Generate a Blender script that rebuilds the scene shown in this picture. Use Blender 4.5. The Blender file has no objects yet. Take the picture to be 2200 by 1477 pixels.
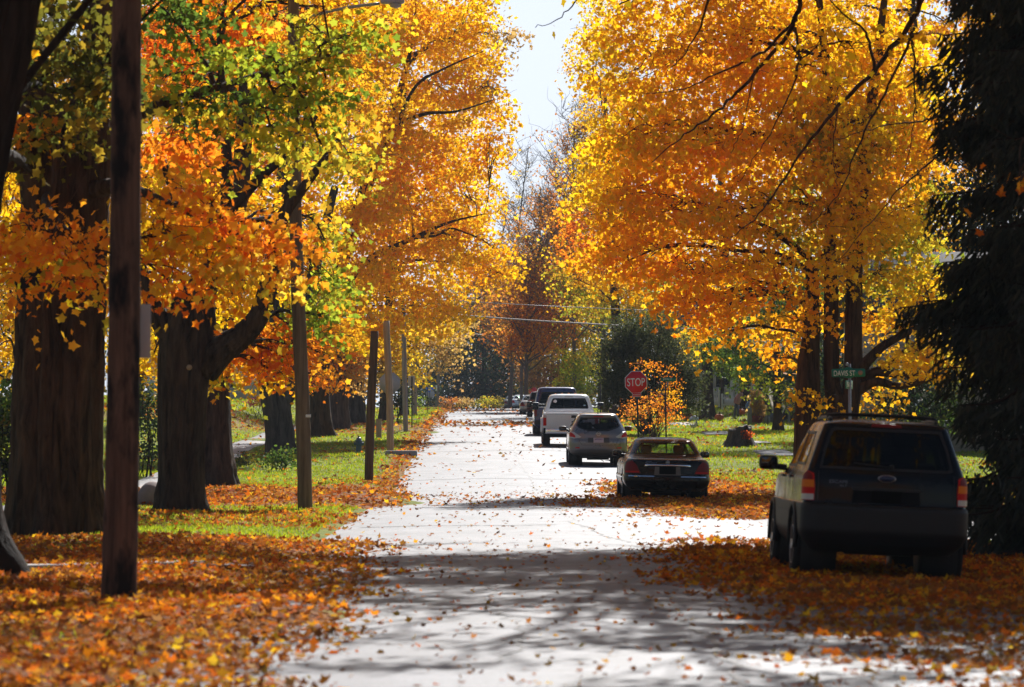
import bpy, bmesh, math, random
import numpy as np
from mathutils import Vector, Matrix
R = math.radians
rng = np.random.default_rng(11)
random.seed(11)
scene = bpy.context.scene
C = scene.collection

# ------------------------------------------------------------------ camera
FPX, W, H = 8000.0, 2200.0, 1477.0
CAM = Vector((0, 0, 1.5))
YAW, PITCH = math.atan(75 / FPX), math.atan(187.5 / FPX)
cam_d = bpy.data.cameras.new('camera')
cam = bpy.data.objects.new('camera', cam_d); C.objects.link(cam)
cam.location = CAM
cam.rotation_euler = (R(90) + PITCH, 0, -YAW)
cam_d.sensor_width = 36; cam_d.lens = 36 * FPX / W
cam_d.clip_start = 0.5; cam_d.clip_end = 6000
cam_d.dof.use_dof = True
cam_d.dof.focus_distance = 115
cam_d.dof.aperture_fstop = 4.2
cam_d.dof.aperture_blades = 9
scene.camera = cam
ROT = np.array(cam.rotation_euler.to_matrix())

def P(px, py, Y):
    """the point at distance Y down the street that the photograph shows at pixel px, py"""
    d = ROT @ np.array([(px - W / 2) / FPX, -(py - H / 2) / FPX, -1.0])
    t = Y / d[1]
    return np.array([d[0] * t, Y, 1.5 + d[2] * t])
def PX(px, Y): return float(P(px, 900, Y)[0])
def PZ(py, Y): return float(P(1100, py, Y)[2])
def S(Y): return FPX / Y

# ------------------------------------------------------------------ terrain shape
_ky = np.array([-60, 0, 40, 70, 85, 97, 118, 138, 158, 190, 228, 270, 310, 345, 420, 520, 700, 3000], float)
_kz = np.array([0, 0, -.03, -.05, -.09, -.02, .36, .90, 1.28, 1.78, 2.33, 2.9, 3.32, 3.52, 3.60, 3.5, 3.0, 3.0])
_yy = np.arange(-60, 3000, 1.0)
_zz = np.interp(_yy, _ky, _kz)
_k = np.exp(-0.5 * (np.arange(-18, 19) / 6.0) ** 2); _k /= _k.sum()
_zz = np.convolve(np.pad(_zz, 18, mode='edge'), _k, mode='valid')
def prof(Y): return np.interp(Y, _yy, _zz)
def sst(a, b, x):
    t = np.clip((np.asarray(x, float) - a) / (b - a), 0, 1); return t * t * (3 - 2 * t)
RL, RR = -2.25, 4.9           # road edges
def bump(X, Y, cx, cy, rx, ry, h):
    return h * np.exp(-(((X - cx) / rx) ** 2 + ((Y - cy) / ry) ** 2))
def piles(X, Y):
    z = bump(X, Y, -2.35, 80.5, 1.0, 2.2, .26) + bump(X, Y, -3.6, 84, 1.5, 2.6, .10)
    z = z + bump(X, Y, -1.7, 30.5, .75, 1.6, .14) + bump(X, Y, -3.2, 95, .9, 2.5, .16)
    z = z + bump(X, Y, -3.3, 168, 1.2, 3.5, .30) + bump(X, Y, 3.2, 49.3, 1.1, 1.2, .06)
    return z
def gz(X, Y):
    """height of the ground (lawns and verges)"""
    X = np.asarray(X, float); Y = np.asarray(Y, float)
    z = prof(Y)
    out = np.maximum(RL - X, X - RR)
    z = z + .05 * sst(0.0, .8, out) - .05 * (1 - sst(-.3, .1, out))
    z = z + 1.0 * sst(9.3, 13.5, -X) * sst(135, 185, Y)
    z = z + .62 * sst(10.8, 13.5, X) * sst(195, 232, Y)
    z = z - .10 * sst(4.0, 6.0, X) * (1 - sst(46, 52, Y))
    z = z + .04 * np.sin(X * .9 + Y * .21) * sst(.5, 3, out) + .03 * np.sin(X * .37 - Y * .43) * sst(.5, 3, out)
    # Davis street cut, level with the road
    cr = sst(51.5, 53, Y) * (1 - sst(61, 62.5, Y)) * sst(3, 5, X)
    z = z * (1 - cr) + (prof(Y) - .06) * cr
    return z + piles(X, Y)
def rz(X, Y):
    X = np.asarray(X, float); Y = np.asarray(Y, float)
    return prof(Y) + .035 - .05 * np.clip((X - 1.3) / 3.5, -1.2, 1.2) ** 2 - .02 * np.maximum(0, X - 3) * (1 - sst(46, 52, Y))
def surf(X, Y):
    X = np.asarray(X, float); Y = np.asarray(Y, float)
    return np.where((X > RL) & (X < RR), np.maximum(gz(X, Y), rz(X, Y) + piles(X, Y)), gz(X, Y))

# ------------------------------------------------------------------ objects
def tag(o, label=None, cat=None, group=None, kind=None):
    if label: o['label'] = label
    if cat: o['category'] = cat
    if group: o['group'] = group
    if kind: o['kind'] = kind
    return o
def thing(name, label, cat, loc=(0, 0, 0), rot=(0, 0, 0), group=None):
    o = bpy.data.objects.new(name, None); C.objects.link(o)
    o.location = [float(v) for v in loc]; o.rotation_euler = rot; o.empty_display_size = .2
    return tag(o, label, cat, group)
def np_mesh(name, V, faces=None, F=None, col=None, smooth=False):
    """V (n,3); F (m,k) equal sized faces, or faces a list of F arrays"""
    me = bpy.data.meshes.new(name)
    Fs = [np.asarray(f, np.int32) for f in (faces if faces is not None else [F])]
    Fs = [f for f in Fs if len(f)]
    V = np.asarray(V, np.float32)
    nl = sum(f.size for f in Fs); npoly = sum(len(f) for f in Fs)
    me.vertices.add(len(V)); me.vertices.foreach_set('co', V.ravel())
    me.loops.add(nl); me.polygons.add(npoly)
    me.loops.foreach_set('vertex_index', np.concatenate([f.ravel() for f in Fs]))
    sizes = np.concatenate([np.full(len(f), f.shape[1], np.int32) for f in Fs])
    starts = np.concatenate([[0], np.cumsum(sizes)[:-1]]).astype(np.int32)
    me.polygons.foreach_set('loop_start', starts)
    if smooth: me.polygons.foreach_set('use_smooth', np.ones(npoly, bool))
    if col is not None:
        a = me.attributes.new('Col', 'FLOAT_COLOR', 'FACE')
        c = np.ones((npoly, 4), np.float32); c[:, :3] = col
        a.data.foreach_set('color', c.ravel())
    me.update(calc_edges=True)
    return me
def link(name, me, mat=None, parent=None, loc=None):
    o = bpy.data.objects.new(name, me); C.objects.link(o)
    if mat is not None and not me.materials: me.materials.append(mat)
    if parent is not None: o.parent = parent
    if loc is not None: o.location = [float(v) for v in loc]
    return o

class MB:
    """collects boxes, tubes, prisms into one mesh"""
    def __init__(s): s.V = []; s.F = {}; s.n = 0
    def add(s, V, F):
        V = np.asarray(V, float).reshape(-1, 3); s.V.append(V)
        for f in F: s.F.setdefault(len(f), []).append([i + s.n for i in f])
        s.n += len(V); return s
    def box(s, c, size, rz_=0, bev=0, rx_=0, ry_=0):
        bm = bmesh.new(); bmesh.ops.create_cube(bm, size=1)
        for v in bm.verts: v.co = Vector((v.co.x * size[0], v.co.y * size[1], v.co.z * size[2]))
        if bev: bmesh.ops.bevel(bm, geom=bm.edges[:], offset=bev, segments=2, affect='EDGES', profile=.6)
        M = Matrix.Translation(Vector([float(q) for q in c])) @ Matrix.Rotation(rz_, 4, 'Z') @ Matrix.Rotation(ry_, 4, 'Y') @ Matrix.Rotation(rx_, 4, 'X')
        bm.verts.index_update()
        V = [M @ v.co for v in bm.verts]; F = [[v.index for v in f.verts] for f in bm.faces]; bm.free()
        return s.add(V, F)
    def tube(s, pts, r, n=10, cap=True):
        V, F = tube_arrays(np.asarray(pts, float), r, n, cap)
        return s.add(V, F)
    def lathe(s, prof_, n=24, axis='z', c=(0, 0, 0), closed=False):
        prof_ = list(prof_) + ([list(prof_)[0]] if closed else []); V = []; F = []
        for (r, h) in prof_:
            for k in range(n):
                a = 2 * math.pi * k / n
                p = (r * math.cos(a), r * math.sin(a), h)
                if axis == 'x': p = (h, r * math.cos(a), r * math.sin(a))
                if axis == 'y': p = (r * math.cos(a), h, r * math.sin(a))
                V.append((p[0] + c[0], p[1] + c[1], p[2] + c[2]))
        m = len(prof_)
        for i in range(m - 1):
            for k in range(n):
                F.append([i * n + k, i * n + (k + 1) % n, (i + 1) * n + (k + 1) % n, (i + 1) * n + k])
        if closed: return s.add(V, F)
        if prof_[0][0] > 1e-6: F.append(list(range(n))[::-1])
        if prof_[-1][0] > 1e-6: F.append([(m - 1) * n + k for k in range(n)])
        return s.add(V, F)
    def prism(s, poly, y0, y1, plane='xz'):
        """extrude a polygon drawn in xz between two y"""
        n = len(poly)
        V = [(a, y0, b) if plane == 'xz' else ((y0, a, b) if plane == 'yz' else (a, b, y0)) for a, b in poly] + \
            [(a, y1, b) if plane == 'xz' else ((y1, a, b) if plane == 'yz' else (a, b, y1)) for a, b in poly]
        F = [list(range(n)), [2 * n - 1 - i for i in range(n)]] + [[i, n + i, n + (i + 1) % n, (i + 1) % n][::-1] for i in range(n)]
        return s.add(V, F)
    def mesh(s, name, smooth=False):
        V = np.concatenate(s.V)
        me = np_mesh(name, V, faces=[np.array(f) for f in s.F.values()], smooth=smooth)
        bm = bmesh.new(); bm.from_mesh(me); bmesh.ops.recalc_face_normals(bm, faces=bm.faces[:]); bm.to_mesh(me); bm.free()
        return me
    def build(s, name, mat, parent=None, loc=None, smooth=False, angle=None):
        me = s.mesh(name, smooth or angle is not None)
        o = link(name, me, mat, parent, loc)
        if angle is not None: me.set_sharp_from_angle(angle=R(angle))
        return o

def tube_arrays(pts, r, n=10, cap=True, fluting=None):
    m = len(pts)
    r = np.full(m, r, float) if np.isscalar(r) else np.asarray(r, float)
    T = np.gradient(pts, axis=0); T /= np.linalg.norm(T, axis=1)[:, None] + 1e-9
    ref = np.array([0.0, 1.0, 0.0]) if abs(T[0][1]) < .8 else np.array([1.0, 0, 0])
    V = np.zeros((m, n, 3)); a = np.arange(n) * 2 * np.pi / n
    for i in range(m):
        u = np.cross(ref, T[i]); u /= np.linalg.norm(u) + 1e-9
        v = np.cross(T[i], u); ref = v if i == 0 else ref
        ref = np.cross(T[i], u)
        ref = ref / np.linalg.norm(ref)
        rr = r[i] * (1 if fluting is None else fluting[i])
        V[i] = pts[i] + (np.cos(a) * rr)[:, None] * u + (np.sin(a) * rr)[:, None] * v
        ref = v
    F = [[i * n + k, i * n + (k + 1) % n, (i + 1) * n + (k + 1) % n, (i + 1) * n + k] for i in range(m - 1) for k in range(n)]
    if cap: F += [list(range(n))[::-1], [(m - 1) * n + k for k in range(n)]]
    return V.reshape(-1, 3), F

def catmull(pts, k=6):
    p = np.asarray(pts, float); p = np.vstack([2 * p[0] - p[1], p, 2 * p[-1] - p[-2]])
    out = []
    for i in range(1, len(p) - 2):
        for t in np.linspace(0, 1, k, endpoint=False):
            a, b, c, d = p[i - 1], p[i], p[i + 1], p[i + 2]
            out.append(.5 * ((2 * b) + (-a + c) * t + (2 * a - 5 * b + 4 * c - d) * t * t + (-a + 3 * b - 3 * c + d) * t ** 3))
    out.append(p[-2]); return np.array(out)

def text(name, body, size, mat, parent, loc, width=None, rot=(R(90), 0, 0), ext=.002):
    cu = bpy.data.curves.new('lettering', 'FONT'); cu.body = body; cu.size = size; cu.extrude = ext
    cu.align_x = 'CENTER'; cu.align_y = 'CENTER'
    o = bpy.data.objects.new('lettering', cu); C.objects.link(o)
    bpy.context.view_layer.update()
    me = bpy.data.meshes.new_from_object(o.evaluated_get(bpy.context.evaluated_depsgraph_get()))
    bpy.data.objects.remove(o)
    n = len(me.vertices); co = np.zeros(n * 3, np.float32); me.vertices.foreach_get('co', co); co = co.reshape(-1, 3)
    cx = (co[:, 0].max() + co[:, 0].min()) / 2; cy = (co[:, 1].max() + co[:, 1].min()) / 2
    co[:, 0] -= cx; co[:, 1] -= cy
    if width: co[:, 0] *= width / (co[:, 0].max() - co[:, 0].min())
    me.vertices.foreach_set('co', co.ravel()); me.update()
    me.materials.clear()
    t = link(name, me, mat, parent, loc); t.rotation_euler = rot
    return t

# ------------------------------------------------------------------ materials
def _nt(name):
    m = bpy.data.materials.new(name); m.use_nodes = True
    nt = m.node_tree; b = nt.nodes['Principled BSDF']; return m, nt, b
def mat(name, col, rough=.5, metal=0, spec=.5, coat=0, var=0, scale=20, bump_=0, emit=None):
    m, nt, b = _nt(name)
    b.inputs['Base Color'].default_value = (*col, 1)
    b.inputs['Roughness'].default_value = rough; b.inputs['Metallic'].default_value = metal
    b.inputs['Specular IOR Level'].default_value = spec
    b.inputs['Coat Weight'].default_value = coat; b.inputs['Coat Roughness'].default_value = .04
    if var or bump_:
        tc = nt.nodes.new('ShaderNodeTexCoord'); n = nt.nodes.new('ShaderNodeTexNoise')
        n.inputs['Scale'].default_value = scale; n.inputs['Detail'].default_value = 6; n.inputs['Roughness'].default_value = .65
        nt.links.new(tc.outputs['Object'], n.inputs['Vector'])
        if var:
            mx = nt.nodes.new('ShaderNodeMix'); mx.data_type = 'RGBA'
            mx.inputs[6].default_value = (*[c * (1 - var) for c in col], 1); mx.inputs[7].default_value = (*[min(1, c * (1 + var)) for c in col], 1)
            nt.links.new(n.outputs['Fac'], mx.inputs[0]); nt.links.new(mx.outputs[2], b.inputs['Base Color'])
        if bump_:
            bp = nt.nodes.new('ShaderNodeBump'); bp.inputs['Strength'].default_value = bump_; bp.inputs['Distance'].default_value = .02
            nt.links.new(n.outputs['Fac'], bp.inputs['Height']); nt.links.new(bp.outputs['Normal'], b.inputs['Normal'])
    return m
def ramp(nt, stops):
    r = nt.nodes.new('ShaderNodeValToRGB'); e = r.color_ramp.elements
    while len(e) < len(stops): e.new(.5)
    for i, (p, c) in enumerate(stops): e[i].position = p; e[i].color = (*c, 1)
    return r
def noise(nt, vec, scale, detail=5, rough=.6, dist=0):
    n = nt.nodes.new('ShaderNodeTexNoise'); n.inputs['Scale'].default_value = scale; n.inputs['Detail'].default_value = detail
    n.inputs['Roughness'].default_value = rough; n.inputs['Distortion'].default_value = dist
    nt.links.new(vec, n.inputs['Vector']); return n
def mapping(nt, scale):
    tc = nt.nodes.new('ShaderNodeTexCoord'); mp = nt.nodes.new('ShaderNodeMapping'); mp.inputs['Scale'].default_value = scale
    nt.links.new(tc.outputs['Object'], mp.inputs['Vector']); return mp.outputs['Vector']
def mixc(nt, fac, a, b, mode='MIX'):
    mx = nt.nodes.new('ShaderNodeMix'); mx.data_type = 'RGBA'; mx.blend_type = mode
    for sock, v in ((mx.inputs[0], fac), (mx.inputs[6], a), (mx.inputs[7], b)):
        if hasattr(v, 'links') or hasattr(v, 'is_linked'): nt.links.new(v, sock)
        elif isinstance(v, (tuple, list)): sock.default_value = (*v, 1)
        else: sock.default_value = v
    return mx.outputs[2]

def bark_mat(name, dark, light, sx=7, sz=1.1, strength=.9):
    m, nt, b = _nt(name)
    v = mapping(nt, (sx, sx, sz))
    n1 = noise(nt, v, 1.6, 6, .68, .6); n2 = noise(nt, mapping(nt, (1, 1, .6)), 1.3, 3)
    r = ramp(nt, [(.34, dark), (.52, tuple((a + b_) / 2 for a, b_ in zip(dark, light))), (.72, light)])
    nt.links.new(n1.outputs['Fac'], r.inputs['Fac'])
    c = mixc(nt, n2.outputs['Fac'], r.outputs['Color'], tuple(x * .55 for x in dark))
    c2 = mixc(nt, .55, c, r.outputs['Color'])
    nt.links.new(c2, b.inputs['Base Color'])
    b.inputs['Roughness'].default_value = .9; b.inputs['Specular IOR Level'].default_value = .2
    bp = nt.nodes.new('ShaderNodeBump'); bp.inputs['Strength'].default_value = strength; bp.inputs['Distance'].default_value = .06
    nt.links.new(n1.outputs['Fac'], bp.inputs['Height']); nt.links.new(bp.outputs['Normal'], b.inputs['Normal'])
    return m
def leaf_mat(name, trans=.5, gloss=.06, boost=1.25, rough=.38):
    m = bpy.data.materials.new(name); m.use_nodes = True; nt = m.node_tree
    for n in list(nt.nodes): nt.nodes.remove(n)
    out = nt.nodes.new('ShaderNodeOutputMaterial')
    at = nt.nodes.new('ShaderNodeAttribute'); at.attribute_name = 'Col'
    d = nt.nodes.new('ShaderNodeBsdfDiffuse'); t = nt.nodes.new('ShaderNodeBsdfTranslucent'); g = nt.nodes.new('ShaderNodeBsdfGlossy')
    g.inputs['Roughness'].default_value = rough; g.inputs['Color'].default_value = (1, 1, 1, 1)
    gm = nt.nodes.new('ShaderNodeGamma'); gm.inputs['Gamma'].default_value = 1.0
    bo = mixc(nt, 1.0, at.outputs['Color'], (boost, boost, boost * .9), 'MULTIPLY')
    nt.links.new(at.outputs['Color'], d.inputs['Color']); nt.links.new(bo, t.inputs['Color'])
    mx = nt.nodes.new('ShaderNodeMixShader'); mx.inputs[0].default_value = trans
    nt.links.new(d.outputs[0], mx.inputs[1]); nt.links.new(t.outputs[0], mx.inputs[2])
    m2 = nt.nodes.new('ShaderNodeMixShader'); m2.inputs[0].default_value = gloss
    nt.links.new(mx.outputs[0], m2.inputs[1]); nt.links.new(g.outputs[0], m2.inputs[2])
    nt.links.new(m2.outputs[0], out.inputs['Surface'])
    return m
def glass_mat(name, tint, gloss=.5):
    m = bpy.data.materials.new(name); m.use_nodes = True; nt = m.node_tree
    for n in list(nt.nodes): nt.nodes.remove(n)
    out = nt.nodes.new('ShaderNodeOutputMaterial'); t = nt.nodes.new('ShaderNodeBsdfTransparent'); t.inputs['Color'].default_value = (*tint, 1)
    g = nt.nodes.new('ShaderNodeBsdfGlossy'); g.inputs['Roughness'].default_value = .02
    fr = nt.nodes.new('ShaderNodeFresnel'); ge = nt.nodes.new('ShaderNodeNewGeometry'); mr = nt.nodes.new('ShaderNodeMapRange')
    mr.inputs['To Min'].default_value = 1.45; mr.inputs['To Max'].default_value = 1 / 1.45
    nt.links.new(ge.outputs['Backfacing'], mr.inputs['Value']); nt.links.new(mr.outputs[0], fr.inputs['IOR'])
    mx = nt.nodes.new('ShaderNodeMixShader')
    fm = nt.nodes.new('ShaderNodeMath'); fm.operation = 'MULTIPLY'; fm.inputs[1].default_value = gloss + .1; nt.links.new(fr.outputs[0], fm.inputs[0]); nt.links.new(fm.outputs[0], mx.inputs[0]); nt.links.new(t.outputs[0], mx.inputs[1]); nt.links.new(g.outputs[0], mx.inputs[2])
    nt.links.new(mx.outputs[0], out.inputs['Surface']); return m

M = {}
M['bark'] = bark_mat('maple_bark', (.013, .009, .007), (.14, .088, .058), 4.5, .7, 1.0)
M['bark_grey'] = bark_mat('grey_bark', (.026, .021, .019), (.17, .14, .125), 4.5, .7, 1.0)
M['bark_red'] = bark_mat('reddish_bark', (.016, .010, .006), (.155, .088, .052), 4.5, .6, 1.0)
M['bark_dark'] = bark_mat('shaded_bark', (.007, .005, .004), (.045, .030, .022), 4.5, .7, 1.0)  # maple bark with shade put into its colour, for the left-edge trunk
M['badge'] = mat('dull_badge', (.16, .16, .17), .4, 1)
M['twig'] = mat('twig_bark', (.028, .019, .015), .85, spec=.2, var=.3, scale=8)
M['twig_grey'] = mat('grey_twig_bark', (.14, .105, .10), .85, spec=.2, var=.3, scale=8)
M['leaf'] = leaf_mat('maple_leaf', .68, .006, 1.34, .4)
M['leaf_green'] = leaf_mat('green_leaf', .45, .018, 1.5, .45)
M['needle'] = leaf_mat('spruce_needle', .12, .03, 1.1, .5)
M['litter'] = leaf_mat('fallen_leaf', .48, .008, 1.3, .5)
M['grass'] = leaf_mat('grass_blade', .6, .02, 1.5, .5)
M['black_plastic'] = mat('black_plastic', (.012, .012, .013), .5, spec=.4)
M['rubber'] = mat('tyre_rubber', (.012, .012, .012), .8, spec=.3, var=.3, scale=30)
M['chrome'] = mat('chrome', (.75, .76, .78), .12, 1)
M['alloy'] = mat('alloy_rim', (.45, .45, .46), .3, 1)
M['steel'] = mat('galvanised_steel', (.32, .33, .34), .45, .8, var=.2, scale=12)
M['sign_back'] = mat('sign_back_aluminium', (.52, .49, .47), .6, .1, var=.12, scale=6)
M['sign_white'] = mat('sign_white', (.84, .83, .81), .45, var=.06, scale=9)
M['sign_red'] = mat('sign_red', (.80, .012, .018), .4, var=.1, scale=9)
M['sign_green'] = mat('sign_green', (.010, .17, .11), .4, var=.12, scale=12)
M['sign_blue'] = mat('sign_blue', (.06, .22, .75), .45, var=.1, scale=9)
M['green_post'] = mat('dark_green_post', (.010, .022, .016), .5, var=.3, scale=14)
M['black_post'] = mat('black_post', (.012, .012, .014), .5, var=.3, scale=14)
M['dark_glass'] = mat('dark_glass', (.012, .014, .018), .04, spec=.6)
M['seat'] = mat('seat_fabric', (.035, .033, .036), .9, var=.2, scale=30)
M['interior'] = mat('cabin_plastic', (.022, .021, .022), .8)
M['red_lens'] = mat('red_lens', (.60, .010, .006), .55, spec=.2, var=.15, scale=60)
M['dark_red_lens'] = mat('dark_red_lens', (.20, .008, .007), .5, spec=.25, var=.2, scale=60)
M['amber_lens'] = mat('amber_lens', (.80, .20, .006), .55, spec=.2, var=.15, scale=60)
M['clear_lens'] = mat('clear_lens', (.55, .52, .48), .25, coat=.2, var=.15, scale=70)
M['emblem'] = mat('emblem_metal', (.40, .41, .44), .3, 1)
M['emblem_blue'] = mat('emblem_dark_blue', (.01, .02, .07), .2, coat=.5)
M['mirror_glass'] = mat('mirror_glass', (.07, .07, .075), .03, 1)
M['plate_dark'] = mat('dark_plate', (.002, .002, .002), .9, spec=.1)
M['concrete'] = mat('concrete', (.36, .34, .33), .85, var=.25, scale=3, bump_=.3)
# ------------------------------------------------------------------ world, sun, haze
SUN_EL, SUN_AZ = R(37), R(13)           # azimuth measured from straight down the street towards the right
wd = bpy.data.worlds.new('World'); scene.world = wd; wd.use_nodes = True
nt = wd.node_tree; bg = nt.nodes['Background']
sky = nt.nodes.new('ShaderNodeTexSky'); sky.sky_type = 'NISHITA'; sky.sun_disc = False
sky.sun_elevation = SUN_EL; sky.sun_rotation = SUN_AZ; sky.air_density = 1.0; sky.dust_density = .5; sky.ozone_density = 1.0
tc = nt.nodes.new('ShaderNodeTexCoord'); sx = nt.nodes.new('ShaderNodeSeparateXYZ'); nt.links.new(tc.outputs['Generated'], sx.inputs[0])
cn = noise(nt, tc.outputs['Generated'], 3.2, 6, .6, .4)          # white mixed into the sky ahead, an added cloud brightening the street's end
m1 = nt.nodes.new('ShaderNodeMapRange'); m1.interpolation_type = 'SMOOTHSTEP'; m1.inputs['From Min'].default_value = .965; m1.inputs['From Max'].default_value = .992; nt.links.new(sx.outputs['Y'], m1.inputs['Value'])
m2 = nt.nodes.new('ShaderNodeMapRange'); m2.inputs['From Min'].default_value = .2; m2.inputs['From Max'].default_value = .6; m2.inputs['To Min'].default_value = .55; nt.links.new(cn.outputs['Fac'], m2.inputs['Value'])
mm = nt.nodes.new('ShaderNodeMath'); mm.operation = 'MULTIPLY'; nt.links.new(m1.outputs[0], mm.inputs[0]); nt.links.new(m2.outputs[0], mm.inputs[1])
nt.links.new(mixc(nt, mm.outputs[0], sky.outputs[0], (13.2, 14.4, 16.6)), bg.inputs[0]); bg.inputs[1].default_value = .05
sl = bpy.data.lights.new('sun', 'SUN'); sl.energy = 5.0; sl.angle = R(.53); sl.color = (1, .975, .935)
so = bpy.data.objects.new('sun', sl); C.objects.link(so)
sd = Vector((math.sin(SUN_AZ) * math.cos(SUN_EL), math.cos(SUN_AZ) * math.cos(SUN_EL), math.sin(SUN_EL)))
so.rotation_euler = (-sd).to_track_quat('-Z', 'Y').to_euler(); so.location = (20, 60, 60)
scene.view_settings.view_transform = 'Standard'; scene.view_settings.look = 'None'
scene.view_settings.exposure = .5; scene.view_settings.gamma = 1; scene.view_settings.use_curve_mapping = False
cy = scene.cycles
cy.max_bounces = 10; cy.diffuse_bounces = 6; cy.glossy_bounces = 3; cy.transmission_bounces = 8; cy.transparent_max_bounces = 12
cy.volume_bounces = 0; cy.caustics_reflective = False; cy.caustics_refractive = False
cy.use_denoising = True; cy.sample_clamp_indirect = 6
try: cy.denoiser = 'OPENIMAGEDENOISE'
except Exception: pass
HAZE = True
if HAZE:
    hb = MB().box((0, 215, 17.5), (190, 520, 37)).build('haze', None)
    tag(hb, 'thin pale haze filling the street between the trees', 'haze', kind='stuff')
    hm = bpy.data.materials.new('haze_air'); hm.use_nodes = True; n_ = hm.node_tree
    for q in list(n_.nodes): n_.nodes.remove(q)
    o_ = n_.nodes.new('ShaderNodeOutputMaterial'); v_ = n_.nodes.new('ShaderNodeVolumePrincipled')
    v_.inputs['Color'].default_value = (.80, .88, 1, 1); v_.inputs['Density'].default_value = .00015; v_.inputs['Anisotropy'].default_value = .0
    n_.links.new(v_.outputs[0], o_.inputs['Volume']); hb.data.materials.append(hm)

# ------------------------------------------------------------------ leaf litter density
def vnoise(X, Y, s, seed=0):
    r = np.random.default_rng(seed); t = r.random((64, 64))
    x = np.asarray(X, float) / s; y = np.asarray(Y, float) / s
    xi = np.floor(x).astype(int); yi = np.floor(y).astype(int); fx = x - xi; fy = y - yi
    fx = fx * fx * (3 - 2 * fx); fy = fy * fy * (3 - 2 * fy)
    g = lambda a, b: t[a % 64, b % 64]
    return (g(xi, yi) * (1 - fx) + g(xi + 1, yi) * fx) * (1 - fy) + (g(xi, yi + 1) * (1 - fx) + g(xi + 1, yi + 1) * fx) * fy
def win(a, b, c, d, v): return sst(a, b, v) * (1 - sst(c, d, v))
def litter(X, Y):
    X = np.asarray(X, float); Y = np.asarray(Y, float)
    e = (vnoise(X, Y, 1.1, 1) - .5) * 1.3 + (vnoise(X, Y, .35, 2) - .5) * .6
    big = vnoise(X, Y, 4.0, 3)
    L = np.zeros_like(X)
    mx = lambda v: np.maximum(L, v)
    nearfade = 1 - sst(49.5, 54, Y + e * 1.5)
    L = mx((.62 + .6 * vnoise(X, Y, 1.7, 12)) * sst(-.55, -1.75, X + e * .6) * nearfade)                               # left verge near the camera
    L = mx(.60 * sst(-1.9, -2.7, X + e * .5) * win(56, 60, 66, 74, Y))
    L = mx(.22 * sst(-2.6, -3.4, X) * win(56, 60, 74, 78, Y) * (big > .5))
    L = mx(1.1 * win(74, 77, 90, 96, Y + e * 2) * sst(-1.3, -2.3, X + e * .7))            # leaves round the dark post
    L = mx(.75 * win(-3.1, -2.75, -2.3, -1.8, X + e * .5) * sst(90, 95, Y))                # strip along the left kerb
    L = mx((.07 + .22 * (big > .7)) * sst(-2.6, -3.2, X) * sst(90, 94, Y))
    L = mx(.6 * win(160, 165, 182, 190, Y) * sst(-2.1, -2.8, X + e * .5))
    L = mx(1.15 * sst(1.7, 2.9, X + e * 1.0 - .35 * sst(40, 48, Y)) * win(28.5, 33, 49.2, 50.6, Y + e * 1.6))
    L = mx((.26 + .34 * (vnoise(X, Y, 1.5, 8) > .6)) * sst(1.4, 3.2, X + e) * (1 - sst(30, 34, Y)))
    L = mx(1.0 * sst(5.2, 6.2, X + e) * (1 - sst(49.2, 50.6, Y)))   # right verge near
    L = mx(1.1 * sst(2.7, 3.7, X + e * .8) * win(64.5, 67, 98, 106, Y + e * 2) * (1 - .55 * sst(6.2, 7.6, X)))
    L = mx(.5 * sst(.5, 3.2, X + e) * win(73, 77, 86, 91, Y))
    L = mx(.7 * win(4.5, 4.9, 5.6, 6.6, X + e * .6) * sst(98, 104, Y))
    L = mx((.05 + .25 * (big > .66)) * sst(5.2, 6, X) * sst(64, 68, Y))
    L = mx(.45 * win(178, 186, 200, 206, Y + e * 3) * win(-2.6, -2, 5, 5.5, X))           # strip of leaves across the far road
    L = mx(.25 * win(250, 262, 280, 300, Y) * win(-2.6, -2, 5, 5.5, X))
    L = mx(.034 * (1 - sst(48, 52, Y)) * np.ones_like(X) + .018 * (big > .5))
    L = mx(.16 * win(75, 78, 88, 93, Y) * (X > RL))
    L = mx(.016 + .02 * (vnoise(X, Y, 2.2, 5) > .55))
    return L

# ------------------------------------------------------------------ ground sheet
ys = np.concatenate([np.arange(2, 60, .35), np.arange(60, 130, .7), np.arange(130, 420, 2.0), np.array([430, 450, 480, 520, 600, 700, 900, 1300, 2000, 2900])])
xs = np.concatenate([np.array([-1500, -400, -120, -60, -40]), np.arange(-30, -9, 1.0), np.arange(-9, 9, .25), np.arange(9, 31, 1.0), np.array([40, 60, 120, 400, 1500])])
XX, YY = np.meshgrid(xs, ys); ZZ = gz(XX, YY)
V = np.stack([XX, YY, ZZ], -1).reshape(-1, 3); nx_, ny_ = len(xs), len(ys)
ii, jj = np.meshgrid(np.arange(nx_ - 1), np.arange(ny_ - 1)); a_ = (jj * nx_ + ii).ravel()
F = np.stack([a_, a_ + 1, a_ + nx_ + 1, a_ + nx_], 1)
me = np_mesh('ground', V, F=F, smooth=True)
at = me.attributes.new('cover', 'FLOAT', 'POINT'); at.data.foreach_set('value', litter(XX, YY).astype(np.float32).ravel())
gm, nt, b = _nt('lawn_and_leaf_litter')
v1 = mapping(nt, (1, 1, 1))
g1 = noise(nt, v1, 1.4, 6); g2 = noise(nt, v1, 22, 5); l1 = noise(nt, v1, 13, 4, .7, 1.2)
gr = ramp(nt, [(.3, (.09, .115, .010)), (.55, (.17, .205, .014)), (.75, (.23, .23, .03))]); nt.links.new(g1.outputs['Fac'], gr.inputs['Fac'])
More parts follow.
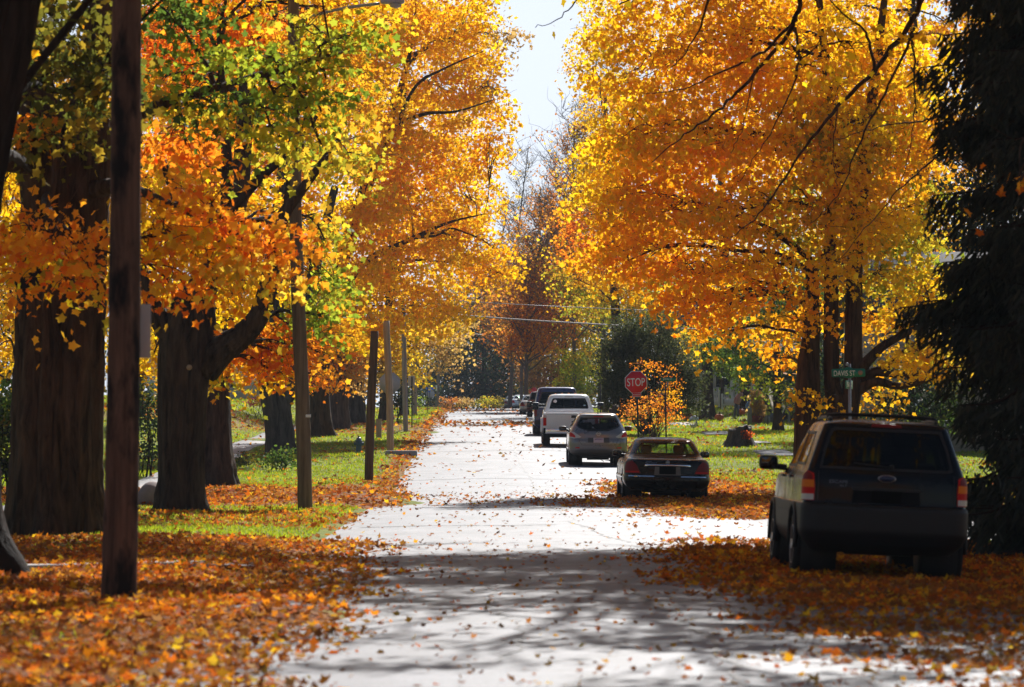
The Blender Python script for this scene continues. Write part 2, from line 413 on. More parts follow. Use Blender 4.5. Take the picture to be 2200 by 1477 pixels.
lr = ramp(nt, [(.28, (.045, .018, .008)), (.43, (.17, .060, .014)), (.55, (.30, .11, .018)), (.68, (.38, .19, .03)), (.8, (.16, .07, .03))]); nt.links.new(l1.outputs['Fac'], lr.inputs['Fac'])
ca = nt.nodes.new('ShaderNodeAttribute'); ca.attribute_name = 'cover'
mr = nt.nodes.new('ShaderNodeMapRange'); mr.inputs['From Min'].default_value = .25; mr.inputs['From Max'].default_value = .8
nt.links.new(ca.outputs['Fac'], mr.inputs['Value'])
nt.links.new(mixc(nt, mr.outputs[0], gr.outputs['Color'], lr.outputs['Color']), b.inputs['Base Color'])
b.inputs['Roughness'].default_value = .9; b.inputs['Specular IOR Level'].default_value = .15
bp = nt.nodes.new('ShaderNodeBump'); bp.inputs['Strength'].default_value = .6; bp.inputs['Distance'].default_value = .05
nt.links.new(g2.outputs['Fac'], bp.inputs['Height']); nt.links.new(bp.outputs['Normal'], b.inputs['Normal'])
tag(link('ground', me, gm), kind='structure')

# ------------------------------------------------------------------ roads
am, nt, b = _nt('worn_asphalt')
v1 = mapping(nt, (1, 1, 1)); vs = mapping(nt, (1.5, .25, 1))
n1 = noise(nt, v1, .55, 5); n2 = noise(nt, v1, 38, 5, .75); n3 = noise(nt, vs, 1.2, 4)
r1 = ramp(nt, [(.3, (.086, .089, .104)), (.7, (.160, .163, .188))]); nt.links.new(n1.outputs['Fac'], r1.inputs['Fac'])
r3 = ramp(nt, [(.35, (.74, .74, .75)), (.6, (1.08, 1.08, 1.08))]); nt.links.new(n3.outputs['Fac'], r3.inputs['Fac'])
r2 = ramp(nt, [(.35, (.66, .66, .66)), (.65, (1.2, 1.2, 1.2))]); nt.links.new(n2.outputs['Fac'], r2.inputs['Fac'])
vo = nt.nodes.new('ShaderNodeTexVoronoi'); vo.feature = 'DISTANCE_TO_EDGE'; vo.inputs['Scale'].default_value = .32
nd = noise(nt, v1, 1.5, 4); sp = nt.nodes.new('ShaderNodeVectorMath'); sp.operation = 'MULTIPLY_ADD'
nt.links.new(nd.outputs['Color'], sp.inputs[0]); sp.inputs[1].default_value = (1.1, 1.1, 0); nt.links.new(v1, sp.inputs[2]); nt.links.new(sp.outputs[0], vo.inputs['Vector'])
cr = ramp(nt, [(.0, (.35, .35, .35)), (.007, (.5, .5, .5)), (.012, (1, 1, 1))]); nt.links.new(vo.outputs['Distance'], cr.inputs['Fac'])
c = mixc(nt, 1.0, r1.outputs['Color'], r2.outputs['Color'], 'MULTIPLY'); c = mixc(nt, 1.0, c, r3.outputs['Color'], 'MULTIPLY'); c = mixc(nt, .8, c, cr.outputs['Color'], 'MULTIPLY')
nt.links.new(c, b.inputs['Base Color']); b.inputs['Roughness'].default_value = .62; b.inputs['Specular IOR Level'].default_value = .4
bp = nt.nodes.new('ShaderNodeBump'); bp.inputs['Strength'].default_value = .25; bp.inputs['Distance'].default_value = .01
nt.links.new(n2.outputs['Fac'], bp.inputs['Height']); nt.links.new(bp.outputs['Normal'], b.inputs['Normal'])
M['asphalt'] = am
ry = np.concatenate([np.arange(3, 130, .7), np.arange(130, 430, 2.5)])
rxs = np.linspace(0, 1, 21)
el = RL + .10 * np.sin(ry * .7) + .08 * np.sin(ry * 1.9 + 1) + .55 * np.exp(-((ry - 66) / 9) ** 2) * -.4
er = RR + .10 * np.sin(ry * .6 + 2)
RX = el[:, None] + (er - el)[:, None] * rxs[None]; RY = np.repeat(ry[:, None], 21, 1)
V = np.stack([RX, RY, rz(RX, RY)], -1).reshape(-1, 3)
ii, jj = np.meshgrid(np.arange(20), np.arange(len(ry) - 1)); a_ = (jj * 21 + ii).ravel()
tag(link('road', np_mesh('road', V, F=np.stack([a_, a_ + 1, a_ + 22, a_ + 21], 1), smooth=True), am), kind='structure')
# tar lines and patched cracks
tarm = mat('crack_tar', (.045, .043, .048), .6, var=.3, scale=6)
def crack(pts, w, seed):
    r = np.random.default_rng(seed); q = catmull(pts, 14); q[:, :2] += r.normal(0, .035, (len(q), 2)); d = np.gradient(q, axis=0); n = np.stack([-d[:, 1], d[:, 0]], 1); n /= np.linalg.norm(n, axis=1)[:, None] + 1e-9
    ww = w * r.uniform(.35, 1.2, len(q))[:, None]; a, b_ = q - n * ww, q + n * ww; V = [(x, y, float(rz(x, y)) + .005) for x, y in np.concatenate([a, b_])]; m = len(q)
    tag(link('road_crack', np_mesh('road_crack', V, F=[[i, i + 1, m + i + 1, m + i] for i in range(m - 1)]), tarm), kind='structure')
for k_, (pts_, w_) in enumerate((([(-1.9, 59.6), (-.6, 59.9), (.4, 59.5), (1.3, 59.9)], .10), ([(1.5, 62), (1.75, 58), (1.8, 54), (2.1, 50)], .022), ([(1.45, 150), (1.35, 128), (1.5, 105), (1.4, 86), (1.55, 68)], .03), ([(-1.4, 47), (.6, 46.4), (2.4, 46.9)], .03), ([(1.5, 44), (1.4, 36), (1.65, 28), (1.5, 19)], .02), ([(-2.0, 104), (.2, 105), (2.6, 104), (4.7, 105)], .12), ([(-.9, 33), (.8, 32.2), (2.4, 32.8), (3.6, 32.3)], .03), ([(-2.1, 132), (1, 133.2), (4.8, 132)], .14), ([(.2, 24), (.35, 28), (.1, 33), (.3, 40)], .015))):
    crack(pts_, w_, k_)
# Davis street leaving to the right, with rounded corners
cx = np.concatenate([np.linspace(4.4, 9, 14), np.linspace(10, 120, 12)])
yn = 52.4 - 2.2 * (1 - sst(4.4, 8.5, cx)) ** 1.5; yf = 61.8 + 2.6 * (1 - sst(4.4, 8.5, cx)) ** 1.5
ts = np.linspace(0, 1, 9); CX = np.repeat(cx[:, None], 9, 1); CY = yn[:, None] + (yf - yn)[:, None] * ts
CZ = np.maximum(gz(CX, CY) + .03, rz(np.minimum(CX, 4.9), CY) - .008 - .05 * 0)
V = np.stack([CX, CY, CZ], -1).reshape(-1, 3); ii, jj = np.meshgrid(np.arange(8), np.arange(len(cx) - 1)); a_ = (jj * 9 + ii).ravel()
tag(link('cross_street', np_mesh('cross_street', V, F=np.stack([a_, a_ + 9, a_ + 10, a_ + 1], 1), smooth=True), am), kind='structure')
# far street at the crest
V = []; fx = np.linspace(-60, 60, 41)
for y in (338, 342, 346):
    V += [(x, y, float(gz(x, y)) + .03 + .09 * (abs(x - 1.3) < 5)) for x in fx]
F = [[i, i + 1, i + 42, i + 41] for i in range(40)] + [[i + 41, i + 42, i + 83, i + 82] for i in range(40)]
tag(link('far_street', np_mesh('far_street', V, F=F), am), kind='structure')
def slab(name, pts, w, kind='structure', h=.03):
    """a strip of concrete along pts (X, Y)"""
    pts = catmull(pts, 10); d = np.gradient(pts, axis=0); n = np.stack([-d[:, 1], d[:, 0]], 1); n /= np.linalg.norm(n, axis=1)[:, None]
    V = []; F = []
    for k, s_ in enumerate((-.5, .5)):
        q = pts + n * w * s_
        V += [(x, y, float(gz(x, y)) + h) for x, y in q]
    m = len(pts); V += [(x, y, z - .15) for x, y, z in V]
    for i in range(m - 1):
        F.append([i, i + 1, m + i + 1, m + i]); F.append([2 * m + i, 2 * m + i + 1, i + 1, i]); F.append([m + i, m + i + 1, 3 * m + i + 1, 3 * m + i])
    o = link(name, np_mesh(name, V, F=F), M['concrete']); return tag(o, kind=kind)
slab('sidewalk', [(-8.6, 20), (-8.6, 60), (-8.6, 100), (-8.7, 200), (-8.6, 330)], 1.2)
for y0_, y1_ in ((127.5, 132.5), (138.5, 144), (160, 163.5), (186, 193)): slab('sidewalk', [(10.4, y0_), (10.45, (y0_ + y1_) / 2), (10.4, y1_)], 1.1, h=.05)
slab('path', [(-6.6, 41.2), (-5, 41.3), (-3.35, 40.7), (-2.6, 40.4)], .95, h=.05)
slab('path', [(-5.2, 209), (-2.4, 208.8)], 1.4, h=.05)
kerb = MB().box((0, 0, .06), (1.1, .45, .22), bev=.05).build('kerb_stone', M['concrete'], loc=(PX(862, 128), 128, float(gz(PX(862, 128), 128))))
tag(kerb, 'pale flat stone slab on the grass at the foot of the tan pole', 'stone slab')
# ------------------------------------------------------------------ leaves and trees
MAPLE = np.array([(0, 0, 0), (.26, -.08, .05), (.36, .10, .05), (.32, .20, .04), (.58, .40, .10), (.36, .52, .06), (.25, .56, .04), (0, 1.0, -.06), (-.25, .56, .04), (-.36, .52, .06), (-.58, .40, .10), (-.32, .20, .04), (-.36, .10, .05), (-.26, -.08, .05)])
KITE = np.array([(0, 0, 0), (.42, .42, .12), (0, 1, -.08), (-.42, .42, .12)])
OVAL = np.array([(0, 0, 0), (.30, .25, .06), (.28, .68, .05), (0, 1, -.1), (-.28, .68, .05), (-.30, .25, .06)])
NEED = np.array([(-.07, 0, 0), (.07, 0, 0), (.09, .6, .02), (0, 1, 0), (-.09, .6, .02)])
CURL = np.array([(0, 0, .0), (.28, -.06, .18), (.30, .17, .08), (.56, .40, .36), (.28, .54, .12), (0, .98, .26), (-.28, .54, .10), (-.56, .40, .28), (-.30, .17, .06), (-.28, -.06, .14)])
BLADE = np.array([(-.09, 0, 0), (.09, 0, 0), (.01, 1, .25)])
def nrm(v): return v / (np.linalg.norm(v, axis=-1, keepdims=True) + 1e-9)
def leaves(pos, size, tmpl, up=.55, spread=.75, droop=.5, tdir=None, r=rng):
    n = len(pos); k = len(tmpl)
    N = nrm(np.array([0, 0, up]) + r.normal(size=(n, 3)) * spread)
    T = r.normal(size=(n, 3)) if tdir is None else np.array(tdir, float) + r.normal(size=(n, 3)) * .35
    T[:, 2] -= droop
    T = nrm(T - (T * N).sum(1, keepdims=True) * N); B = np.cross(T, N)
    sx = size * r.uniform(.75, 1.15, n)
    V = pos[:, None] + tmpl[None, :, :1] * (sx[:, None, None] * B[:, None]) + tmpl[None, :, 1:2] * (size[:, None, None] * T[:, None]) + tmpl[None, :, 2:3] * (size[:, None, None] * N[:, None]) * r.uniform(-.6, 1.5, n)[:, None, None]
    return V.reshape(-1, 3), (np.arange(n)[:, None] * k + np.arange(k)).astype(np.int32)

PAL = {
 'bright': [(.80, .44, .012), (.84, .52, .016), (.76, .35, .010), (.86, .60, .025), (.66, .42, .012)],
 'amber':  [(.82, .39, .012), (.84, .46, .016), (.79, .32, .012), (.84, .53, .02)],
 'gold':   [(.80, .45, .010), (.85, .53, .013), (.76, .38, .010), (.86, .60, .02), (.64, .45, .012)],
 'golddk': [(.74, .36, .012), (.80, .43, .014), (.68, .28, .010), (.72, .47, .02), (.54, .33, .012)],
 'orange': [(.80, .25, .014), (.84, .33, .018), (.72, .18, .012), (.84, .42, .025)],
 'yellow': [(.80, .50, .035), (.84, .58, .06), (.70, .42, .03), (.50, .42, .03)],
 'yelgrn': [(.52, .44, .03), (.34, .36, .03), (.66, .46, .03), (.22, .28, .025), (.70, .40, .03)],
 'lime':   [(.30, .36, .028), (.40, .44, .035), (.20, .28, .022), (.52, .46, .03), (.14, .21, .02)],
 'green':  [(.07, .13, .02), (.10, .17, .025), (.05, .09, .015), (.18, .20, .03)],
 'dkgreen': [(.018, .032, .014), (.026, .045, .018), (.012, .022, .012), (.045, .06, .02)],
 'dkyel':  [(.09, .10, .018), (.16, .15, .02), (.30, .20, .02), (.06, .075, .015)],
 'brown':  [(.34, .15, .05), (.42, .19, .06), (.26, .11, .05), (.46, .24, .07)],
 'rust':   [(.62, .20, .03), (.68, .26, .03), (.50, .15, .025), (.68, .34, .04)],
 'red':    [(.50, .09, .025), (.58, .14, .03), (.42, .06, .02)],
 'tan':    [(.45, .28, .09), (.52, .33, .11), (.38, .22, .08), (.55, .36, .08)],
 'pink':   [(.42, .06, .14), (.50, .09, .18), (.30, .05, .06), (.36, .10, .05)],
 'spruce': [(.016, .026, .018), (.022, .033, .022), (.012, .018, .013), (.034, .040, .022)],
 'juniper': [(.055, .068, .028), (.075, .085, .035), (.036, .046, .02), (.10, .10, .042)],
}
def colours(pal, ci, n, r=rng, jit=.13):
    p = np.array(PAL[pal]); base = p[ci % len(p)]
    alt = p[r.integers(0, len(p), n)]
    w = r.uniform(0, 1, (n, 1)) ** 2.6
    c = base * (1 - w) + alt * w
    return np.clip(c * (1 + r.normal(0, jit, (n, 1)) * .7), .003, .95)

def clump_leaves(c, rx, ry, rz_, cov, pal, size, r=rng, tight=1.0, per=42):
    """leaves of one bough: sprays spread through an ellipsoid"""
    area = math.pi * rx * rz_; la = .46 * size * size
    n = max(20, int(cov * area / la)); K = max(3, n // per)
    d = nrm(r.normal(size=(K, 3))); rad = r.uniform(0, 1, (K, 1)) ** (1 / 2.7) * r.uniform(.85, 1.18, (K, 1))
    cen = c + d * rad * np.array([rx, ry, rz_])
    ci = r.integers(0, 99, K)
    who = r.integers(0, K, n)
    sp = np.array([.42, .42, .10]) * tight * (size / .13) ** .6
    off = np.clip(r.normal(size=(n, 3)), -1.8, 1.8) * sp
    tilt = r.normal(0, .35, (K, 2))
    off[:, 2] += off[:, 0] * tilt[who, 0] + off[:, 1] * tilt[who, 1]
    off[:, 2] -= .35 * (off[:, 0] ** 2 + off[:, 1] ** 2)
    pos = cen[who] + off
    return pos, colours(pal, ci[who], n, r), cen

def trunk_arrays(path, nseg=28, lobes=.07, flare=.35, seed=0, step=.14, flare_h=.4, base_z=None):
    """path rows x y z r; a fluted trunk with a root flare at its foot"""
    r = np.random.default_rng(seed); p = np.asarray(path, float)
    q = catmull(p, 8)
    L = np.concatenate([[0], np.cumsum(np.linalg.norm(np.diff(q[:, :3], axis=0), axis=1))])
    m = max(4, int(L[-1] / step)); s = np.linspace(0, L[-1], m)
    q = np.stack([np.interp(s, L, q[:, k]) for k in range(4)], 1)
    a = np.arange(nseg) * 2 * np.pi / nseg
    fl = np.ones((m, nseg))
    for k in range(3, 12):
        am = lobes * 1.6 / k ** .7; ph = r.uniform(0, 6.28); dr = r.normal(0, .25)
        fl += am * np.sin(k * a[None] + ph + dr * s[:, None]) * .5
    fl += r.normal(0, .016, (m, nseg))
    if flare:
        z = s; e = np.exp(-z / flare_h)
        nl = r.integers(5, 8); fl += e[:, None] * flare * (1 + .75 * np.sin(nl * a[None] + r.uniform(0, 6)) + .3 * np.sin((nl + 2) * a[None]))
    if nseg >= 60:                                   # broken vertical bark ridges
        for k in (17, 23, 29, 37):
            ph = np.cumsum(r.normal(0, .22, m)); am = .016 * (.4 + np.abs(np.sin(np.cumsum(r.normal(0, .3, m)))))
            fl += am[:, None] * np.sign(np.sin(k * a[None] + ph[:, None])) * np.abs(np.sin(k * a[None] + ph[:, None])) ** .5
    # knots
    for _ in range(int(L[-1] / 1.3)):
        sk, ak = r.uniform(0, L[-1]), r.uniform(0, 6.28)
        da = np.abs((a - ak + np.pi) % (2 * np.pi) - np.pi)
        fl += .10 * np.exp(-((s[:, None] - sk) / .16) ** 2 - (da[None] / .35) ** 2)
    return tube_arrays(q[:, :3], q[:, 3], nseg, True, fl)

def limb_path(a, b, sag=.12, r=rng, kink=.10):
    a, b = np.asarray(a, float), np.asarray(b, float); L = np.linalg.norm(b - a)
    ts = np.linspace(0, 1, 6)[:, None]
    p = a + (b - a) * ts; p[:, 2] += L * sag * np.sin(ts[:, 0] * np.pi)
    p[1:-1] += r.normal(0, kink * L / 5, (4, 3))
    return catmull(p, 4)

def tree(name, label, cat, foot, trunks, clumps, leaf=.13, tmpl=MAPLE, bark='bark', lmat='leaf', limbs=(), group=None, nsub=7, r0=.05,
         seed=1, lobes=.07, flare=.35, twigmat=None, droop=.8, up=.22, tight=1.0, spread=.8, per=58, autolimb=True, nseg=28, flare_h=.4):
    """trunks: list of world paths x y z r; clumps: (px, py, Y, rpx, rpy, depth, cover, palette [, leaf size])"""
    r = np.random.default_rng(seed)
    root = thing(name, label, cat, foot, group=group); o = np.asarray(foot, float)
    mb = MB()
    for k, t in enumerate(trunks):
        t = np.asarray(t, float).copy(); t[:, :3] -= o
        V, F = trunk_arrays(t, nseg, lobes, flare if k == 0 or t[0][2] < .6 else 0, seed + k, flare_h=flare_h); mb.add(V, F)
    for l in limbs:
        l = np.asarray(l, float).copy(); l[:, :3] -= o
        q = catmull(l, 7)
        q[1:-1, :3] += r.normal(0, .012, (len(q) - 2, 3)); V, F = tube_arrays(q[:, :3], q[:, 3], 10, True, 1 + r.normal(0, .05, (len(q), 10))); mb.add(V, F)
    nodes = np.concatenate([catmull(np.asarray(t, float), 5) for t in list(trunks) + list(limbs)]); noder = nodes[:, 3]; nodes = nodes[:, :3] - o
    LV, LF, LC, off = [], [], [], 0
    for c in clumps:
        if c[0] == 'W':
            cen = np.array(c[1:4], float) - o; rx, dep, rz_, cov, pal = c[4:9]; ls = c[9] if len(c) > 9 else leaf; Y = c[2]
        else:
            px, py, Y, rpx, rpy, dep, cov, pal = c[:8]; ls = c[8] if len(c) > 8 else leaf
            cen = P(px, py, Y) - o; s = S(Y); rx, rz_ = rpx / s, rpy / s
        pos, col, subs = clump_leaves(cen, rx, dep, rz_, cov * COV, pal, ls, r, tight, per)
        V, F = leaves(pos, ls * r.uniform(.5, 1.3, len(pos)), tmpl, up, spread, droop, r=r)
        LV.append(V); LF.append(F + off); LC.append(col); off += len(V)
        if autolimb:
            d = np.linalg.norm(nodes - cen, axis=1) + 1.2 * np.maximum(0, nodes[:, 2] - cen[2]) + .0
            d = d + .8 * np.maximum(0, .05 - noder) / .05 * (len(limbs) > 5); cand = np.argsort(d)[:3]; ni = cand[r.integers(0, len(cand))]; st = nodes[ni]
            p = limb_path(st, cen, .10, r); L = np.linalg.norm(cen - st); ra = max(.012, min(.11, r0 * (.6 + .16 * L), .8 * noder[ni]))
            V, F = tube_arrays(p, np.linspace(ra, min(ra, .018), len(p)), 7); mb.add(V, F)
            sel = subs[r.permutation(len(subs))[:nsub]]
            for e in sel:
                st = p[r.integers(len(p) // 3, len(p))]
                q = limb_path(st, e, .08, r, .16); V, F = tube_arrays(q, np.linspace(.017, .004, len(q)) * (1 + L * .06), 5, False); mb.add(V, F)
                for _ in range(2):
                    st2 = q[r.integers(len(q) // 3, len(q))]; e2 = st2 + r.normal(size=3) * np.array([.6, .6, .4])
                    q2 = limb_path(st2, e2, .05, r, .2); V, F = tube_arrays(q2[::3], np.linspace(.007, .003, len(q2[::3])), 4, False); mb.add(V, F)
    mb.build('trunk', M[bark], root, smooth=True)
    if LV:
        me = np_mesh('crown', np.concatenate(LV), F=np.concatenate(LF), col=np.concatenate(LC))
        link('crown', me, M[lmat], root)
    return root

def foot(px, Y, dz=0):
    X = PX(px, Y); return (X, Y, float(gz(X, Y)) + dz)
def tpath(Y, rows, lead=0):
    """trunk path from pixel rows (px, py, width px) at distance Y"""
    out = []
    for k, (px, py, w) in enumerate(rows):
        p = P(px, py, Y + lead * k); out.append((*p, w / 2 / S(Y)))
    return out

COV = 1.55
def wc(X, Y, Z, rx, ry, rz_, cov, pal, size=None):
    """a bough given by its place in the street"""
    return ('W', X, Y, Z, rx, ry, rz_, cov, pal) + (() if size is None else (size,))
CURB_L, CURB_R = 'maple trees along the left kerb', 'maple trees along the right kerb'
def base_row(px, Y, w):
    f = foot(px, Y, -.12); return (*f, w / 2 / S(Y))

# T0: the tree at the very left edge, its trunk mostly outside the frame
Y = 37.5
f0 = foot(-95, Y)
tree('maple_tree', 'dark leaning maple trunk at the left edge of the picture, roots spreading over the leaves', 'tree', f0,
     [[base_row(-88, Y, 300)] + tpath(Y, [(-88, 1225, 270), (-91, 1180, 232), (-95, 1110, 195), (-100, 900, 170), (-95, 600, 160), (-60, 300, 165), (-10, 60, 170), (40, -180, 150), (90, -420, 110)])],
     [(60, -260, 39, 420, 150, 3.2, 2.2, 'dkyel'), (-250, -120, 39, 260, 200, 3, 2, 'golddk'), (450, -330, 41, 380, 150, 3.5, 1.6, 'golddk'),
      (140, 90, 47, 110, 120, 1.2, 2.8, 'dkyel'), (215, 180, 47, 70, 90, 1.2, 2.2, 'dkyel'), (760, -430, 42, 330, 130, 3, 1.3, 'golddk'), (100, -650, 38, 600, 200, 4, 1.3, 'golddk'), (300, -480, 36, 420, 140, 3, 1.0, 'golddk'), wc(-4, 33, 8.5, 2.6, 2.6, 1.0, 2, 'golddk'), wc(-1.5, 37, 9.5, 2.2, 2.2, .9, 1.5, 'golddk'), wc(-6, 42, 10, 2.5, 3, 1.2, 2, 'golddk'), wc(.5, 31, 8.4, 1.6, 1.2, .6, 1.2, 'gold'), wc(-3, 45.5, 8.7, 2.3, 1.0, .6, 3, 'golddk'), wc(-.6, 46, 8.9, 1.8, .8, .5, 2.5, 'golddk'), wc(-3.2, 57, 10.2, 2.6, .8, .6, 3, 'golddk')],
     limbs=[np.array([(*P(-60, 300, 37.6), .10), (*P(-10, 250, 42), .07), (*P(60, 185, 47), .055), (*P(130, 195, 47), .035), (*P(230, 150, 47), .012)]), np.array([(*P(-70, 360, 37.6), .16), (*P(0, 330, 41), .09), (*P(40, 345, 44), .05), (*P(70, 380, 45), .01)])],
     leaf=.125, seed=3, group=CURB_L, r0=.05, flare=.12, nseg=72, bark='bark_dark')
# T1: the big near trunk
Y = 54
T1 = tree('maple_tree', 'massive old maple with a dark knot hole, behind the nearest pole', 'tree', foot(124, Y),
     [[base_row(122, Y, 208)] + tpath(Y, [(122, 1090, 200), (124, 980, 192), (128, 800, 190), (134, 600, 186), (140, 420, 186), (138, 310, 200), (130, 240, 190)]),
      tpath(Y, [(150, 330, 120), (185, 220, 90), (215, 80, 70), (250, -80, 55), (300, -300, 35)]), tpath(Y, [(110, 320, 130), (85, 230, 90), (50, 110, 80), (10, -80, 60), (-40, -300, 40)])],
     [(690, 95, 58, 95, 38, 1.2, 2.4, 'lime'), (600, 130, 57, 110, 36, 1.3, 2.2, 'lime'), (480, 150, 56, 110, 36, 1.3, 2.0, 'lime'), (700, 170, 58, 85, 34, 1.1, 2.4, 'yelgrn'), (590, 205, 57, 110, 34, 1.2, 2.2, 'lime'), (460, 225, 56, 100, 30, 1.2, 1.8, 'green'), (690, 240, 58, 70, 30, 1.0, 2.2, 'yelgrn'), (580, 270, 57, 95, 30, 1.1, 2.0, 'lime'), (650, 305, 58, 60, 28, 1.0, 1.8, 'yelgrn'), (690, 310, 58, 36, 26, .8, 1.6, 'yellow'), (400, 250, 56, 90, 30, 1.2, 1.8, 'yelgrn'),
      (360, 40, 57, 110, 60, 1.5, 2.2, 'green'), (400, 310, 57, 100, 45, 1.4, 2.6, 'orange'), 
      (100, 500, 50, 105, 62, .9, 3.2, 'orange'), (20, 500, 51, 60, 70, .9, 3.0, 'gold'), (170, 560, 50, 60, 48, .8, 2.8, 'orange'), (220, 590, 50, 45, 35, .7, 2.8, 'yelgrn'), (370, 510, 51, 95, 80, 1.0, 3.2, 'gold'), (450, 480, 51, 85, 60, 1.0, 3.2, 'orange'), (560, 500, 52, 85, 48, .9, 3.4, 'orange'), (480, 570, 51, 90, 40, .8, 3.0, 'yellow'), (360, 600, 51, 60, 40, .7, 3.0, 'orange'), (590, 555, 52, 50, 35, .7, 2.8, 'orange'),
      (150, 250, 52, 110, 50, .9, 1.8, 'dkyel'), (60, 290, 53, 60, 60, .8, 2.4, 'orange'), (10, 420, 60, 50, 110, 2, 2.2, 'gold'), (120, 40, 55, 130, 110, 1.6, 2.2, 'dkyel'),
      (200, -250, 55, 460, 200, 3.5, .9, 'golddk'), (650, -200, 58, 320, 150, 3, .8, 'golddk'), (625, 60, 59, 55, 36, .9, 2.2, 'yelgrn'), (632, 340, 60, 44, 40, .7, 1.8, 'yelgrn')],
     limbs=[np.array([(*P(160, 420, 54), .16), (*P(260, 400, 53), .10), (*P(380, 445, 52), .06), (*P(500, 470, 52), .04), (*P(620, 480, 52), .015)]),
            np.array([(*P(180, 320, 54), .18), (*P(290, 250, 55), .12), (*P(430, 200, 56), .07), (*P(600, 150, 57), .045), (*P(740, 110, 58), .015)]),
            np.array([(*P(80, 330, 54), .2), (*P(20, 350, 53), .14), (*P(-60, 300, 53), .10)]),
            np.array([(*P(100, 420, 54), .1), (*P(110, 460, 51), .05), (*P(190, 540, 50), .02)])],
     leaf=.125, seed=5, nsub=11, group=CURB_L, lobes=.085, flare=.24, flare_h=.4, bark='bark_red', nseg=96)
# T2: forked maple
Y = 71
T2 = tree('maple_tree', 'stout forked maple with a thick limb curving up to the right', 'tree', foot(388, Y),
     [[base_row(388, Y, 100)] + tpath(Y, [(388, 1030, 94), (388, 940, 96), (390, 850, 104), (396, 760, 110), (404, 710, 110), (416, 660, 96), (432, 620, 60), (440, 560, 40)]),
      tpath(Y, [(440, 800, 60), (475, 755, 62), (520, 722, 52), (556, 680, 44), (575, 620, 40), (590, 540, 34), (605, 470, 28), (640, 420, 22), (692, 350, 15), (735, 290, 8)], -.15),
      tpath(Y, [(380, 730, 60), (345, 690, 44), (325, 645, 34), (312, 610, 28), (300, 560, 22)], -.1),
      tpath(Y, [(436, 640, 46), (470, 560, 36), (486, 470, 30), (488, 380, 25), (486, 325, 22), (480, 220, 16), (470, 60, 10)], .1),
      tpath(Y, [(487, 462, 24), (520, 425, 22), (560, 380, 20), (600, 345, 18), (640, 312, 14), (680, 250, 8)], .1),
      tpath(Y, [(436, 600, 34), (400, 500, 24), (372, 410, 20), (350, 350, 16), (330, 320, 10)], .1),
      tpath(Y, [(618, 452, 20), (622, 400, 18), (632, 330, 14), (640, 260, 9)], .0)],
     [(560, 740, 73, 75, 48, .9, 3.0, 'orange'), (500, 770, 73, 60, 40, .8, 2.4, 'gold'), (610, 770, 73, 60, 45, .9, 2.8, 'orange'), (590, 800, 73, 40, 20, .7, 2.0, 'gold'), (630, 700, 73, 40, 40, .8, 2.4, 'orange'), (470, 800, 74, 40, 28, .7, 2.0, 'yelgrn'), (690, 760, 73, 35, 16, .5, 1.6, 'orange'),
      (520, 640, 76, 70, 50, 1.0, 2.6, 'gold'), (560, 590, 77, 50, 50, 1.0, 2.2, 'yellow'), (400, 660, 78, 60, 50, 1.2, 2.0, 'gold'), (330, 760, 80, 40, 70, 1.2, 2.2, 'gold'), (690, 680, 72, 50, 40, .8, 2.4, 'lime'), (690, 590, 75, 50, 60, .9, 2.0, 'lime'), (700, 520, 75, 50, 50, .9, 2.0, 'yelgrn'), (730, 350, 75, 60, 60, 1.0, 2.2, 'yelgrn'),
      (640, -60, 72, 220, 90, 2, 1.2, 'gold'), (380, -100, 73, 200, 90, 2, 1.2, 'gold'), (740, 20, 73, 120, 70, 1.6, 1.6, 'golddk'), (480, 20, 74, 120, 70, 1.4, 1.8, 'orange'), (590, 40, 75, 90, 60, 1.3, 1.8, 'orange'), (560, -320, 72, 420, 160, 3.5, .8, 'gold')],
     leaf=.12, seed=8, nsub=11, group=CURB_L, lobes=.07, flare=.30, flare_h=.32, nseg=72)
o_ = MB().lathe([(0, 0), (.045, .0), (.055, -.03), (.04, -.09)], 14, 'y').build('cut_knot', mat('cut_wood', (.34, .24, .15), .8, var=.3), T2, smooth=True)
k_ = np.array(P(407, 790, Y - .62)) - np.array(T2.location); o_.location = k_
# knot hole of T1
o_ = MB().lathe([(0, .05), (.10, .03), (.17, 0), (.22, -.03), (.24, .04)], 16, 'y').build('knot_hole', mat('hollow_wood', (.010, .007, .006), .95), T1, smooth=True)
k_ = np.array(P(57, 592, 53.42)) - np.array(T1.location); o_.location = k_; o_.scale = (.8, 1, 1.25)
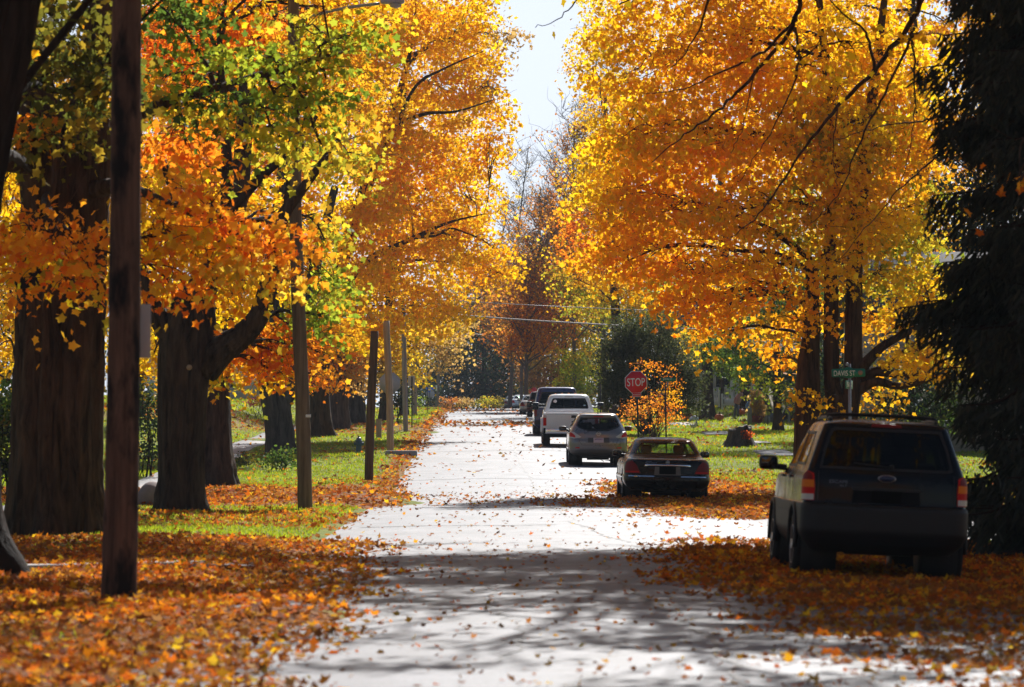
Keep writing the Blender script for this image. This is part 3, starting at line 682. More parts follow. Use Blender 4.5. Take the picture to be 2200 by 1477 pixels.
# T3: dark trunk right behind T2
Y = 94
tree('maple_tree', 'dark maple trunk half hidden behind the forked maple, roots in brown leaves', 'tree', foot(462, Y),
     [[base_row(460, Y, 92)] + tpath(Y, [(460, 990, 84), (458, 900, 78), (458, 800, 76), (465, 700, 70), (480, 600, 60), (500, 480, 50), (520, 350, 40), (530, 150, 30), (540, -100, 18)])],
     [(350, 380, 95, 90, 60, 1.4, 2.0, 'gold'), (440, 320, 99, 70, 50, 1.4, 1.1, 'orange'), (560, 420, 98, 80, 60, 1.4, 1.5, 'gold'), (530, 520, 95, 70, 50, 1.2, 2.0, 'gold'), (650, 470, 96, 60, 60, 1.2, 2.0, 'golddk'), (340, 60, 98, 90, 80, 1.6, 2.6, 'orange'), (470, 60, 98, 110, 80, 1.6, 2.6, 'orange'), (600, 60, 98, 110, 80, 1.6, 2.4, 'gold'), (720, 110, 97, 90, 70, 1.4, 1.9, 'golddk'), (620, 240, 97, 120, 70, 1.5, 1.7, 'gold'), (480, 210, 98, 110, 70, 1.5, 2.2, 'gold'),
      (700, 30, 98, 120, 70, 1.6, 1.5, 'rust'), (340, 180, 98, 80, 70, 1.5, 2.4, 'golddk'), (380, 480, 96, 80, 40, 1.3, 2.2, 'gold'), (270, 620, 99, 60, 160, 1.6, 2.2, 'gold'), (330, 700, 99, 50, 60, 1.3, 2.2, 'gold'), (550, -140, 96, 260, 120, 3, 1.5, 'gold')],
     leaf=.12, seed=13, group=CURB_L, flare=.25)
# T4
Y = 127
tree('maple_tree', 'grey maple trunk leaning left beside a green bush, behind the tall grey-brown pole', 'tree', foot(606, Y),
     [[base_row(606, Y, 62)] + tpath(Y, [(600, 920, 60), (592, 860, 62), (583, 800, 62), (578, 720, 56), (590, 620, 46), (600, 480, 38), (620, 300, 28), (640, 100, 18)]),
      tpath(Y, [(590, 900, 40), (612, 850, 42), (630, 780, 38), (650, 690, 32), (680, 560, 24), (720, 400, 16)])],
     [(600, 690, 128, 70, 50, 1.4, 2.2, 'yelgrn'), (560, 690, 128, 50, 30, 1.2, 2.0, 'golddk'), (660, 620, 128, 60, 60, 1.4, 2.4, 'yelgrn'), (700, 720, 128, 60, 40, 1.2, 2.2, 'gold'), (660, 800, 128, 60, 40, 1.2, 1.4, 'orange'), (720, 660, 129, 60, 60, 1.4, 2.6, 'golddk'), (640, 540, 129, 70, 70, 1.5, 2.4, 'golddk'), (560, 360, 130, 120, 110, 2, 2.2, 'golddk'), (680, 330, 130, 100, 100, 2, 2.4, 'gold'), (760, 220, 130, 90, 80, 2, 2.0, 'golddk'), (600, 180, 130, 130, 100, 2, 2.4, 'golddk'), (430, 250, 130, 130, 110, 2, 2.4, 'gold'), (430, 420, 130, 130, 90, 2, 2.0, 'golddk'), (400, 90, 131, 150, 110, 2, 2.4, 'orange')],
     leaf=.135, seed=17, group=CURB_L, bark='bark_grey', flare=.28)
# T5
Y = 152
tree('maple_tree', 'maple trunk with a long root running right, its bright gold crown hanging over the street', 'tree', foot(688, Y),
     [[base_row(688, Y, 58)] + tpath(Y, [(688, 880, 46), (686, 830, 44), (690, 760, 42), (710, 660, 38), (740, 540, 30), (790, 400, 22), (840, 260, 16), (880, 120, 10)]),
      tpath(Y - 2.4, [(712, 650, 22), (790, 560, 14), (870, 520, 10), (960, 480, 6), (1040, 460, 2)]), tpath(Y - 2.4, [(745, 520, 20), (790, 380, 14), (850, 280, 11), (910, 246, 8), (980, 240, 5), (1060, 215, 2)]),
      tpath(Y - 2.6, [(840, 300, 10), (890, 190, 7), (950, 150, 5), (1040, 110, 1.5)])],
     [(780, 100, 150, 110, 110, 2.4, 1.8, 'bright'), (900, 60, 152, 110, 90, 2.4, 1.8, 'bright'), (1000, 60, 154, 75, 90, 2.2, 2.0, 'gold'), (950, 190, 152, 100, 70, 2.2, 1.6, 'bright'), (1040, 200, 153, 50, 80, 2.0, 2.0, 'gold'), (830, 220, 150, 100, 70, 2.2, 1.6, 'bright'), (820, 330, 150, 110, 80, 2.4, 2.0, 'bright'), (950, 330, 152, 110, 70, 2.4, 2.0, 'bright'), (1050, 320, 153, 36, 50, 1.6, 2.0, 'gold'), (760, 450, 149, 100, 90, 2.4, 2.1, 'bright'), (880, 440, 151, 110, 80, 2.4, 2.1, 'bright'), (1000, 430, 153, 80, 70, 2.2, 2.0, 'bright'), (760, 580, 149, 90, 80, 2.2, 2.1, 'bright'), (880, 560, 151, 110, 80, 2.4, 2.1, 'bright'), (1000, 540, 153, 85, 60, 2.2, 2.0, 'bright'), (1072, 545, 154, 35, 40, 1.4, 2.6, 'gold'), (800, 680, 149, 90, 50, 2.0, 2.0, 'bright'), (900, 660, 151, 90, 50, 2.0, 2.0, 'bright'), (950, 690, 152, 45, 35, 1.5, 2.4, 'yellow'), (760, 700, 149, 50, 40, 1.6, 1.8, 'bright'), (1080, 590, 154, 22, 26, 1.0, 2.0, 'gold'),
      (900, -120, 152, 200, 110, 3, 1.4, 'gold'), (1075, 90, 156, 40, 60, 1.6, .8, 'tan')],
     leaf=.17, seed=21, group=CURB_L, nsub=13, flare=.5, flare_h=.3)
# T6, T6b: trunks further down the left kerb
Y = 176
tree('maple_tree', 'thick dark maple trunk standing left of the dark square-topped pole', 'tree', foot(726, Y),
     [[base_row(726, Y, 48)] + tpath(Y, [(726, 870, 42), (728, 820, 42), (730, 770, 40), (740, 700, 32), (760, 600, 22)])],
     [(720, 770, 176, 45, 40, 1.4, 2.0, 'orange'), (760, 790, 176, 45, 40, 1.4, 2.2, 'tan'), (790, 740, 177, 45, 40, 1.4, 2.2, 'gold'), (740, 720, 177, 60, 40, 1.6, 2.0, 'orange'), (690, 800, 176, 28, 28, 1.1, 1.4, 'gold')],
     leaf=.15, seed=25, group=CURB_L, bark='bark_grey')
Y = 190
tree('maple_tree', 'dark grey maple trunk touching the thick trunk by the dark pole', 'tree', foot(764, Y),
     [[base_row(764, Y, 46)] + tpath(Y, [(764, 870, 40), (762, 810, 40), (766, 750, 36), (780, 680, 28)])],
     [(800, 760, 190, 40, 50, 1.6, 2.0, 'tan'), (840, 730, 190, 45, 45, 1.6, 2.0, 'gold'), (860, 790, 191, 40, 35, 1.5, 1.8, 'yellow'), (830, 700, 191, 60, 40, 1.8, 2.2, 'gold')],
     leaf=.16, seed=27, group=CURB_L, bark='bark_grey')
Y = 235
tree('maple_tree', 'yellow maple far along the left kerb beyond the grey poles', 'tree', foot(868, Y),
     [[base_row(868, Y, 20)] + tpath(Y, [(868, 860, 17), (870, 800, 15), (880, 720, 11), (890, 640, 7)])],
     [(880, 760, 235, 50, 40, 2.2, 2.4, 'yellow'), (930, 720, 236, 55, 40, 2.2, 2.2, 'tan'), (890, 690, 236, 70, 40, 2.4, 2.2, 'gold'), (960, 760, 238, 45, 40, 2, 1.8, 'tan'), (980, 700, 240, 40, 40, 2, 1.6, 'tan'), (900, 800, 236, 30, 25, 1.4, 1.6, 'gold')],
     leaf=.2, tmpl=KITE, seed=29, group=CURB_L)

# ---------------------------------------------------------------- right side
Y = 92
tree('maple_tree', 'huge gold maple with twin trunks behind the DAVIS ST sign', 'tree', foot(1775, Y),
     [[base_row(1737, Y, 66)] + tpath(Y, [(1737, 980, 60), (1737, 900, 56), (1737, 830, 52), (1740, 760, 42), (1746, 680, 32), (1744, 560, 24)]),
      [base_row(1812, Y, 80)] + tpath(Y, [(1812, 980, 74), (1811, 930, 72), (1806, 890, 58), (1788, 830, 34), (1785, 740, 31), (1785, 640, 29), (1783, 520, 26), (1790, 380, 26), (1780, 200, 20), (1760, 0, 14)]),
      tpath(Y, [(1815, 905, 54), (1830, 835, 41), (1833, 740, 38), (1834, 640, 36), (1838, 540, 32), (1850, 420, 32), (1870, 240, 24), (1900, 0, 14)]),
      tpath(Y, [(1840, 800, 28), (1870, 770, 22), (1900, 742, 18), (1960, 710, 14), (2010, 690, 10), (2060, 665, 6)], -.2), tpath(Y, [(1840, 840, 26), (1880, 820, 20), (1930, 830, 16), (1985, 818, 12), (2040, 806, 6)], -.2),
      tpath(Y, [(1850, 810, 24), (1900, 790, 18), (1940, 760, 14), (2000, 720, 10), (2060, 690, 5)], -.3), tpath(Y, [(1860, 798, 16), (1930, 806, 12), (2000, 805, 9), (2070, 806, 5)], -.4)],
     [(1400, 120, 92, 130, 120, 2.0, 2.2, 'gold'), (1560, 80, 92, 150, 130, 2.2, 2.4, 'golddk'), (1740, 100, 92, 160, 140, 2.2, 2.4, 'gold'), (1900, 140, 93, 120, 150, 2.0, 2.4, 'gold'),
      (1350, 300, 91, 90, 120, 1.8, 2.4, 'gold'), (1480, 300, 91, 130, 120, 2.0, 2.5, 'gold'), (1640, 300, 92, 140, 130, 2.2, 2.5, 'gold'), (1790, 300, 92, 130, 120, 2.0, 2.4, 'yelgrn'), (1920, 330, 93, 110, 130, 2.0, 2.4, 'golddk'),
      (1320, 430, 91, 80, 80, 1.6, 2.4, 'gold'), (1430, 450, 91, 110, 90, 1.8, 2.6, 'gold'), (1570, 450, 91, 120, 90, 2.0, 2.6, 'gold'), (1710, 450, 92, 110, 90, 2.0, 2.4, 'yelgrn'), (1840, 460, 92, 110, 90, 2.0, 2.2, 'gold'), (1950, 480, 93, 80, 100, 1.8, 2.2, 'yelgrn'),
      (1350, 560, 91, 85, 60, 1.6, 2.4, 'amber'), (1460, 590, 91, 100, 60, 1.7, 2.6, 'amber'), (1580, 580, 91, 90, 60, 1.7, 2.4, 'gold'), (1560, 655, 91, 70, 50, 1.4, 2.6, 'amber'), (1480, 650, 91, 60, 35, 1.3, 2.2, 'amber'), (1550, 715, 91, 26, 26, .8, 2.2, 'amber'), (1680, 570, 92, 80, 60, 1.6, 1.6, 'gold'),
      (1900, 590, 93, 100, 70, 1.8, 1.8, 'yelgrn'), (1990, 620, 93, 60, 60, 1.4, 1.8, 'gold'), (2010, 740, 89, 70, 40, 1.0, 3.2, 'yellow'), (1975, 770, 89, 45, 26, .8, 2.8, 'gold'), (1720, 700, 93, 60, 60, 1.5, 1.5, 'amber'), (1690, 770, 93, 50, 40, 1.3, 1.4, 'golddk'), (1755, 872, 89.5, 22, 26, .5, 2.4, 'gold'), (1890, 690, 94, 50, 40, 1.3, 1.4, 'golddk'), (1880, 840, 94, 50, 30, 1.1, 1.4, 'golddk'),
      (1790, 570, 90, 70, 45, 1.0, 1.6, 'gold'), (1830, 470, 90, 70, 50, 1.1, 1.8, 'gold'), (1800, 370, 90, 70, 50, 1.1, 1.8, 'gold'), (1850, 270, 90, 70, 60, 1.1, 1.8, 'gold'), (1800, 180, 90, 70, 50, 1.1, 1.6, 'gold'), (1740, 640, 90, 46, 40, .8, 1.5, 'amber'), (1700, 690, 90, 40, 30, .7, 1.4, 'gold'),
      (1460, -90, 92, 200, 100, 2.4, 1.6, 'gold'), (1760, -100, 92, 200, 100, 2.4, 1.6, 'gold'), (1330, 10, 92, 70, 60, 1.6, 1.6, 'gold')],
     leaf=.138, seed=31, group=CURB_R, bark='bark_red', nsub=13, flare=.1, nseg=60)
# T9: overhead tree near the camera, trunk behind the spruce, bare drooping branches
Y = 58
rb = np.random.default_rng(77)
br = []
def hang(pts, r0_, Yb):
    br.append(np.array([(*P(px, py, Yb + k * .15), max(.006, r0_ * (1 - .9 * k / (len(pts) - 1)))) for k, (px, py) in enumerate(pts)]))
hang([(2120, -200), (2020, -80), (1960, 40), (1880, 150), (1800, 230), (1720, 330), (1640, 450), (1570, 510)], .06, 58)
hang([(1965, 60), (1900, 200), (1850, 300), (1800, 420), (1740, 480)], .025, 58)
hang([(1740, -200), (1725, -40), (1700, 60), (1620, 160), (1540, 240), (1470, 290), (1400, 350)], .05, 57)
hang([(1712, 40), (1640, 110), (1560, 150), (1470, 190), (1380, 205)], .028, 57.5)
hang([(1708, 60), (1716, 130), (1690, 220), (1640, 310), (1590, 390)], .022, 57)
hang([(1960, 70), (1965, 180), (1960, 300), (1930, 410)], .020, 58)
hang([(1880, 160), (1860, 70), (1800, 20), (1760, -40)], .03, 58)
hang([(2060, 230), (1980, 260), (1900, 270), (1800, 300)], .022, 58.5)
hang([(2060, 300), (2010, 340), (1940, 400), (1870, 480), (1800, 560)], .022, 58.4)
hang([(1540, -150), (1520, 0), (1490, 90), (1430, 160)], .03, 57)
hang([(1320, -160), (1250, -20), (1200, 40), (1150, 60)], .02, 60)
hang([(1620, 150), (1600, 260), (1570, 330)], .012, 57)
hang([(1800, 230), (1790, 330), (1800, 400)], .012, 58)
tree('maple_tree', 'overhanging maple behind the spruce, thin dark branches drooping across the gold crown', 'tree', foot(2270, Y),
     [[base_row(2270, Y, 100)] + tpath(Y, [(2270, 900, 86), (2268, 600, 80), (2250, 300, 76), (2190, 50, 74), (2080, -150, 66), (2020, -330, 50), (1900, -560, 34)]), tpath(Y, [(2120, -50, 60), (1960, -170, 44), (1740, -230, 34), (1500, -260, 26), (1200, -330, 14)]),
      tpath(Y, [(2090, -150, 50), (2180, -330, 36), (2250, -560, 22)])],
     [(1830, 90, 56, 70, 40, .7, .5, 'gold'), (1720, 130, 56, 60, 45, .7, .35, 'gold'), (1960, 80, 57, 60, 50, .7, .4, 'gold'),
      (1700, -260, 57, 300, 140, 3, 2.2, 'gold'), (1300, -250, 56, 300, 120, 3, 1.5, 'gold'), (2100, -280, 58, 320, 150, 3, 2.4, 'gold'), (1950, -480, 56, 400, 150, 4, 2.2, 'gold'), (1400, -480, 54, 450, 150, 3.5, 1.3, 'gold'), (1850, -700, 55, 600, 200, 4, 1.6, 'gold'), (2350, -450, 56, 350, 250, 4, 2.0, 'gold'), (1000, -330, 55, 260, 110, 3, .9, 'gold'), (2250, -150, 60, 200, 140, 2.5, 2.4, 'golddk'), wc(2, 56.5, 10, 2.2, 1.6, .8, 2.5, 'gold'), wc(5, 57, 10.5, 2.2, 2.2, 1, 2.5, 'gold'), wc(-.6, 57.5, 10.5, 1.6, 1.3, .7, 2, 'gold'), wc(7, 55, 11, 2.6, 3, 1.4, 2.6, 'gold'), wc(6, 49, 10, 2.4, 2.4, 1.1, 2.5, 'gold'), wc(8.5, 46, 10, 2.6, 3, 1.4, 2.5, 'gold'), wc(3.5, 52, 11.5, 2.2, 1.3, .8, 2, 'gold'), wc(3, 45, 9.5, 2.0, .9, .5, 1.8, 'gold'), wc(6.5, 41.5, 9.5, 2.2, 1.4, .8, 2.2, 'gold'), wc(1, 48, 11, 2.0, .6, .4, 1.6, 'gold'), wc(4.5, 37.5, 8.8, 2.2, .7, .5, 1.6, 'gold'), wc(8, 38, 9, 2, 1.6, .9, 2, 'gold'), wc(9, 52, 9, 2, 3, 1.3, 2.5, 'gold'), wc(7, 60, 12, 3, 2.5, 1.2, 3, 'gold'), wc(10, 58, 12, 3, 3, 1.4, 3, 'gold'), wc(7.5, 51, 12.5, 3, 3, 1.2, 3, 'gold'), wc(5, 53.5, 9.6, 2.2, 1.2, .7, 2.6, 'gold'), wc(7, 47, 12, 2.6, 2, 1.0, 2.6, 'gold'), wc(11, 48, 11, 2.4, 3, 1.4, 2.6, 'gold'), wc(4.16, 32.7, 8.9, 2.6, .3, .25, 1.2, 'gold'), wc(6.22, 33.7, 8.7, 2.2, .3, .25, 1.6, 'gold'), wc(3.12, 35.3, 9.1, 1.8, .3, .25, 0.9, 'gold'), wc(6.84, 35.9, 8.8, 2.6, .3, .25, 1.8, 'gold'), wc(4.80, 36.6, 8.7, 2.0, .3, .25, 1.3, 'gold'), wc(2.32, 38.5, 9.1, 1.6, .3, .25, 0.9, 'gold'), wc(4.51, 40.1, 9.7, 1.8, .3, .25, 0.8, 'gold'), wc(3.27, 43.7, 9.6, 2.2, .3, .25, 1.0, 'gold'), wc(4.86, 45.5, 9.5, 2.2, .3, .25, 1.3, 'gold'), wc(2.06, 46.0, 8.9, 1.8, .3, .25, 1.0, 'gold'), wc(3.97, 48.1, 9.2, 2.4, .3, .25, 1.4, 'gold'), wc(5.28, 49.3, 8.9, 2.2, .3, .25, 1.4, 'gold'), wc(2.64, 50.6, 8.8, 2.0, .3, .25, 1.2, 'gold'), wc(4.22, 51.9, 8.7, 2.4, .3, .25, 1.6, 'gold'),
      (1250, -40, 62, 120, 30, 1.2, .5, 'gold'), (2190, 390, 44, 16, 30, .4, .7, 'orange')],
     limbs=br, leaf=.125, seed=37, group=CURB_R, nsub=6, flare=.2)
# right kerb trees further on
Y = 168
tree('maple_tree', 'green and gold maple behind the twin-trunked maple, half shaded', 'tree', foot(1660, Y),
     [[base_row(1672, Y, 22)] + tpath(Y, [(1671, 880, 18), (1670, 830, 17), (1668, 760, 15), (1660, 660, 12), (1650, 520, 8)])],
     [(1640, 640, 168, 80, 60, 1.8, 2.4, 'green'), (1560, 740, 169, 50, 50, 1.6, 2.4, 'green'), (1610, 780, 169, 60, 50, 1.6, 2.2, 'green'), (1680, 700, 168, 60, 60, 1.7, 2.0, 'golddk'), (1640, 830, 168, 45, 25, 1.2, 1.6, 'lime'), (1690, 820, 168, 30, 30, 1.2, 1.4, 'dkgreen'), (1730, 640, 168, 70, 60, 1.7, 1.8, 'green')],
     leaf=.15, tmpl=OVAL, seed=41, group=CURB_R, lmat='leaf_green')
Y = 205
tree('maple_tree', 'dark shaggy-barked tree trunk in front of the white picket fence', 'tree', foot(1522, Y),
     [[base_row(1522, Y, 30)] + tpath(Y, [(1521, 850, 25), (1520, 800, 24), (1518, 750, 24), (1515, 690, 20), (1505, 600, 14)])],
     [(1500, 740, 206, 45, 40, 1.8, 1.8, 'yelgrn'), (1530, 690, 206, 60, 40, 2, 2, 'yelgrn'), (1470, 720, 206, 30, 30, 1.4, 1.2, 'yellow')], leaf=.18, tmpl=KITE, seed=43, group=CURB_R, flare=.5)
Y = 225
tree('maple_tree', 'slim brown trunk between the fence panels near the porch', 'tree', foot(1551, Y), [[base_row(1551, Y, 13)] + tpath(Y, [(1550, 850, 11), (1550, 800, 10), (1548, 720, 8)])],
     [(1560, 720, 226, 60, 50, 2, 1.8, 'dkgreen'), (1610, 720, 226, 60, 50, 2, 2, 'green')], leaf=.2, tmpl=KITE, seed=44, group=CURB_R)
Y = 215
tree('maple_tree', 'broad dark trunk right of the picket fence with a reddish figure beside it', 'tree', foot(1602, Y), [[base_row(1602, Y, 30)] + tpath(Y, [(1601, 860, 25), (1600, 820, 24), (1598, 760, 22), (1590, 680, 16)])],
     [(1620, 740, 216, 60, 50, 2, 2, 'dkgreen'), (1560, 780, 216, 40, 40, 1.6, 1.2, 'green')], leaf=.2, tmpl=KITE, seed=45, group=CURB_R)
# the tall half-bare trees that close the street
def bare_tree(label, px, Y, top, spread_px, pal, cov, seed, name='half_bare_tree', n=60, bark='twig_grey', low=600, w=9):
    r = np.random.default_rng(seed); f = np.array(foot(px, Y)); s = S(Y)
    root = thing(name, label, 'tree', f, group='tall half-bare trees at the end of the street'); mb = MB()
    H_ = PZ(top, Y) - f[2]
    path = np.array([(0, 0, -.1, w / 2 / s), (r.normal(0, .15), 0, H_ * .3, w * .42 / s), (r.normal(0, .4), 0, H_ * .6, w * .26 / s), (r.normal(0, .7), 0, H_ * .97, .03)])
    V, F = trunk_arrays(path, 12, .05, .3, seed, .4); mb.add(V, F)
    q = catmull(path, 8); tips = []
    for k in range(n):
        t = r.uniform(.22, .97); st = np.array([np.interp(t, np.linspace(0, 1, len(q)), q[:, j]) for j in range(3)])
        a = r.uniform(0, 6.28); L = spread_px / s * r.uniform(.45, 1) * (1.15 - .75 * t)
        e = st + np.array([math.cos(a) * L, math.sin(a) * L, L * r.uniform(.5, 1.3)])
        p = limb_path(st, e, .02, r, .12); V, F = tube_arrays(p, np.linspace(.075 * (1.2 - t), .016, len(p)), 5, False); mb.add(V, F)
        for _ in range(6):
            s2 = p[r.integers(len(p) // 4, len(p))]; e2 = s2 + np.array([r.normal(0, .9), r.normal(0, .9), r.uniform(.3, 1.8)]) * (.5 + .25 * L)
            p2 = limb_path(s2, e2, .02, r, .15)[::2]; V, F = tube_arrays(p2, np.linspace(.020, .008, len(p2)), 4, False); mb.add(V, F); tips.append(p2)
            for _ in range(2):
                s3 = p2[r.integers(len(p2) // 3, len(p2))]; e3 = s3 + np.array([r.normal(0, .5), r.normal(0, .5), r.uniform(.1, .9)]) * (.5 + .2 * L)
                p3 = np.array([s3, (s3 + e3) / 2 + r.normal(0, .05, 3), e3]); V, F = tube_arrays(p3, np.array([.011, .009, .006]), 3, False); mb.add(V, F)
    mb.build('trunk', M[bark], root, smooth=True)
    if cov:
        pts = np.concatenate(tips); pts = pts[pts[:, 2] < H_ * .93]; m = int(cov * 1000)
        lowness = np.clip(1.15 - pts[:, 2] / H_, .05, 1) ** 1.3; idx = r.choice(len(pts), m, p=lowness / lowness.sum())
        pos = pts[idx] + r.normal(0, .22, (m, 3)); ci = (idx // 9)
        V, F = leaves(pos, r.uniform(.14, .24, m), KITE, r=r)
        link('crown', np_mesh('crown', V, F=F, col=colours(pal, ci, m, r)), M['leaf'], root)
    return root
bare_tree('tallest half-bare tree right of the sky gap, purple-brown twigs with sparse rust leaves', 1235, 268, 205, 150, 'rust', 9, 51, n=85)
bare_tree('rust-leaved half-bare tree lower down, in front of the tallest one', 1160, 292, 420, 130, 'rust', 9, 52, n=60)
bare_tree('thin bare tree with pale grey twigs at the left side of the sky gap', 1120, 330, 300, 90, 'tan', .8, 53, n=45, w=7)
bare_tree('twiggy tree crossing the sky gap from the right, few orange leaves', 1300, 240, 90, 170, 'gold', 5, 54, n=70, w=12)
bare_tree('brown-purple twiggy tree low in the sky gap, left of the rust-leaved one', 1095, 320, 440, 120, 'rust', 8, 55, n=70)
bare_tree('brown half-bare tree in the sky gap, just left of the tallest one', 1190, 300, 330, 150, 'brown', 9, 56, n=85)
bare_tree('rusty half-bare tree at the foot of the sky gap behind the gold bough tip', 1130, 262, 500, 110, 'rust', 6, 57, n=60)
# mid-right gold tree filling behind the big maple
Y = 215
tree('maple_tree', 'gold maple beyond the parked pickup on the right kerb', 'tree', foot(1330, Y),
     [[base_row(1330, Y, 30)] + tpath(Y, [(1330, 850, 24), (1328, 760, 22), (1320, 620, 18), (1310, 420, 12), (1300, 200, 6)])],
     [(1280, 130, 215, 60, 80, 2.4, 1.5, 'gold'), (1300, 260, 215, 60, 80, 2.6, 2.2, 'gold'), (1290, 400, 215, 70, 80, 2.8, 2.2, 'gold'), (1270, 520, 215, 70, 60, 2.6, 1.8, 'orange'), (1250, 470, 214, 60, 40, 2.2, 1.4, 'orange'), (1320, 600, 215, 80, 60, 2.6, 2.0, 'gold'), (1380, 640, 216, 80, 50, 2.6, 1.8, 'yelgrn'), (1280, 650, 216, 70, 50, 2.4, 1.8, 'yelgrn'), (1400, 500, 216, 90, 90, 2.6, 2, 'golddk'), (1420, 320, 216, 90, 110, 2.6, 2, 'golddk'), (1230, 600, 214, 45, 40, 2, 1.4, 'yelgrn')],
     leaf=.19, tmpl=KITE, seed=47, group=CURB_R)
Y = 285
tree('maple_tree', 'red-orange and yellow tree at the end of the street behind the parked van', 'tree', foot(1215, Y),
     [[base_row(1215, Y, 20)] + tpath(Y, [(1215, 850, 16), (1213, 780, 14), (1210, 680, 10), (1200, 600, 6)])],
     [(1190, 690, 285, 50, 50, 2.6, 2.6, 'red'), (1150, 660, 286, 50, 40, 2.4, 2.6, 'orange'), (1230, 700, 285, 55, 60, 2.6, 3.0, 'yelgrn'), (1260, 760, 284, 50, 50, 2.4, 3.0, 'yelgrn'), (1170, 760, 286, 50, 45, 2.4, 2.6, 'tan'), (1210, 630, 286, 60, 40, 2.4, 2.2, 'orange'), (1130, 620, 288, 60, 40, 2.4, 1.8, 'rust'), (1240, 790, 283, 36, 36, 1.8, 2.4, 'yelgrn'), (1265, 650, 284, 50, 50, 2.4, 3.0, 'yelgrn'), (1180, 810, 284, 40, 30, 2, 2.4, 'brown'), (1120, 700, 288, 36, 40, 2, 2.0, 'tan'), (1230, 830, 283, 40, 22, 2, 2.4, 'dkyel')],
     leaf=.22, tmpl=KITE, seed=49, group=CURB_R, nsub=6)
# far wood closing the street
WOOD = 'trees of the wood that closes the street'
def far_tree(label, px, Y, top, wpx, pal, cov, seed, name='wood_tree', low=860):
    r = np.random.default_rng(seed); cl = []
    nrow = max(2, int((low - top) / 42))
    for k in range(nrow):
        t = (k + .5) / nrow; py = top + (low - top) * t; ww = wpx * (.45 + .55 * math.sin(min(1, t * 1.3) * math.pi / 1.6))
        for sgn in (-.45, .45):
            cl.append((px + sgn * ww + r.normal(0, 8), py + r.normal(0, 8), Y + r.normal(0, .8), ww * .6, 32, 2.2, cov, pal if r.random() < .8 else r.choice(['dkgreen', 'tan', 'dkyel'])))
    tree(name, label, 'tree', foot(px, Y), [[base_row(px, Y, 14)] + tpath(Y, [(px, 850, 11), (px, (top + low) / 2, 8), (px, top + 20, 3)])], cl, leaf=.30, tmpl=KITE, seed=seed, group=WOOD, nsub=2, lmat='leaf_green', tight=1.2)
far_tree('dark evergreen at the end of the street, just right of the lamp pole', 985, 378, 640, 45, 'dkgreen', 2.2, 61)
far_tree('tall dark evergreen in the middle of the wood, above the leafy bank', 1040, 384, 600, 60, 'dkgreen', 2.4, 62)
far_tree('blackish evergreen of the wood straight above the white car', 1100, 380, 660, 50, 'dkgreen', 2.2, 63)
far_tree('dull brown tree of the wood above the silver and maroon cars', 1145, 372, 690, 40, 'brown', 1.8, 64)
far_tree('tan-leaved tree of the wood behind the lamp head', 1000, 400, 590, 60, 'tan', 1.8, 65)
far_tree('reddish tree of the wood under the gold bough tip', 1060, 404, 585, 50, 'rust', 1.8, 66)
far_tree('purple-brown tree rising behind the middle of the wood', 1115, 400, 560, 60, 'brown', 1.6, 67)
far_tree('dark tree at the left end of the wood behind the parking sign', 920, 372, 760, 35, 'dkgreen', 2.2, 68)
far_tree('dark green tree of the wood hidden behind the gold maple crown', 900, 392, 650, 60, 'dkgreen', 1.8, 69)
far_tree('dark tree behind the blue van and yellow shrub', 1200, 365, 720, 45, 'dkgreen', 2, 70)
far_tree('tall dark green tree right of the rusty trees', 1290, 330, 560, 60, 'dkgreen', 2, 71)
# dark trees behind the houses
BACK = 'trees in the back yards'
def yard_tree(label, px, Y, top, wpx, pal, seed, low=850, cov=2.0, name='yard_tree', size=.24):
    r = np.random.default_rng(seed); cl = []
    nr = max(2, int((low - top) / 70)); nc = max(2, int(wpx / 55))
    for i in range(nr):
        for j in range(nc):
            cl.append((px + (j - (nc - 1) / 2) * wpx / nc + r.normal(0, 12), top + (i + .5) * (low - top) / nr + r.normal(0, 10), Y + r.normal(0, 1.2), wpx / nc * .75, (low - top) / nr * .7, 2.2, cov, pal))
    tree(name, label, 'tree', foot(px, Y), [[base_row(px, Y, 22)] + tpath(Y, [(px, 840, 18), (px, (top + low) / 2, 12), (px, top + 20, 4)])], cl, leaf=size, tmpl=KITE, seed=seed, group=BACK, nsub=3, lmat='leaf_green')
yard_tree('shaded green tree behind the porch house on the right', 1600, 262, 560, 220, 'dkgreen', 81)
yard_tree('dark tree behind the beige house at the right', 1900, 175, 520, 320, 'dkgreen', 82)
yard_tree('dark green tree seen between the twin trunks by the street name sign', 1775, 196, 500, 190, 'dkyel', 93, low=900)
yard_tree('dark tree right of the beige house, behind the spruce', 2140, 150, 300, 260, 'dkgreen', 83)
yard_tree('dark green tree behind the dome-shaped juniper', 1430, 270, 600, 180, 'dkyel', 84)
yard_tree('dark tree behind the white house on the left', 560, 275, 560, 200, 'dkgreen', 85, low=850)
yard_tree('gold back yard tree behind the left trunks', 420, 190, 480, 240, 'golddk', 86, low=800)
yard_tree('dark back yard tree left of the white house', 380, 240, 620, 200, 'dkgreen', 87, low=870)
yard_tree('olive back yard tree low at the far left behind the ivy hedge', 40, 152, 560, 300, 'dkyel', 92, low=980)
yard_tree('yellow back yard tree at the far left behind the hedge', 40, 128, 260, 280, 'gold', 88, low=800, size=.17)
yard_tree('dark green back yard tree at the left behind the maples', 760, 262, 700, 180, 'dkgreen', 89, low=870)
yard_tree('gold tree high behind the left maples', 300, 165, 120, 420, 'gold', 90, low=500, size=.19)

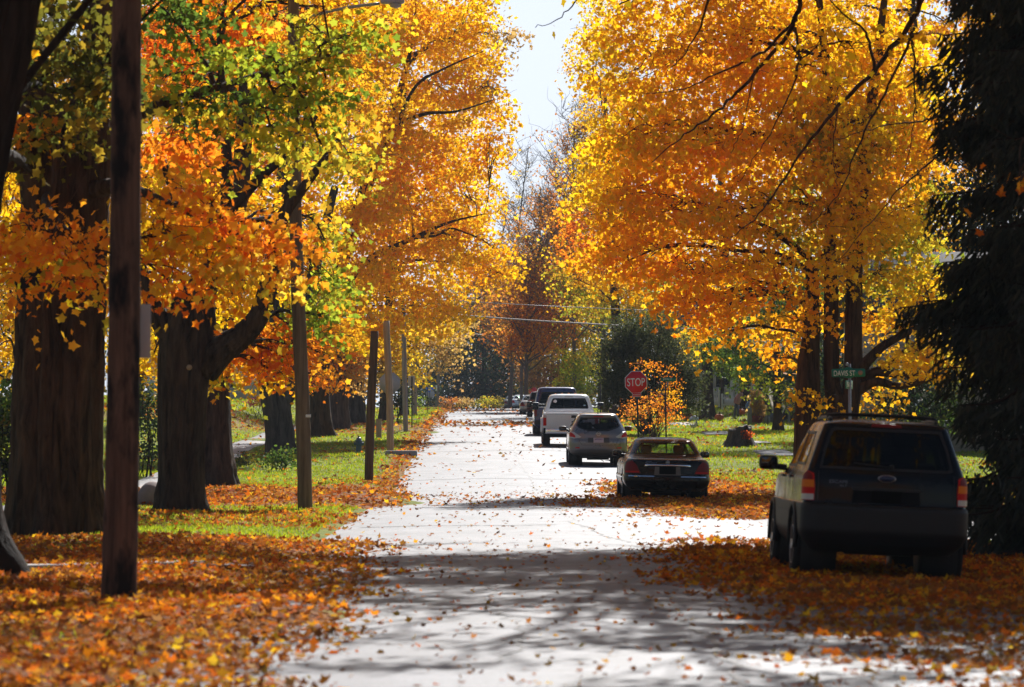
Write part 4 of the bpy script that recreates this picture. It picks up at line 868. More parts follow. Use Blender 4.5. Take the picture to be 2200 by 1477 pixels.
Y = 152
tree('maple_tree', 'gold maple behind the twin-trunked maple, filling the sky over the beige house', 'tree', foot(1990, Y), [[base_row(1990, Y, 50)] + tpath(Y, [(1990, 800, 42), (1985, 500, 34), (1970, 200, 24), (1950, -100, 14)])],
     [(x_, y_, 152 + (x_ % 3), 120, 90, 2.4, 1.7, p_) for x_, y_, p_ in ((1720, 60, 'gold'), (1880, 40, 'gold'), (2040, 60, 'golddk'), (1900, 210, 'yelgrn'), (2060, 230, 'gold'), (1820, 370, 'yelgrn'), (1920, 380, 'gold'), (2080, 400, 'gold'), (1850, 520, 'gold'), (1950, 540, 'yelgrn'), (2100, 560, 'golddk'), (2140, 120, 'gold'), (2160, 300, 'gold'), (1800, -80, 'gold'), (2000, -80, 'gold'))],
     leaf=.18, tmpl=KITE, seed=95, group=CURB_R, nsub=4)
Y = 205
tree('maple_tree', 'gold maple far along the left kerb behind the overhanging gold crown', 'tree', foot(830, Y), [[base_row(830, Y, 30)] + tpath(Y, [(830, 800, 24), (840, 600, 20), (860, 300, 14), (880, 50, 8)])],
     [(x_, y_, 205 + (x_ % 3), 90, 80, 2.6, 1.5, p_) for x_, y_, p_ in ((780, 60, 'bright'), (900, 40, 'bright'), (1000, 80, 'bright'), (760, 200, 'bright'), (880, 180, 'bright'), (990, 220, 'bright'), (760, 340, 'bright'), (890, 330, 'bright'), (1000, 350, 'bright'), (770, 480, 'bright'), (890, 470, 'bright'), (980, 480, 'bright'), (800, 600, 'bright'), (920, 590, 'bright'))],
     leaf=.19, tmpl=KITE, seed=96, group=CURB_L, nsub=4)
Y = 114
tree('yard_tree', 'small dark green and gold tree in front of the beige house', 'tree', foot(1960, Y), [[base_row(1960, Y, 18)] + tpath(Y, [(1960, 900, 15), (1955, 800, 12), (1950, 720, 8)])],
     [(1920, 790, 114, 50, 40, 1.2, 2.0, 'dkyel'), (1990, 830, 114, 60, 40, 1.2, 2.4, 'dkgreen'), (1930, 870, 113, 60, 35, 1.2, 2.4, 'dkgreen'), (1900, 720, 114, 45, 40, 1.2, 1.4, 'golddk'), (2030, 880, 114, 60, 40, 1.2, 2.4, 'green'), (2050, 790, 114, 50, 50, 1.2, 2.0, 'dkyel'), (1890, 870, 113, 30, 30, .8, 1.6, 'golddk'), (2000, 900, 113, 50, 30, 1, 2, 'dkgreen')], leaf=.14, tmpl=OVAL, seed=97, group=BACK, lmat='leaf_green')
Y = 244
tree('maple_tree', 'gold maple far beyond the big twin-trunked maple, closing the gaps in its crown', 'tree', foot(1560, Y), [[base_row(1560, Y, 26)] + tpath(Y, [(1560, 800, 22), (1555, 500, 18), (1540, 200, 12)])],
     [(x_, y_, 244 + (x_ % 3), 95, 80, 3, 1.3, p_) for x_, y_, p_ in ((1340, 40, 'gold'), (1480, 60, 'gold'), (1620, 50, 'gold'), (1760, 60, 'golddk'), (1360, 190, 'gold'), (1500, 200, 'golddk'), (1640, 190, 'gold'), (1780, 200, 'gold'), (1370, 330, 'gold'), (1500, 340, 'gold'), (1640, 330, 'golddk'), (1780, 340, 'gold'), (1400, 470, 'golddk'), (1540, 480, 'gold'), (1680, 470, 'gold'), (1440, 600, 'yelgrn'), (1580, 610, 'golddk'), (1700, 600, 'yelgrn'))],
     leaf=.22, tmpl=KITE, seed=98, group=CURB_R, nsub=3)
# unseen trees added behind the camera to cast shade and fill car reflections
for k_, (x_, y_) in enumerate(((-8, -12), (9, -9), (-7, -34), (8, -36), (0, -62))):
    tree('unseen_street_tree', 'unseen gold street tree added behind the viewer for shade and reflections', 'tree', (x_, y_, 0), [[(x_, y_, -.1, .45), (x_, y_, 4, .36), (x_, y_, 9, .2)]],
         [wc(x_ + dx_, y_ + dy_, z_, 3.2, 3.2, 2.2, 2.2, 'gold' if k_ % 2 else 'golddk') for dx_, dy_, z_ in ((0, 0, 10), (-2.5, 1, 7.5), (2.5, -1, 7.2), (0, 2.5, 6.5), (1, -2.5, 8.5), (3.5, 2, 9), (-3.5, -2, 9), (0, 0, 13), (2, 2, 5), (-2, -1, 5))],
         bark='bark', leaf=.28, tmpl=KITE, seed=200 + k_, nsub=2, group='unseen street trees added behind the viewer')
# spruce at the right edge
def spruce(Y=46.0, px=2345):
    r = np.random.default_rng(91); f = np.array(foot(px, Y)); root = thing('spruce_tree', 'dark drooping spruce filling the right edge beside the black sport utility', 'tree', f)
    mb = MB(); V, F = trunk_arrays([(0, 0, -.1, .30), (0, 0, 4, .24), (0, 0, 9, .14), (0, 0, 15, .04)], 16, .05, .25, 5); mb.add(V, F)
    pos, tdir, sz = [], [], []
    z = .35
    while z < 14.5:
        nb = 8
        for k in range(nb):
            a = 2 * math.pi * (k + r.uniform(-.3, .3)) / nb + z * 1.7
            need = 1.12 + np.interp(z, [0, 1.8, 2.6, 3.1, 3.4, 3.7, 3.95, 4.5, 5.1, 5.6, 6.0, 15], [.74, .72, .8, 1.1, 1.47, 1.15, 1.05, .88, .80, .95, 1.08, .9])
            zf = np.interp(z, [0, 1.6, 2.5, 2.9, 3.3, 3.7, 4.2, 4.8, 5.4, 5.9, 6.4, 7.0, 8, 15], [.62, .62, .70, .92, 1.35, .95, 1.05, .80, .62, .95, .80, .98, .80, .4])
            L = 1.95 * (.55 + .45 * zf) * r.choice([.6, .75, .9, 1.0, 1.05]) * r.uniform(.9, 1.05) * min(1, 1.25 - z / 16)
            if k < 3: a = math.pi + r.uniform(-.75, .75); L = need * r.uniform(.70, 1.03) * (1 if abs(a - math.pi) < .4 else .9)
            st = np.array([0, 0, z]); d = np.array([math.cos(a), math.sin(a), 0])
            pts = np.array([st, st + d * L * .35 + [0, 0, .10], st + d * L * .7 + [0, 0, -.12 * L], st + d * L + [0, 0, -.22 * L + .12]])
            q = catmull(pts, 6); V, F = tube_arrays(q, np.linspace(.035, .008, len(q)), 5, False); mb.add(V, F)
            for t in np.linspace(.12, 1, int(19 * L) + 2):
                p = np.array([np.interp(t, np.linspace(0, 1, len(q)), q[:, j]) for j in range(3)])
                for _ in range(1 + (r.random() < .6)):
                    sl = r.normal(0, .20 * (1.1 - .6 * t)); hang_ = r.uniform(.25, .75) * (1.1 - .5 * t)
                    p0 = p + np.array([-d[1], d[0], 0]) * sl
                    m = int(hang_ / .036) + 2
                    for h in np.linspace(0, hang_, m):
                        pos.append(p0 + [r.normal(0, .03), r.normal(0, .03), -h]); tdir.append((d[0] * .5 + r.normal(0, .5), d[1] * .5 + r.normal(0, .5), -.9)); sz.append(r.uniform(.11, .20))
        z += r.uniform(.34, .58)
    mb.build('trunk', M['twig'], root, smooth=True)
    pos = np.array(pos); tdir = nrm(np.array(tdir)); sz = np.array(sz); n = len(pos)
    N = nrm(r.normal(size=(n, 3))); T = nrm(tdir); N = nrm(N - (N * T).sum(1, keepdims=True) * T); B = np.cross(T, N)
    t = NEED * np.array([.95, 1, 1]); V = pos[:, None] + t[None, :, :1] * (sz[:, None, None] * B[:, None]) + t[None, :, 1:2] * (sz[:, None, None] * T[:, None])
    k = len(t); link('crown', np_mesh('crown', V.reshape(-1, 3), F=(np.arange(n)[:, None] * k + np.arange(k)), col=colours('spruce', r.integers(0, 9, n), n, r)), M['needle'], root)
spruce()

# ---------------------------------------------------------------- shrubs
def shrub(name, label, cat, px, Y, clumps, leaf, tmpl=OVAL, lmat='leaf_green', stems=8, seed=1, bark='twig', h=None, tight=.8, per=30, up=.5, group=None):
    r = np.random.default_rng(seed); f = np.array(foot(px, Y)); root = thing(name, label, cat, f, group=group); mb = MB()
    LV, LF, LC, off = [], [], [], 0; allsub = []
    for (cx, cyy, cY, rx, ry_, dep, cov, pal) in clumps:
        cen = P(cx, cyy, cY) - f; s = S(cY)
        pos, col, subs = clump_leaves(cen, rx / s, dep, ry_ / s, cov, pal, leaf, r, tight, per)
        keep = pos[:, 2] > .03; pos, col = pos[keep], col[keep]
        V, F = leaves(pos, leaf * r.uniform(.7, 1.2, len(pos)), tmpl, up, .8, .2, r=r)
        LV.append(V); LF.append(F + off); LC.append(col); off += len(V); allsub.append(subs)
    subs = np.concatenate(allsub)
    for e in subs[r.permutation(len(subs))[:stems]]:
        st = np.array([r.normal(0, .12), r.normal(0, .12), -.05]); p = limb_path(st, e, .05, r, .1)
        V, F = tube_arrays(p, np.linspace(.022, .005, len(p)) * max(.6, np.linalg.norm(e) / 2), 6, False); mb.add(V, F)
    mb.build('stem', M[bark], root, smooth=True)
    link('foliage', np_mesh('foliage', np.concatenate(LV), F=np.concatenate(LF), col=np.concatenate(LC)), M[lmat], root)
    return root
shrub('orange_shrub', 'tall multi-stemmed shrub with small orange leaves behind the stop sign', 'shrub', 1400, 136,
      [(1395, 792, 136, 34, 22, .5, .9, 'orange'), (1442, 808, 136, 20, 28, .5, 1.1, 'orange'), (1440, 850, 136, 30, 24, .6, 1.3, 'amber'), (1375, 880, 136, 36, 24, .6, 1.1, 'rust'), (1425, 885, 136, 38, 24, .6, 1.2, 'orange'), (1345, 895, 136, 24, 18, .5, .9, 'rust'), (1405, 860, 136, 34, 34, .6, .9, 'rust'), (1450, 880, 136, 20, 20, .5, .8, 'orange')],
      .08, lmat='leaf', stems=26, seed=101, bark='bark_grey')
shrub('juniper', 'large dark dome-shaped juniper behind the orange shrub', 'shrub', 1390, 158,
      [(1455, 770, 158.0, 34, 30, .7, 8.0, 'juniper'), (1470, 815, 158.2, 32, 28, .7, 8.0, 'juniper'), (1430, 735, 157.8, 32, 28, .7, 8.0, 'juniper'), (1397, 736, 157.7, 32, 29, .7, 7.1, 'juniper'), (1418, 693, 157.5, 26, 34, .7, 9.2, 'juniper'), (1386, 853, 158.3, 24, 29, .7, 11.2, 'juniper'), (1434, 792, 158.3, 23, 31, .7, 9.9, 'juniper'), (1311, 749, 158.7, 30, 30, .7, 11.2, 'juniper'), (1464, 829, 157.8, 35, 26, .7, 11.6, 'juniper'), (1329, 861, 157.3, 25, 34, .7, 9.0, 'juniper'), (1354, 812, 158.0, 28, 25, .7, 9.9, 'juniper'), (1464, 804, 158.4, 37, 32, .7, 11.9, 'juniper'), (1330, 821, 158.7, 37, 33, .7, 9.7, 'juniper'), (1339, 829, 158.7, 31, 24, .7, 7.1, 'juniper'), (1467, 857, 157.2, 35, 26, .7, 7.6, 'juniper'), (1435, 747, 158.7, 23, 29, .7, 7.0, 'juniper'), (1360, 830, 158.8, 38, 27, .7, 11.9, 'juniper'), (1318, 750, 158.2, 23, 23, .7, 8.8, 'juniper'), (1327, 809, 157.1, 36, 24, .7, 11.7, 'juniper'), (1372, 865, 157.9, 30, 29, .7, 9.9, 'juniper'), (1412, 799, 158.9, 30, 26, .7, 10.5, 'juniper'), (1359, 736, 159.0, 30, 28, .7, 6.8, 'juniper'), (1404, 771, 157.0, 32, 29, .7, 7.1, 'juniper'), (1384, 812, 158.4, 28, 30, .7, 10.5, 'juniper'), (1351, 694, 158.4, 37, 24, .7, 9.2, 'juniper'), (1357, 806, 157.7, 27, 25, .7, 9.9, 'juniper'), (1369, 749, 158.5, 22, 28, .7, 10.5, 'juniper'), (1343, 750, 158.6, 26, 23, .7, 9.0, 'juniper'), (1319, 826, 157.6, 27, 32, .7, 9.0, 'juniper'), (1338, 857, 157.7, 32, 32, .7, 9.2, 'juniper'), (1331, 734, 158.1, 25, 31, .7, 11.0, 'juniper'), (1358, 726, 158.6, 32, 31, .7, 8.5, 'juniper'), (1362, 715, 158.6, 26, 25, .7, 9.0, 'juniper'), (1374, 772, 158.8, 24, 20, .7, 11.6, 'juniper'), (1464, 862, 157.9, 37, 33, .7, 8.0, 'juniper')],
      .17, NEED * np.array([1.5, 1, 1]), 'leaf_green', stems=20, seed=102, up=0)
shrub('yellow_shrub', 'yellow-green willowy shrub behind the white pickup', 'shrub', 1240, 205,
      [(1240, 800, 205, 45, 40, 1.2, 2.6, 'lime'), (1210, 830, 205, 30, 25, 1, 2.4, 'yelgrn'), (1260, 830, 205, 36, 25, 1, 2.4, 'lime'), (1230, 770, 205, 26, 22, .8, 1.8, 'yelgrn')], .15, seed=103)
shrub('green_bush', 'low glossy green bush on the left lawn beside the leaning trunk', 'shrub', 598, 112,
      [(600, 982, 112, 34, 17, .4, 4.0, 'green'), (580, 988, 112, 22, 12, .3, 3.5, 'green'), (618, 990, 112, 20, 12, .3, 3.5, 'green')], .10, seed=104, per=16, tight=.5)
shrub('dry_shrub', 'low dark twiggy shrub on the lawn left of the green bush', 'shrub', 530, 118,
      [(530, 985, 118, 34, 14, .4, 1.6, 'dkyel'), (510, 990, 118, 20, 10, .3, 1.2, 'juniper')], .08, seed=105, stems=22, per=14, tight=.5)
shrub('pink_shrub', 'pink flowering shrub on the lawn in front of the white house', 'shrub', 553, 188,
      [(550, 864, 188, 20, 9, .5, 4, 'pink'), (558, 858, 188, 13, 8, .4, 3, 'pink')], .09, seed=106, lmat='leaf', per=14, tight=.5)
shrub('hedge', 'tall ivy-like hedge with yellowing leaves at the left edge behind the massive maple', 'hedge', 10, 84,
      [(10, 860, 84, 60, 50, .7, 3, 'green'), (0, 930, 84, 60, 55, .7, 3, 'dkyel'), (20, 980, 84, 50, 40, .6, 3, 'green'), (30, 900, 84, 40, 50, .6, 2.4, 'dkgreen'), (-40, 900, 84, 60, 90, .8, 3, 'green'), (5, 1010, 84, 60, 26, .6, 3, 'dkgreen')], .095, seed=107)
shrub('dark_shrub', 'tall dark green shrub glimpsed between the pole and the forked maple', 'shrub', 318, 104,
      [(315, 880, 104, 30, 50, .6, 3, 'dkgreen'), (320, 930, 104, 30, 40, .6, 3, 'dkgreen'), (310, 840, 104, 26, 30, .6, 2.4, 'dkyel'), (318, 970, 104, 30, 26, .5, 3, 'dkgreen')], .10, seed=108)
shrub('dark_shrub', 'dark rounded shrub under the back of the grey stop sign', 'shrub', 856, 188,
      [(858, 850, 188, 18, 18, .6, 4, 'dkgreen'), (850, 862, 188, 16, 12, .5, 4, 'dkgreen'), (866, 862, 188, 12, 12, .5, 4, 'dkgreen')], .11, seed=109)
shrub('dark_shrub', 'blackish shrub behind the far round-looking stop sign back', 'shrub', 926, 352,
      [(925, 845, 352, 17, 26, .8, 4, 'dkgreen'), (928, 865, 352, 16, 12, .7, 4, 'dkgreen')], .2, seed=110)
shrub('dark_shrub', 'low dark evergreen shrub added to darken the gap between the black sport utility and the spruce', 'shrub', 2140, 49.6,
      [(2120, 1110, 49.6, 36, 40, .35, 4, 'spruce'), (2160, 1090, 49.6, 40, 60, .4, 4, 'spruce'), (2110, 1050, 49.6, 24, 40, .3, 3.5, 'spruce'), (2200, 1090, 49.6, 40, 60, .4, 4, 'spruce'), (2150, 1020, 49.6, 36, 36, .35, 3.5, 'spruce'), (2240, 1080, 49.6, 40, 70, .4, 3, 'spruce')], .10, seed=111)  # added shrub, hides the bright cross street where dark ground belongs
for k, (px_, lab, pal) in enumerate(((965, 'orange-tinged bush on the bank right of the lamp pole', 'rust'), (1000, 'brownish bush on the bank in the middle of the far street', 'tan'), (1040, 'yellow-green bush on the bank left of the white car', 'yelgrn'), (1072, 'dull olive bush on the bank beside the far white car', 'dkyel'), (900, 'pale green bush left of the far parking sign', 'lime'), (945, 'low brown bush at the foot of the lamp pole', 'brown'))):
    shrub('bank_bush', lab, 'shrub', px_, 356, [(px_, 864, 356, 22, 9, .9, 3, pal), (px_ + 8, 858, 356, 12, 8, .8, 2, pal), (px_ - 10, 868, 356, 14, 6, .8, 2.5, 'dkyel')], .17, seed=120 + k, lmat='leaf', group='bushes on the bank at the end of the street')
# ------------------------------------------------------------------ cars
def pip(poly, x, y):
    poly = np.asarray(poly, float); inside = np.zeros(np.shape(x), bool); n = len(poly)
    for i in range(n):
        x1, y1 = poly[i]; x2, y2 = poly[(i + 1) % n]
        c = ((y1 > y) != (y2 > y)) & (x < (x2 - x1) * (y - y1) / (y2 - y1 + 1e-12) + x1); inside ^= c
    return inside
class Shell:
    """body surface of a car as a stack of rounded plan outlines; rear bumper at y 0, front at +y"""
    NR, NC, NS = 14, 9, 46
    def __init__(s, rows, fine=9, bowf=.25, sidebow=.025):
        rows = np.array(rows, float)                       # z w yr yf rr rf bow
        m = len(rows); t = np.arange(m); tt = []
        for i in range(m - 1): tt += list(np.linspace(i, i + 1, fine, endpoint=False))
        tt = np.array(tt + [m - 1.0])
        q = np.stack([s.pchip(t, rows[:, k], tt) for k in range(7)], 1)
        s.rows = q; pts = []
        for z, w, yr, yf, rr, rf, bow in q:
            rr = min(rr, w * .9); rf = min(rf, w * .9)
            x = np.linspace(0, w - rr, s.NR, endpoint=False); y = np.full(s.NR, yr)
            a = np.linspace(0, math.pi / 2, s.NC, endpoint=False); xc = w - rr + rr * np.sin(a); yc = yr + rr * (1 - np.cos(a))
            y0, y1 = yr + rr, yf - rf; ys = np.linspace(y0, y1, s.NS); xs = np.full(s.NS, w)
            b = np.linspace(0, math.pi / 2, s.NC + 1)[1:]; xf = w - rf + rf * np.cos(b); yff = yf - rf + rf * np.sin(b)
            x2 = np.linspace(w - rf, 0, s.NR + 1)[1:]; y2 = np.full(s.NR, yf)
            X = np.concatenate([x, xc, xs, xf, x2]); Y = np.concatenate([y, yc, ys, yff, y2])
            u = np.clip(X / (w + 1e-6), 0, 1); mid = (yr + yf) / 2
            Y = Y + np.where(Y < mid, bow * u ** 2 * (1 - sst(y0, y0 + .8, Y)), -bowf * u ** 2 * sst(y1 - .8, y1, Y))
            X = X * (1 - sidebow * ((Y - mid) / (yf - yr) * 2) ** 2)
            pts.append(np.stack([X, Y, np.full_like(X, z)], 1))
        s.p = np.array(pts); s.Mr, s.N = s.p.shape[:2]; s.z = q[:, 0]
        s.S = np.concatenate([np.zeros((s.Mr, 1)), np.cumsum(np.linalg.norm(np.diff(s.p, axis=1), axis=2), axis=1)], 1)
    @staticmethod
    def pchip(x, y, xx):
        h = np.diff(x); d = np.diff(y) / h; m = np.zeros_like(y, float)
        for i in range(1, len(x) - 1):
            m[i] = 0 if d[i - 1] * d[i] <= 0 else 2 * d[i - 1] * d[i] / (d[i - 1] + d[i])
        m[0], m[-1] = d[0], d[-1]
        i = np.clip(np.searchsorted(x, xx, 'right') - 1, 0, len(x) - 2); t = (xx - x[i]) / h[i]
        return (2 * t ** 3 - 3 * t ** 2 + 1) * y[i] + (t ** 3 - 2 * t ** 2 + t) * h[i] * m[i] + (-2 * t ** 3 + 3 * t ** 2) * y[i + 1] + (t ** 3 - t ** 2) * h[i] * m[i + 1]
    def _row(s, z):
        i = int(np.clip(np.searchsorted(s.z, z, 'right') - 1, 0, s.Mr - 2)); d = s.z[i + 1] - s.z[i]
        return i, (z - s.z[i]) / d if d > 1e-6 else 0
    def rear(s, a, z):
        i, f = s._row(z); o = []
        for r in (i, i + 1): o.append([np.interp(abs(a), s.S[r], s.p[r, :, k]) for k in range(3)])
        v = np.array(o[0]) * (1 - f) + np.array(o[1]) * f; v[0] *= 1 if a >= 0 else -1; v[2] = z; return v
    def front(s, a, z):
        i, f = s._row(z); o = []
        for r in (i, i + 1): o.append([np.interp(s.S[r, -1] - abs(a), s.S[r], s.p[r, :, k]) for k in range(3)])
        v = np.array(o[0]) * (1 - f) + np.array(o[1]) * f; v[0] *= 1 if a >= 0 else -1; v[2] = z; return v
    def side(s, sg):
        def fn(y, z):
            i, f = s._row(z); o = []
            for r in (i, i + 1):
                Yr = np.maximum.accumulate(s.p[r, :, 1]); o.append(np.interp(y, Yr[s.NR:-s.NR], s.p[r, s.NR:-s.NR, 0]))
            return np.array([sg * (o[0] * (1 - f) + o[1] * f), y, z])
        return fn
    def body(s, holes=(), zsplit=None):
        """holes: ('rear'|'front', polygon) and ('side', polygon), ('arch', y, z, r). Returns V and face arrays above and below zsplit"""
        V = np.concatenate([s.p.reshape(-1, 3), (s.p * np.array([-1, 1, 1])).reshape(-1, 3)]); n = s.N; F = []; keep = []
        i, j = np.meshgrid(np.arange(s.Mr - 1), np.arange(n - 1), indexing='ij'); a = i * n + j
        q = np.stack([a, a + 1, a + n + 1, a + n], -1)
        cen = s.p.reshape(-1, 3)[q].mean(2); arc = (s.S[:-1, :-1] + s.S[1:, 1:]) / 2; tot = s.S[:-1, -1:]
        ok = [np.ones(q.shape[:2], bool), np.ones(q.shape[:2], bool)]
        half = n // 2
        for h in holes:
            for k, sg in ((0, 1), (1, -1)):
                if h[0] == 'rear': m = pip(h[1], sg * arc, cen[..., 2]) & (j < half)
                elif h[0] == 'front': m = pip(h[1], sg * (tot - arc), cen[..., 2]) & (j >= half)
                elif h[0] == 'side': m = pip(h[1], cen[..., 1], cen[..., 2]) & (j >= s.NR + 2) & (j < n - s.NR - 2)
                else: m = ((cen[..., 1] - h[1]) ** 2 + (cen[..., 2] - h[2]) ** 2 < h[3] ** 2) & (j >= s.NR) & (j < n - s.NR)
                ok[k] &= ~m
        lo = np.zeros(q.shape[:2], bool) if zsplit is None else cen[..., 2] < zsplit
        up_f = np.concatenate([q[ok[0] & ~lo], (q[ok[1] & ~lo] + s.Mr * n)[:, ::-1]]); lo_f = np.concatenate([q[ok[0] & lo], (q[ok[1] & lo] + s.Mr * n)[:, ::-1]])
        # roof cap
        top = [(s.Mr - 1) * n + k for k in range(n)]; top2 = [s.Mr * n + (s.Mr - 1) * n + k for k in range(n)]
        cap = np.array([[top[k], top[k + 1], top2[k + 1], top2[k]] for k in range(n - 1)])
        return V, np.concatenate([up_f, cap]), lo_f
def interval(poly, z):
    poly = np.asarray(poly, float); xs = []; n = len(poly); zc = np.clip(z, poly[:, 1].min() + 1e-6, poly[:, 1].max() - 1e-6)
    for i in range(n):
        x1, z1 = poly[i]; x2, z2 = poly[(i + 1) % n]
        if (z1 <= zc < z2) or (z2 <= zc < z1): xs.append(x1 + (x2 - x1) * (zc - z1) / (z2 - z1))
    return min(xs), max(xs)
def normal(fn, a, z, e=.01):
    du = fn(a + e, z) - fn(a - e, z); dv = fn(a, z + e) - fn(a, z - e); n = np.cross(du, dv); l = np.linalg.norm(n)
    return n / l if l > 1e-9 else np.array([0, -1.0, 0])
def outward(n, p, cen):
    return n if np.dot(n, p - cen) > 0 else -n
def patch(name, fn, poly, mat_, parent, off=.006, nx=10, nz=8, thick=.02, cen=(0, 2.2, .8), smooth=True, bulge=0):
    """a panel lying on the body, following its curve, with a rim"""
    poly = np.asarray(poly, float); z0, z1 = poly[:, 1].min(), poly[:, 1].max(); cen = np.asarray(cen, float)
    V = np.zeros((nz, nx, 3)); VI = np.zeros((nz, nx, 3))
    for i, z in enumerate(np.linspace(z0, z1, nz)):
        xa, xb = interval(poly, z)
        for k, a in enumerate(np.linspace(xa, xb, nx)):
            p = fn(a, z); n = outward(normal(fn, a, z), p, cen)
            bl = bulge * (1 - (2 * i / (nz - 1) - 1) ** 4) * (1 - (2 * k / (nx - 1) - 1) ** 4)
            V[i, k] = p + n * (off + bl); VI[i, k] = p - n * thick
    n = nx * nz; F = [[i * nx + k, i * nx + k + 1, (i + 1) * nx + k + 1, (i + 1) * nx + k] for i in range(nz - 1) for k in range(nx - 1)]
    ring = [k for k in range(nx)] + [i * nx + nx - 1 for i in range(1, nz)] + [(nz - 1) * nx + k for k in range(nx - 2, -1, -1)] + [i * nx for i in range(nz - 2, 0, -1)]
    F += [[ring[q], ring[(q + 1) % len(ring)], n + ring[(q + 1) % len(ring)], n + ring[q]] for q in range(len(ring))]
    mb = MB().add(np.concatenate([V.reshape(-1, 3), VI.reshape(-1, 3)]), F)
    return mb.build(name, mat_, parent, angle=35 if smooth else None)
def resample(poly, n):
    p = np.asarray(poly, float); q = np.vstack([p, p[:1]]); L = np.concatenate([[0], np.cumsum(np.linalg.norm(np.diff(q, axis=0), axis=1))])
    s_ = np.linspace(0, L[-1], n, endpoint=False); return np.stack([np.interp(s_, L, q[:, k]) for k in range(2)], 1)
def inset(poly, d):
    p = np.asarray(poly, float); c = p.mean(0); e = np.abs(p - c).max(0); return c + (p - c) * (1 - d / e)
def ring(name, fn, poly, d, mat_, parent, off=.004, n=56, cen=(0, 2.2, .8)):
    o = resample(poly, n); i_ = inset(o, d); cen = np.asarray(cen, float); V = []
    for q, dd in ((o, -.02), (o, off), (i_, off), (i_, -.02)):
        for a, z in q:
            p = fn(a, z); nn = outward(normal(fn, a, z), p, cen); V.append(p + nn * dd)
    F = [[r_ * n + k, r_ * n + (k + 1) % n, (r_ + 1) * n + (k + 1) % n, (r_ + 1) * n + k] for r_ in range(3) for k in range(n)]
    return MB().add(V, F).build(name, mat_, parent, angle=40)
def rear_txt(s, body, size, a, z, mat_, parent, width, off=.012, name='lettering'):
    p = s.rear(a, z); pu = s.rear(a, z + .05); tilt = math.atan2(pu[1] - p[1], .05)
    px_ = s.rear(a + .05, z); yaw = math.atan2(px_[1] - p[1], px_[0] - p[0])
    o = text(name, body, size, mat_, parent, (p[0], p[1] - off, p[2]), width); o.rotation_euler = (R(90) - tilt, 0, yaw); return o
def wheel(parent, x, y, r, w, side, rim='alloy', name='wheel'):
    wb = MB().lathe([(r * .60, -w / 2), (r * .9, -w / 2), (r * .97, -w / 2 + .02), (r, -w / 2 + .05), (r, w / 2 - .05), (r * .97, w / 2 - .02), (r * .9, w / 2), (r * .60, w / 2)], 36, 'x')
    o = wb.build(name, M['rubber'], parent, (x, y, r), angle=40)
    s = side
    rb = MB().lathe([(r * .62, -w / 2 + .01), (r * .62, s * (w / 2 - .03))] if s > 0 else [(r * .62, w / 2 - .01), (r * .62, s * (w / 2 - .03))], 28, 'x')
    rb.lathe([(r * .63, s * (w / 2 - .012)), (r * .57, s * (w / 2 + .004)), (r * .54, s * (w / 2 - .03))], 28, 'x').lathe([(.001, s * (w / 2 + .01)), (.05, s * (w / 2 + .008)), (.07, s * (w / 2 - .05))], 16, 'x')
    for k in range(5):
        a = k * 2 * math.pi / 5; rb.box((s * (w / 2 - .02), math.cos(a) * r * .33, math.sin(a) * r * .33), (.03, r * .46, .075), bev=.01, rx_=a)
    rb.build('rim', M[rim], o, angle=35)
    return o
def rbox(name, c, size, mat_, parent, bev=.03, rz_=0, rx_=0):
    return MB().box((0, 0, 0), size, bev=bev).build(name, mat_, parent, c, angle=50) if not (rz_ or rx_) else MB().box((0, 0, 0), size, rz_, bev, rx_).build(name, mat_, parent, c, angle=50)
def seat(parent, x, y, z, w=.50, h=.62, mat_='seat', row=1):
    o = MB().box((0, .22, .0), (w, .52, .16), bev=.05).box((0, -.06, .33), (w, .16, h), bev=.06, rx_=R(14)).build('seat', M[mat_], parent, (x, y, z), angle=50)
    MB().tube([(-.06, -.17, .60), (-.06, -.17, .72)], .008, 6).tube([(.06, -.17, .60), (.06, -.17, .72)], .008, 6).box((0, -.175, .79), (.27, .11, .19), bev=.05).build('headrest', M[mat_], o, angle=50)
    return o
def side_mirror(parent, x, y, z, side, paint, size=(.20, .14, .17), flat=False):
    o = MB().box((0, .03, 0), (size[0], size[1], size[2]), bev=min(size) * .38).tube([(-side * size[0] * .4, .04, -.04), (-side * (size[0] * .5 + .10), .06, -.05)], .035, 8).build('side_mirror', paint, parent, (x, y, z), angle=60)
    MB().box((0, -size[1] * .5 + .028, 0), (size[0] * .78, .01, size[2] * .74), bev=.003).build('mirror_glass', M['mirror_glass'], o)
    return o
def paint(name, col, metal=.35, rough=.32, var=.08, coat=1.0):
    m = mat(name, col, rough, metal, .5 * min(1, coat + .2), coat); nt = m.node_tree; b = nt.nodes['Principled BSDF']
    v = mapping(nt, (1, 1, 1)); n1 = noise(nt, v, 2.3, 6); n2 = noise(nt, v, 160, 2)      # road dust and flake
    r = ramp(nt, [(.35, (rough - .06,) * 3), (.7, (rough + .14,) * 3)]); nt.links.new(n1.outputs['Fac'], r.inputs['Fac']); nt.links.new(r.outputs['Color'], b.inputs['Roughness'])
    c = mixc(nt, n2.outputs['Fac'], tuple(x * .85 for x in col), tuple(min(1, x * 1.15) for x in col)); nt.links.new(c, b.inputs['Base Color'])
    return m
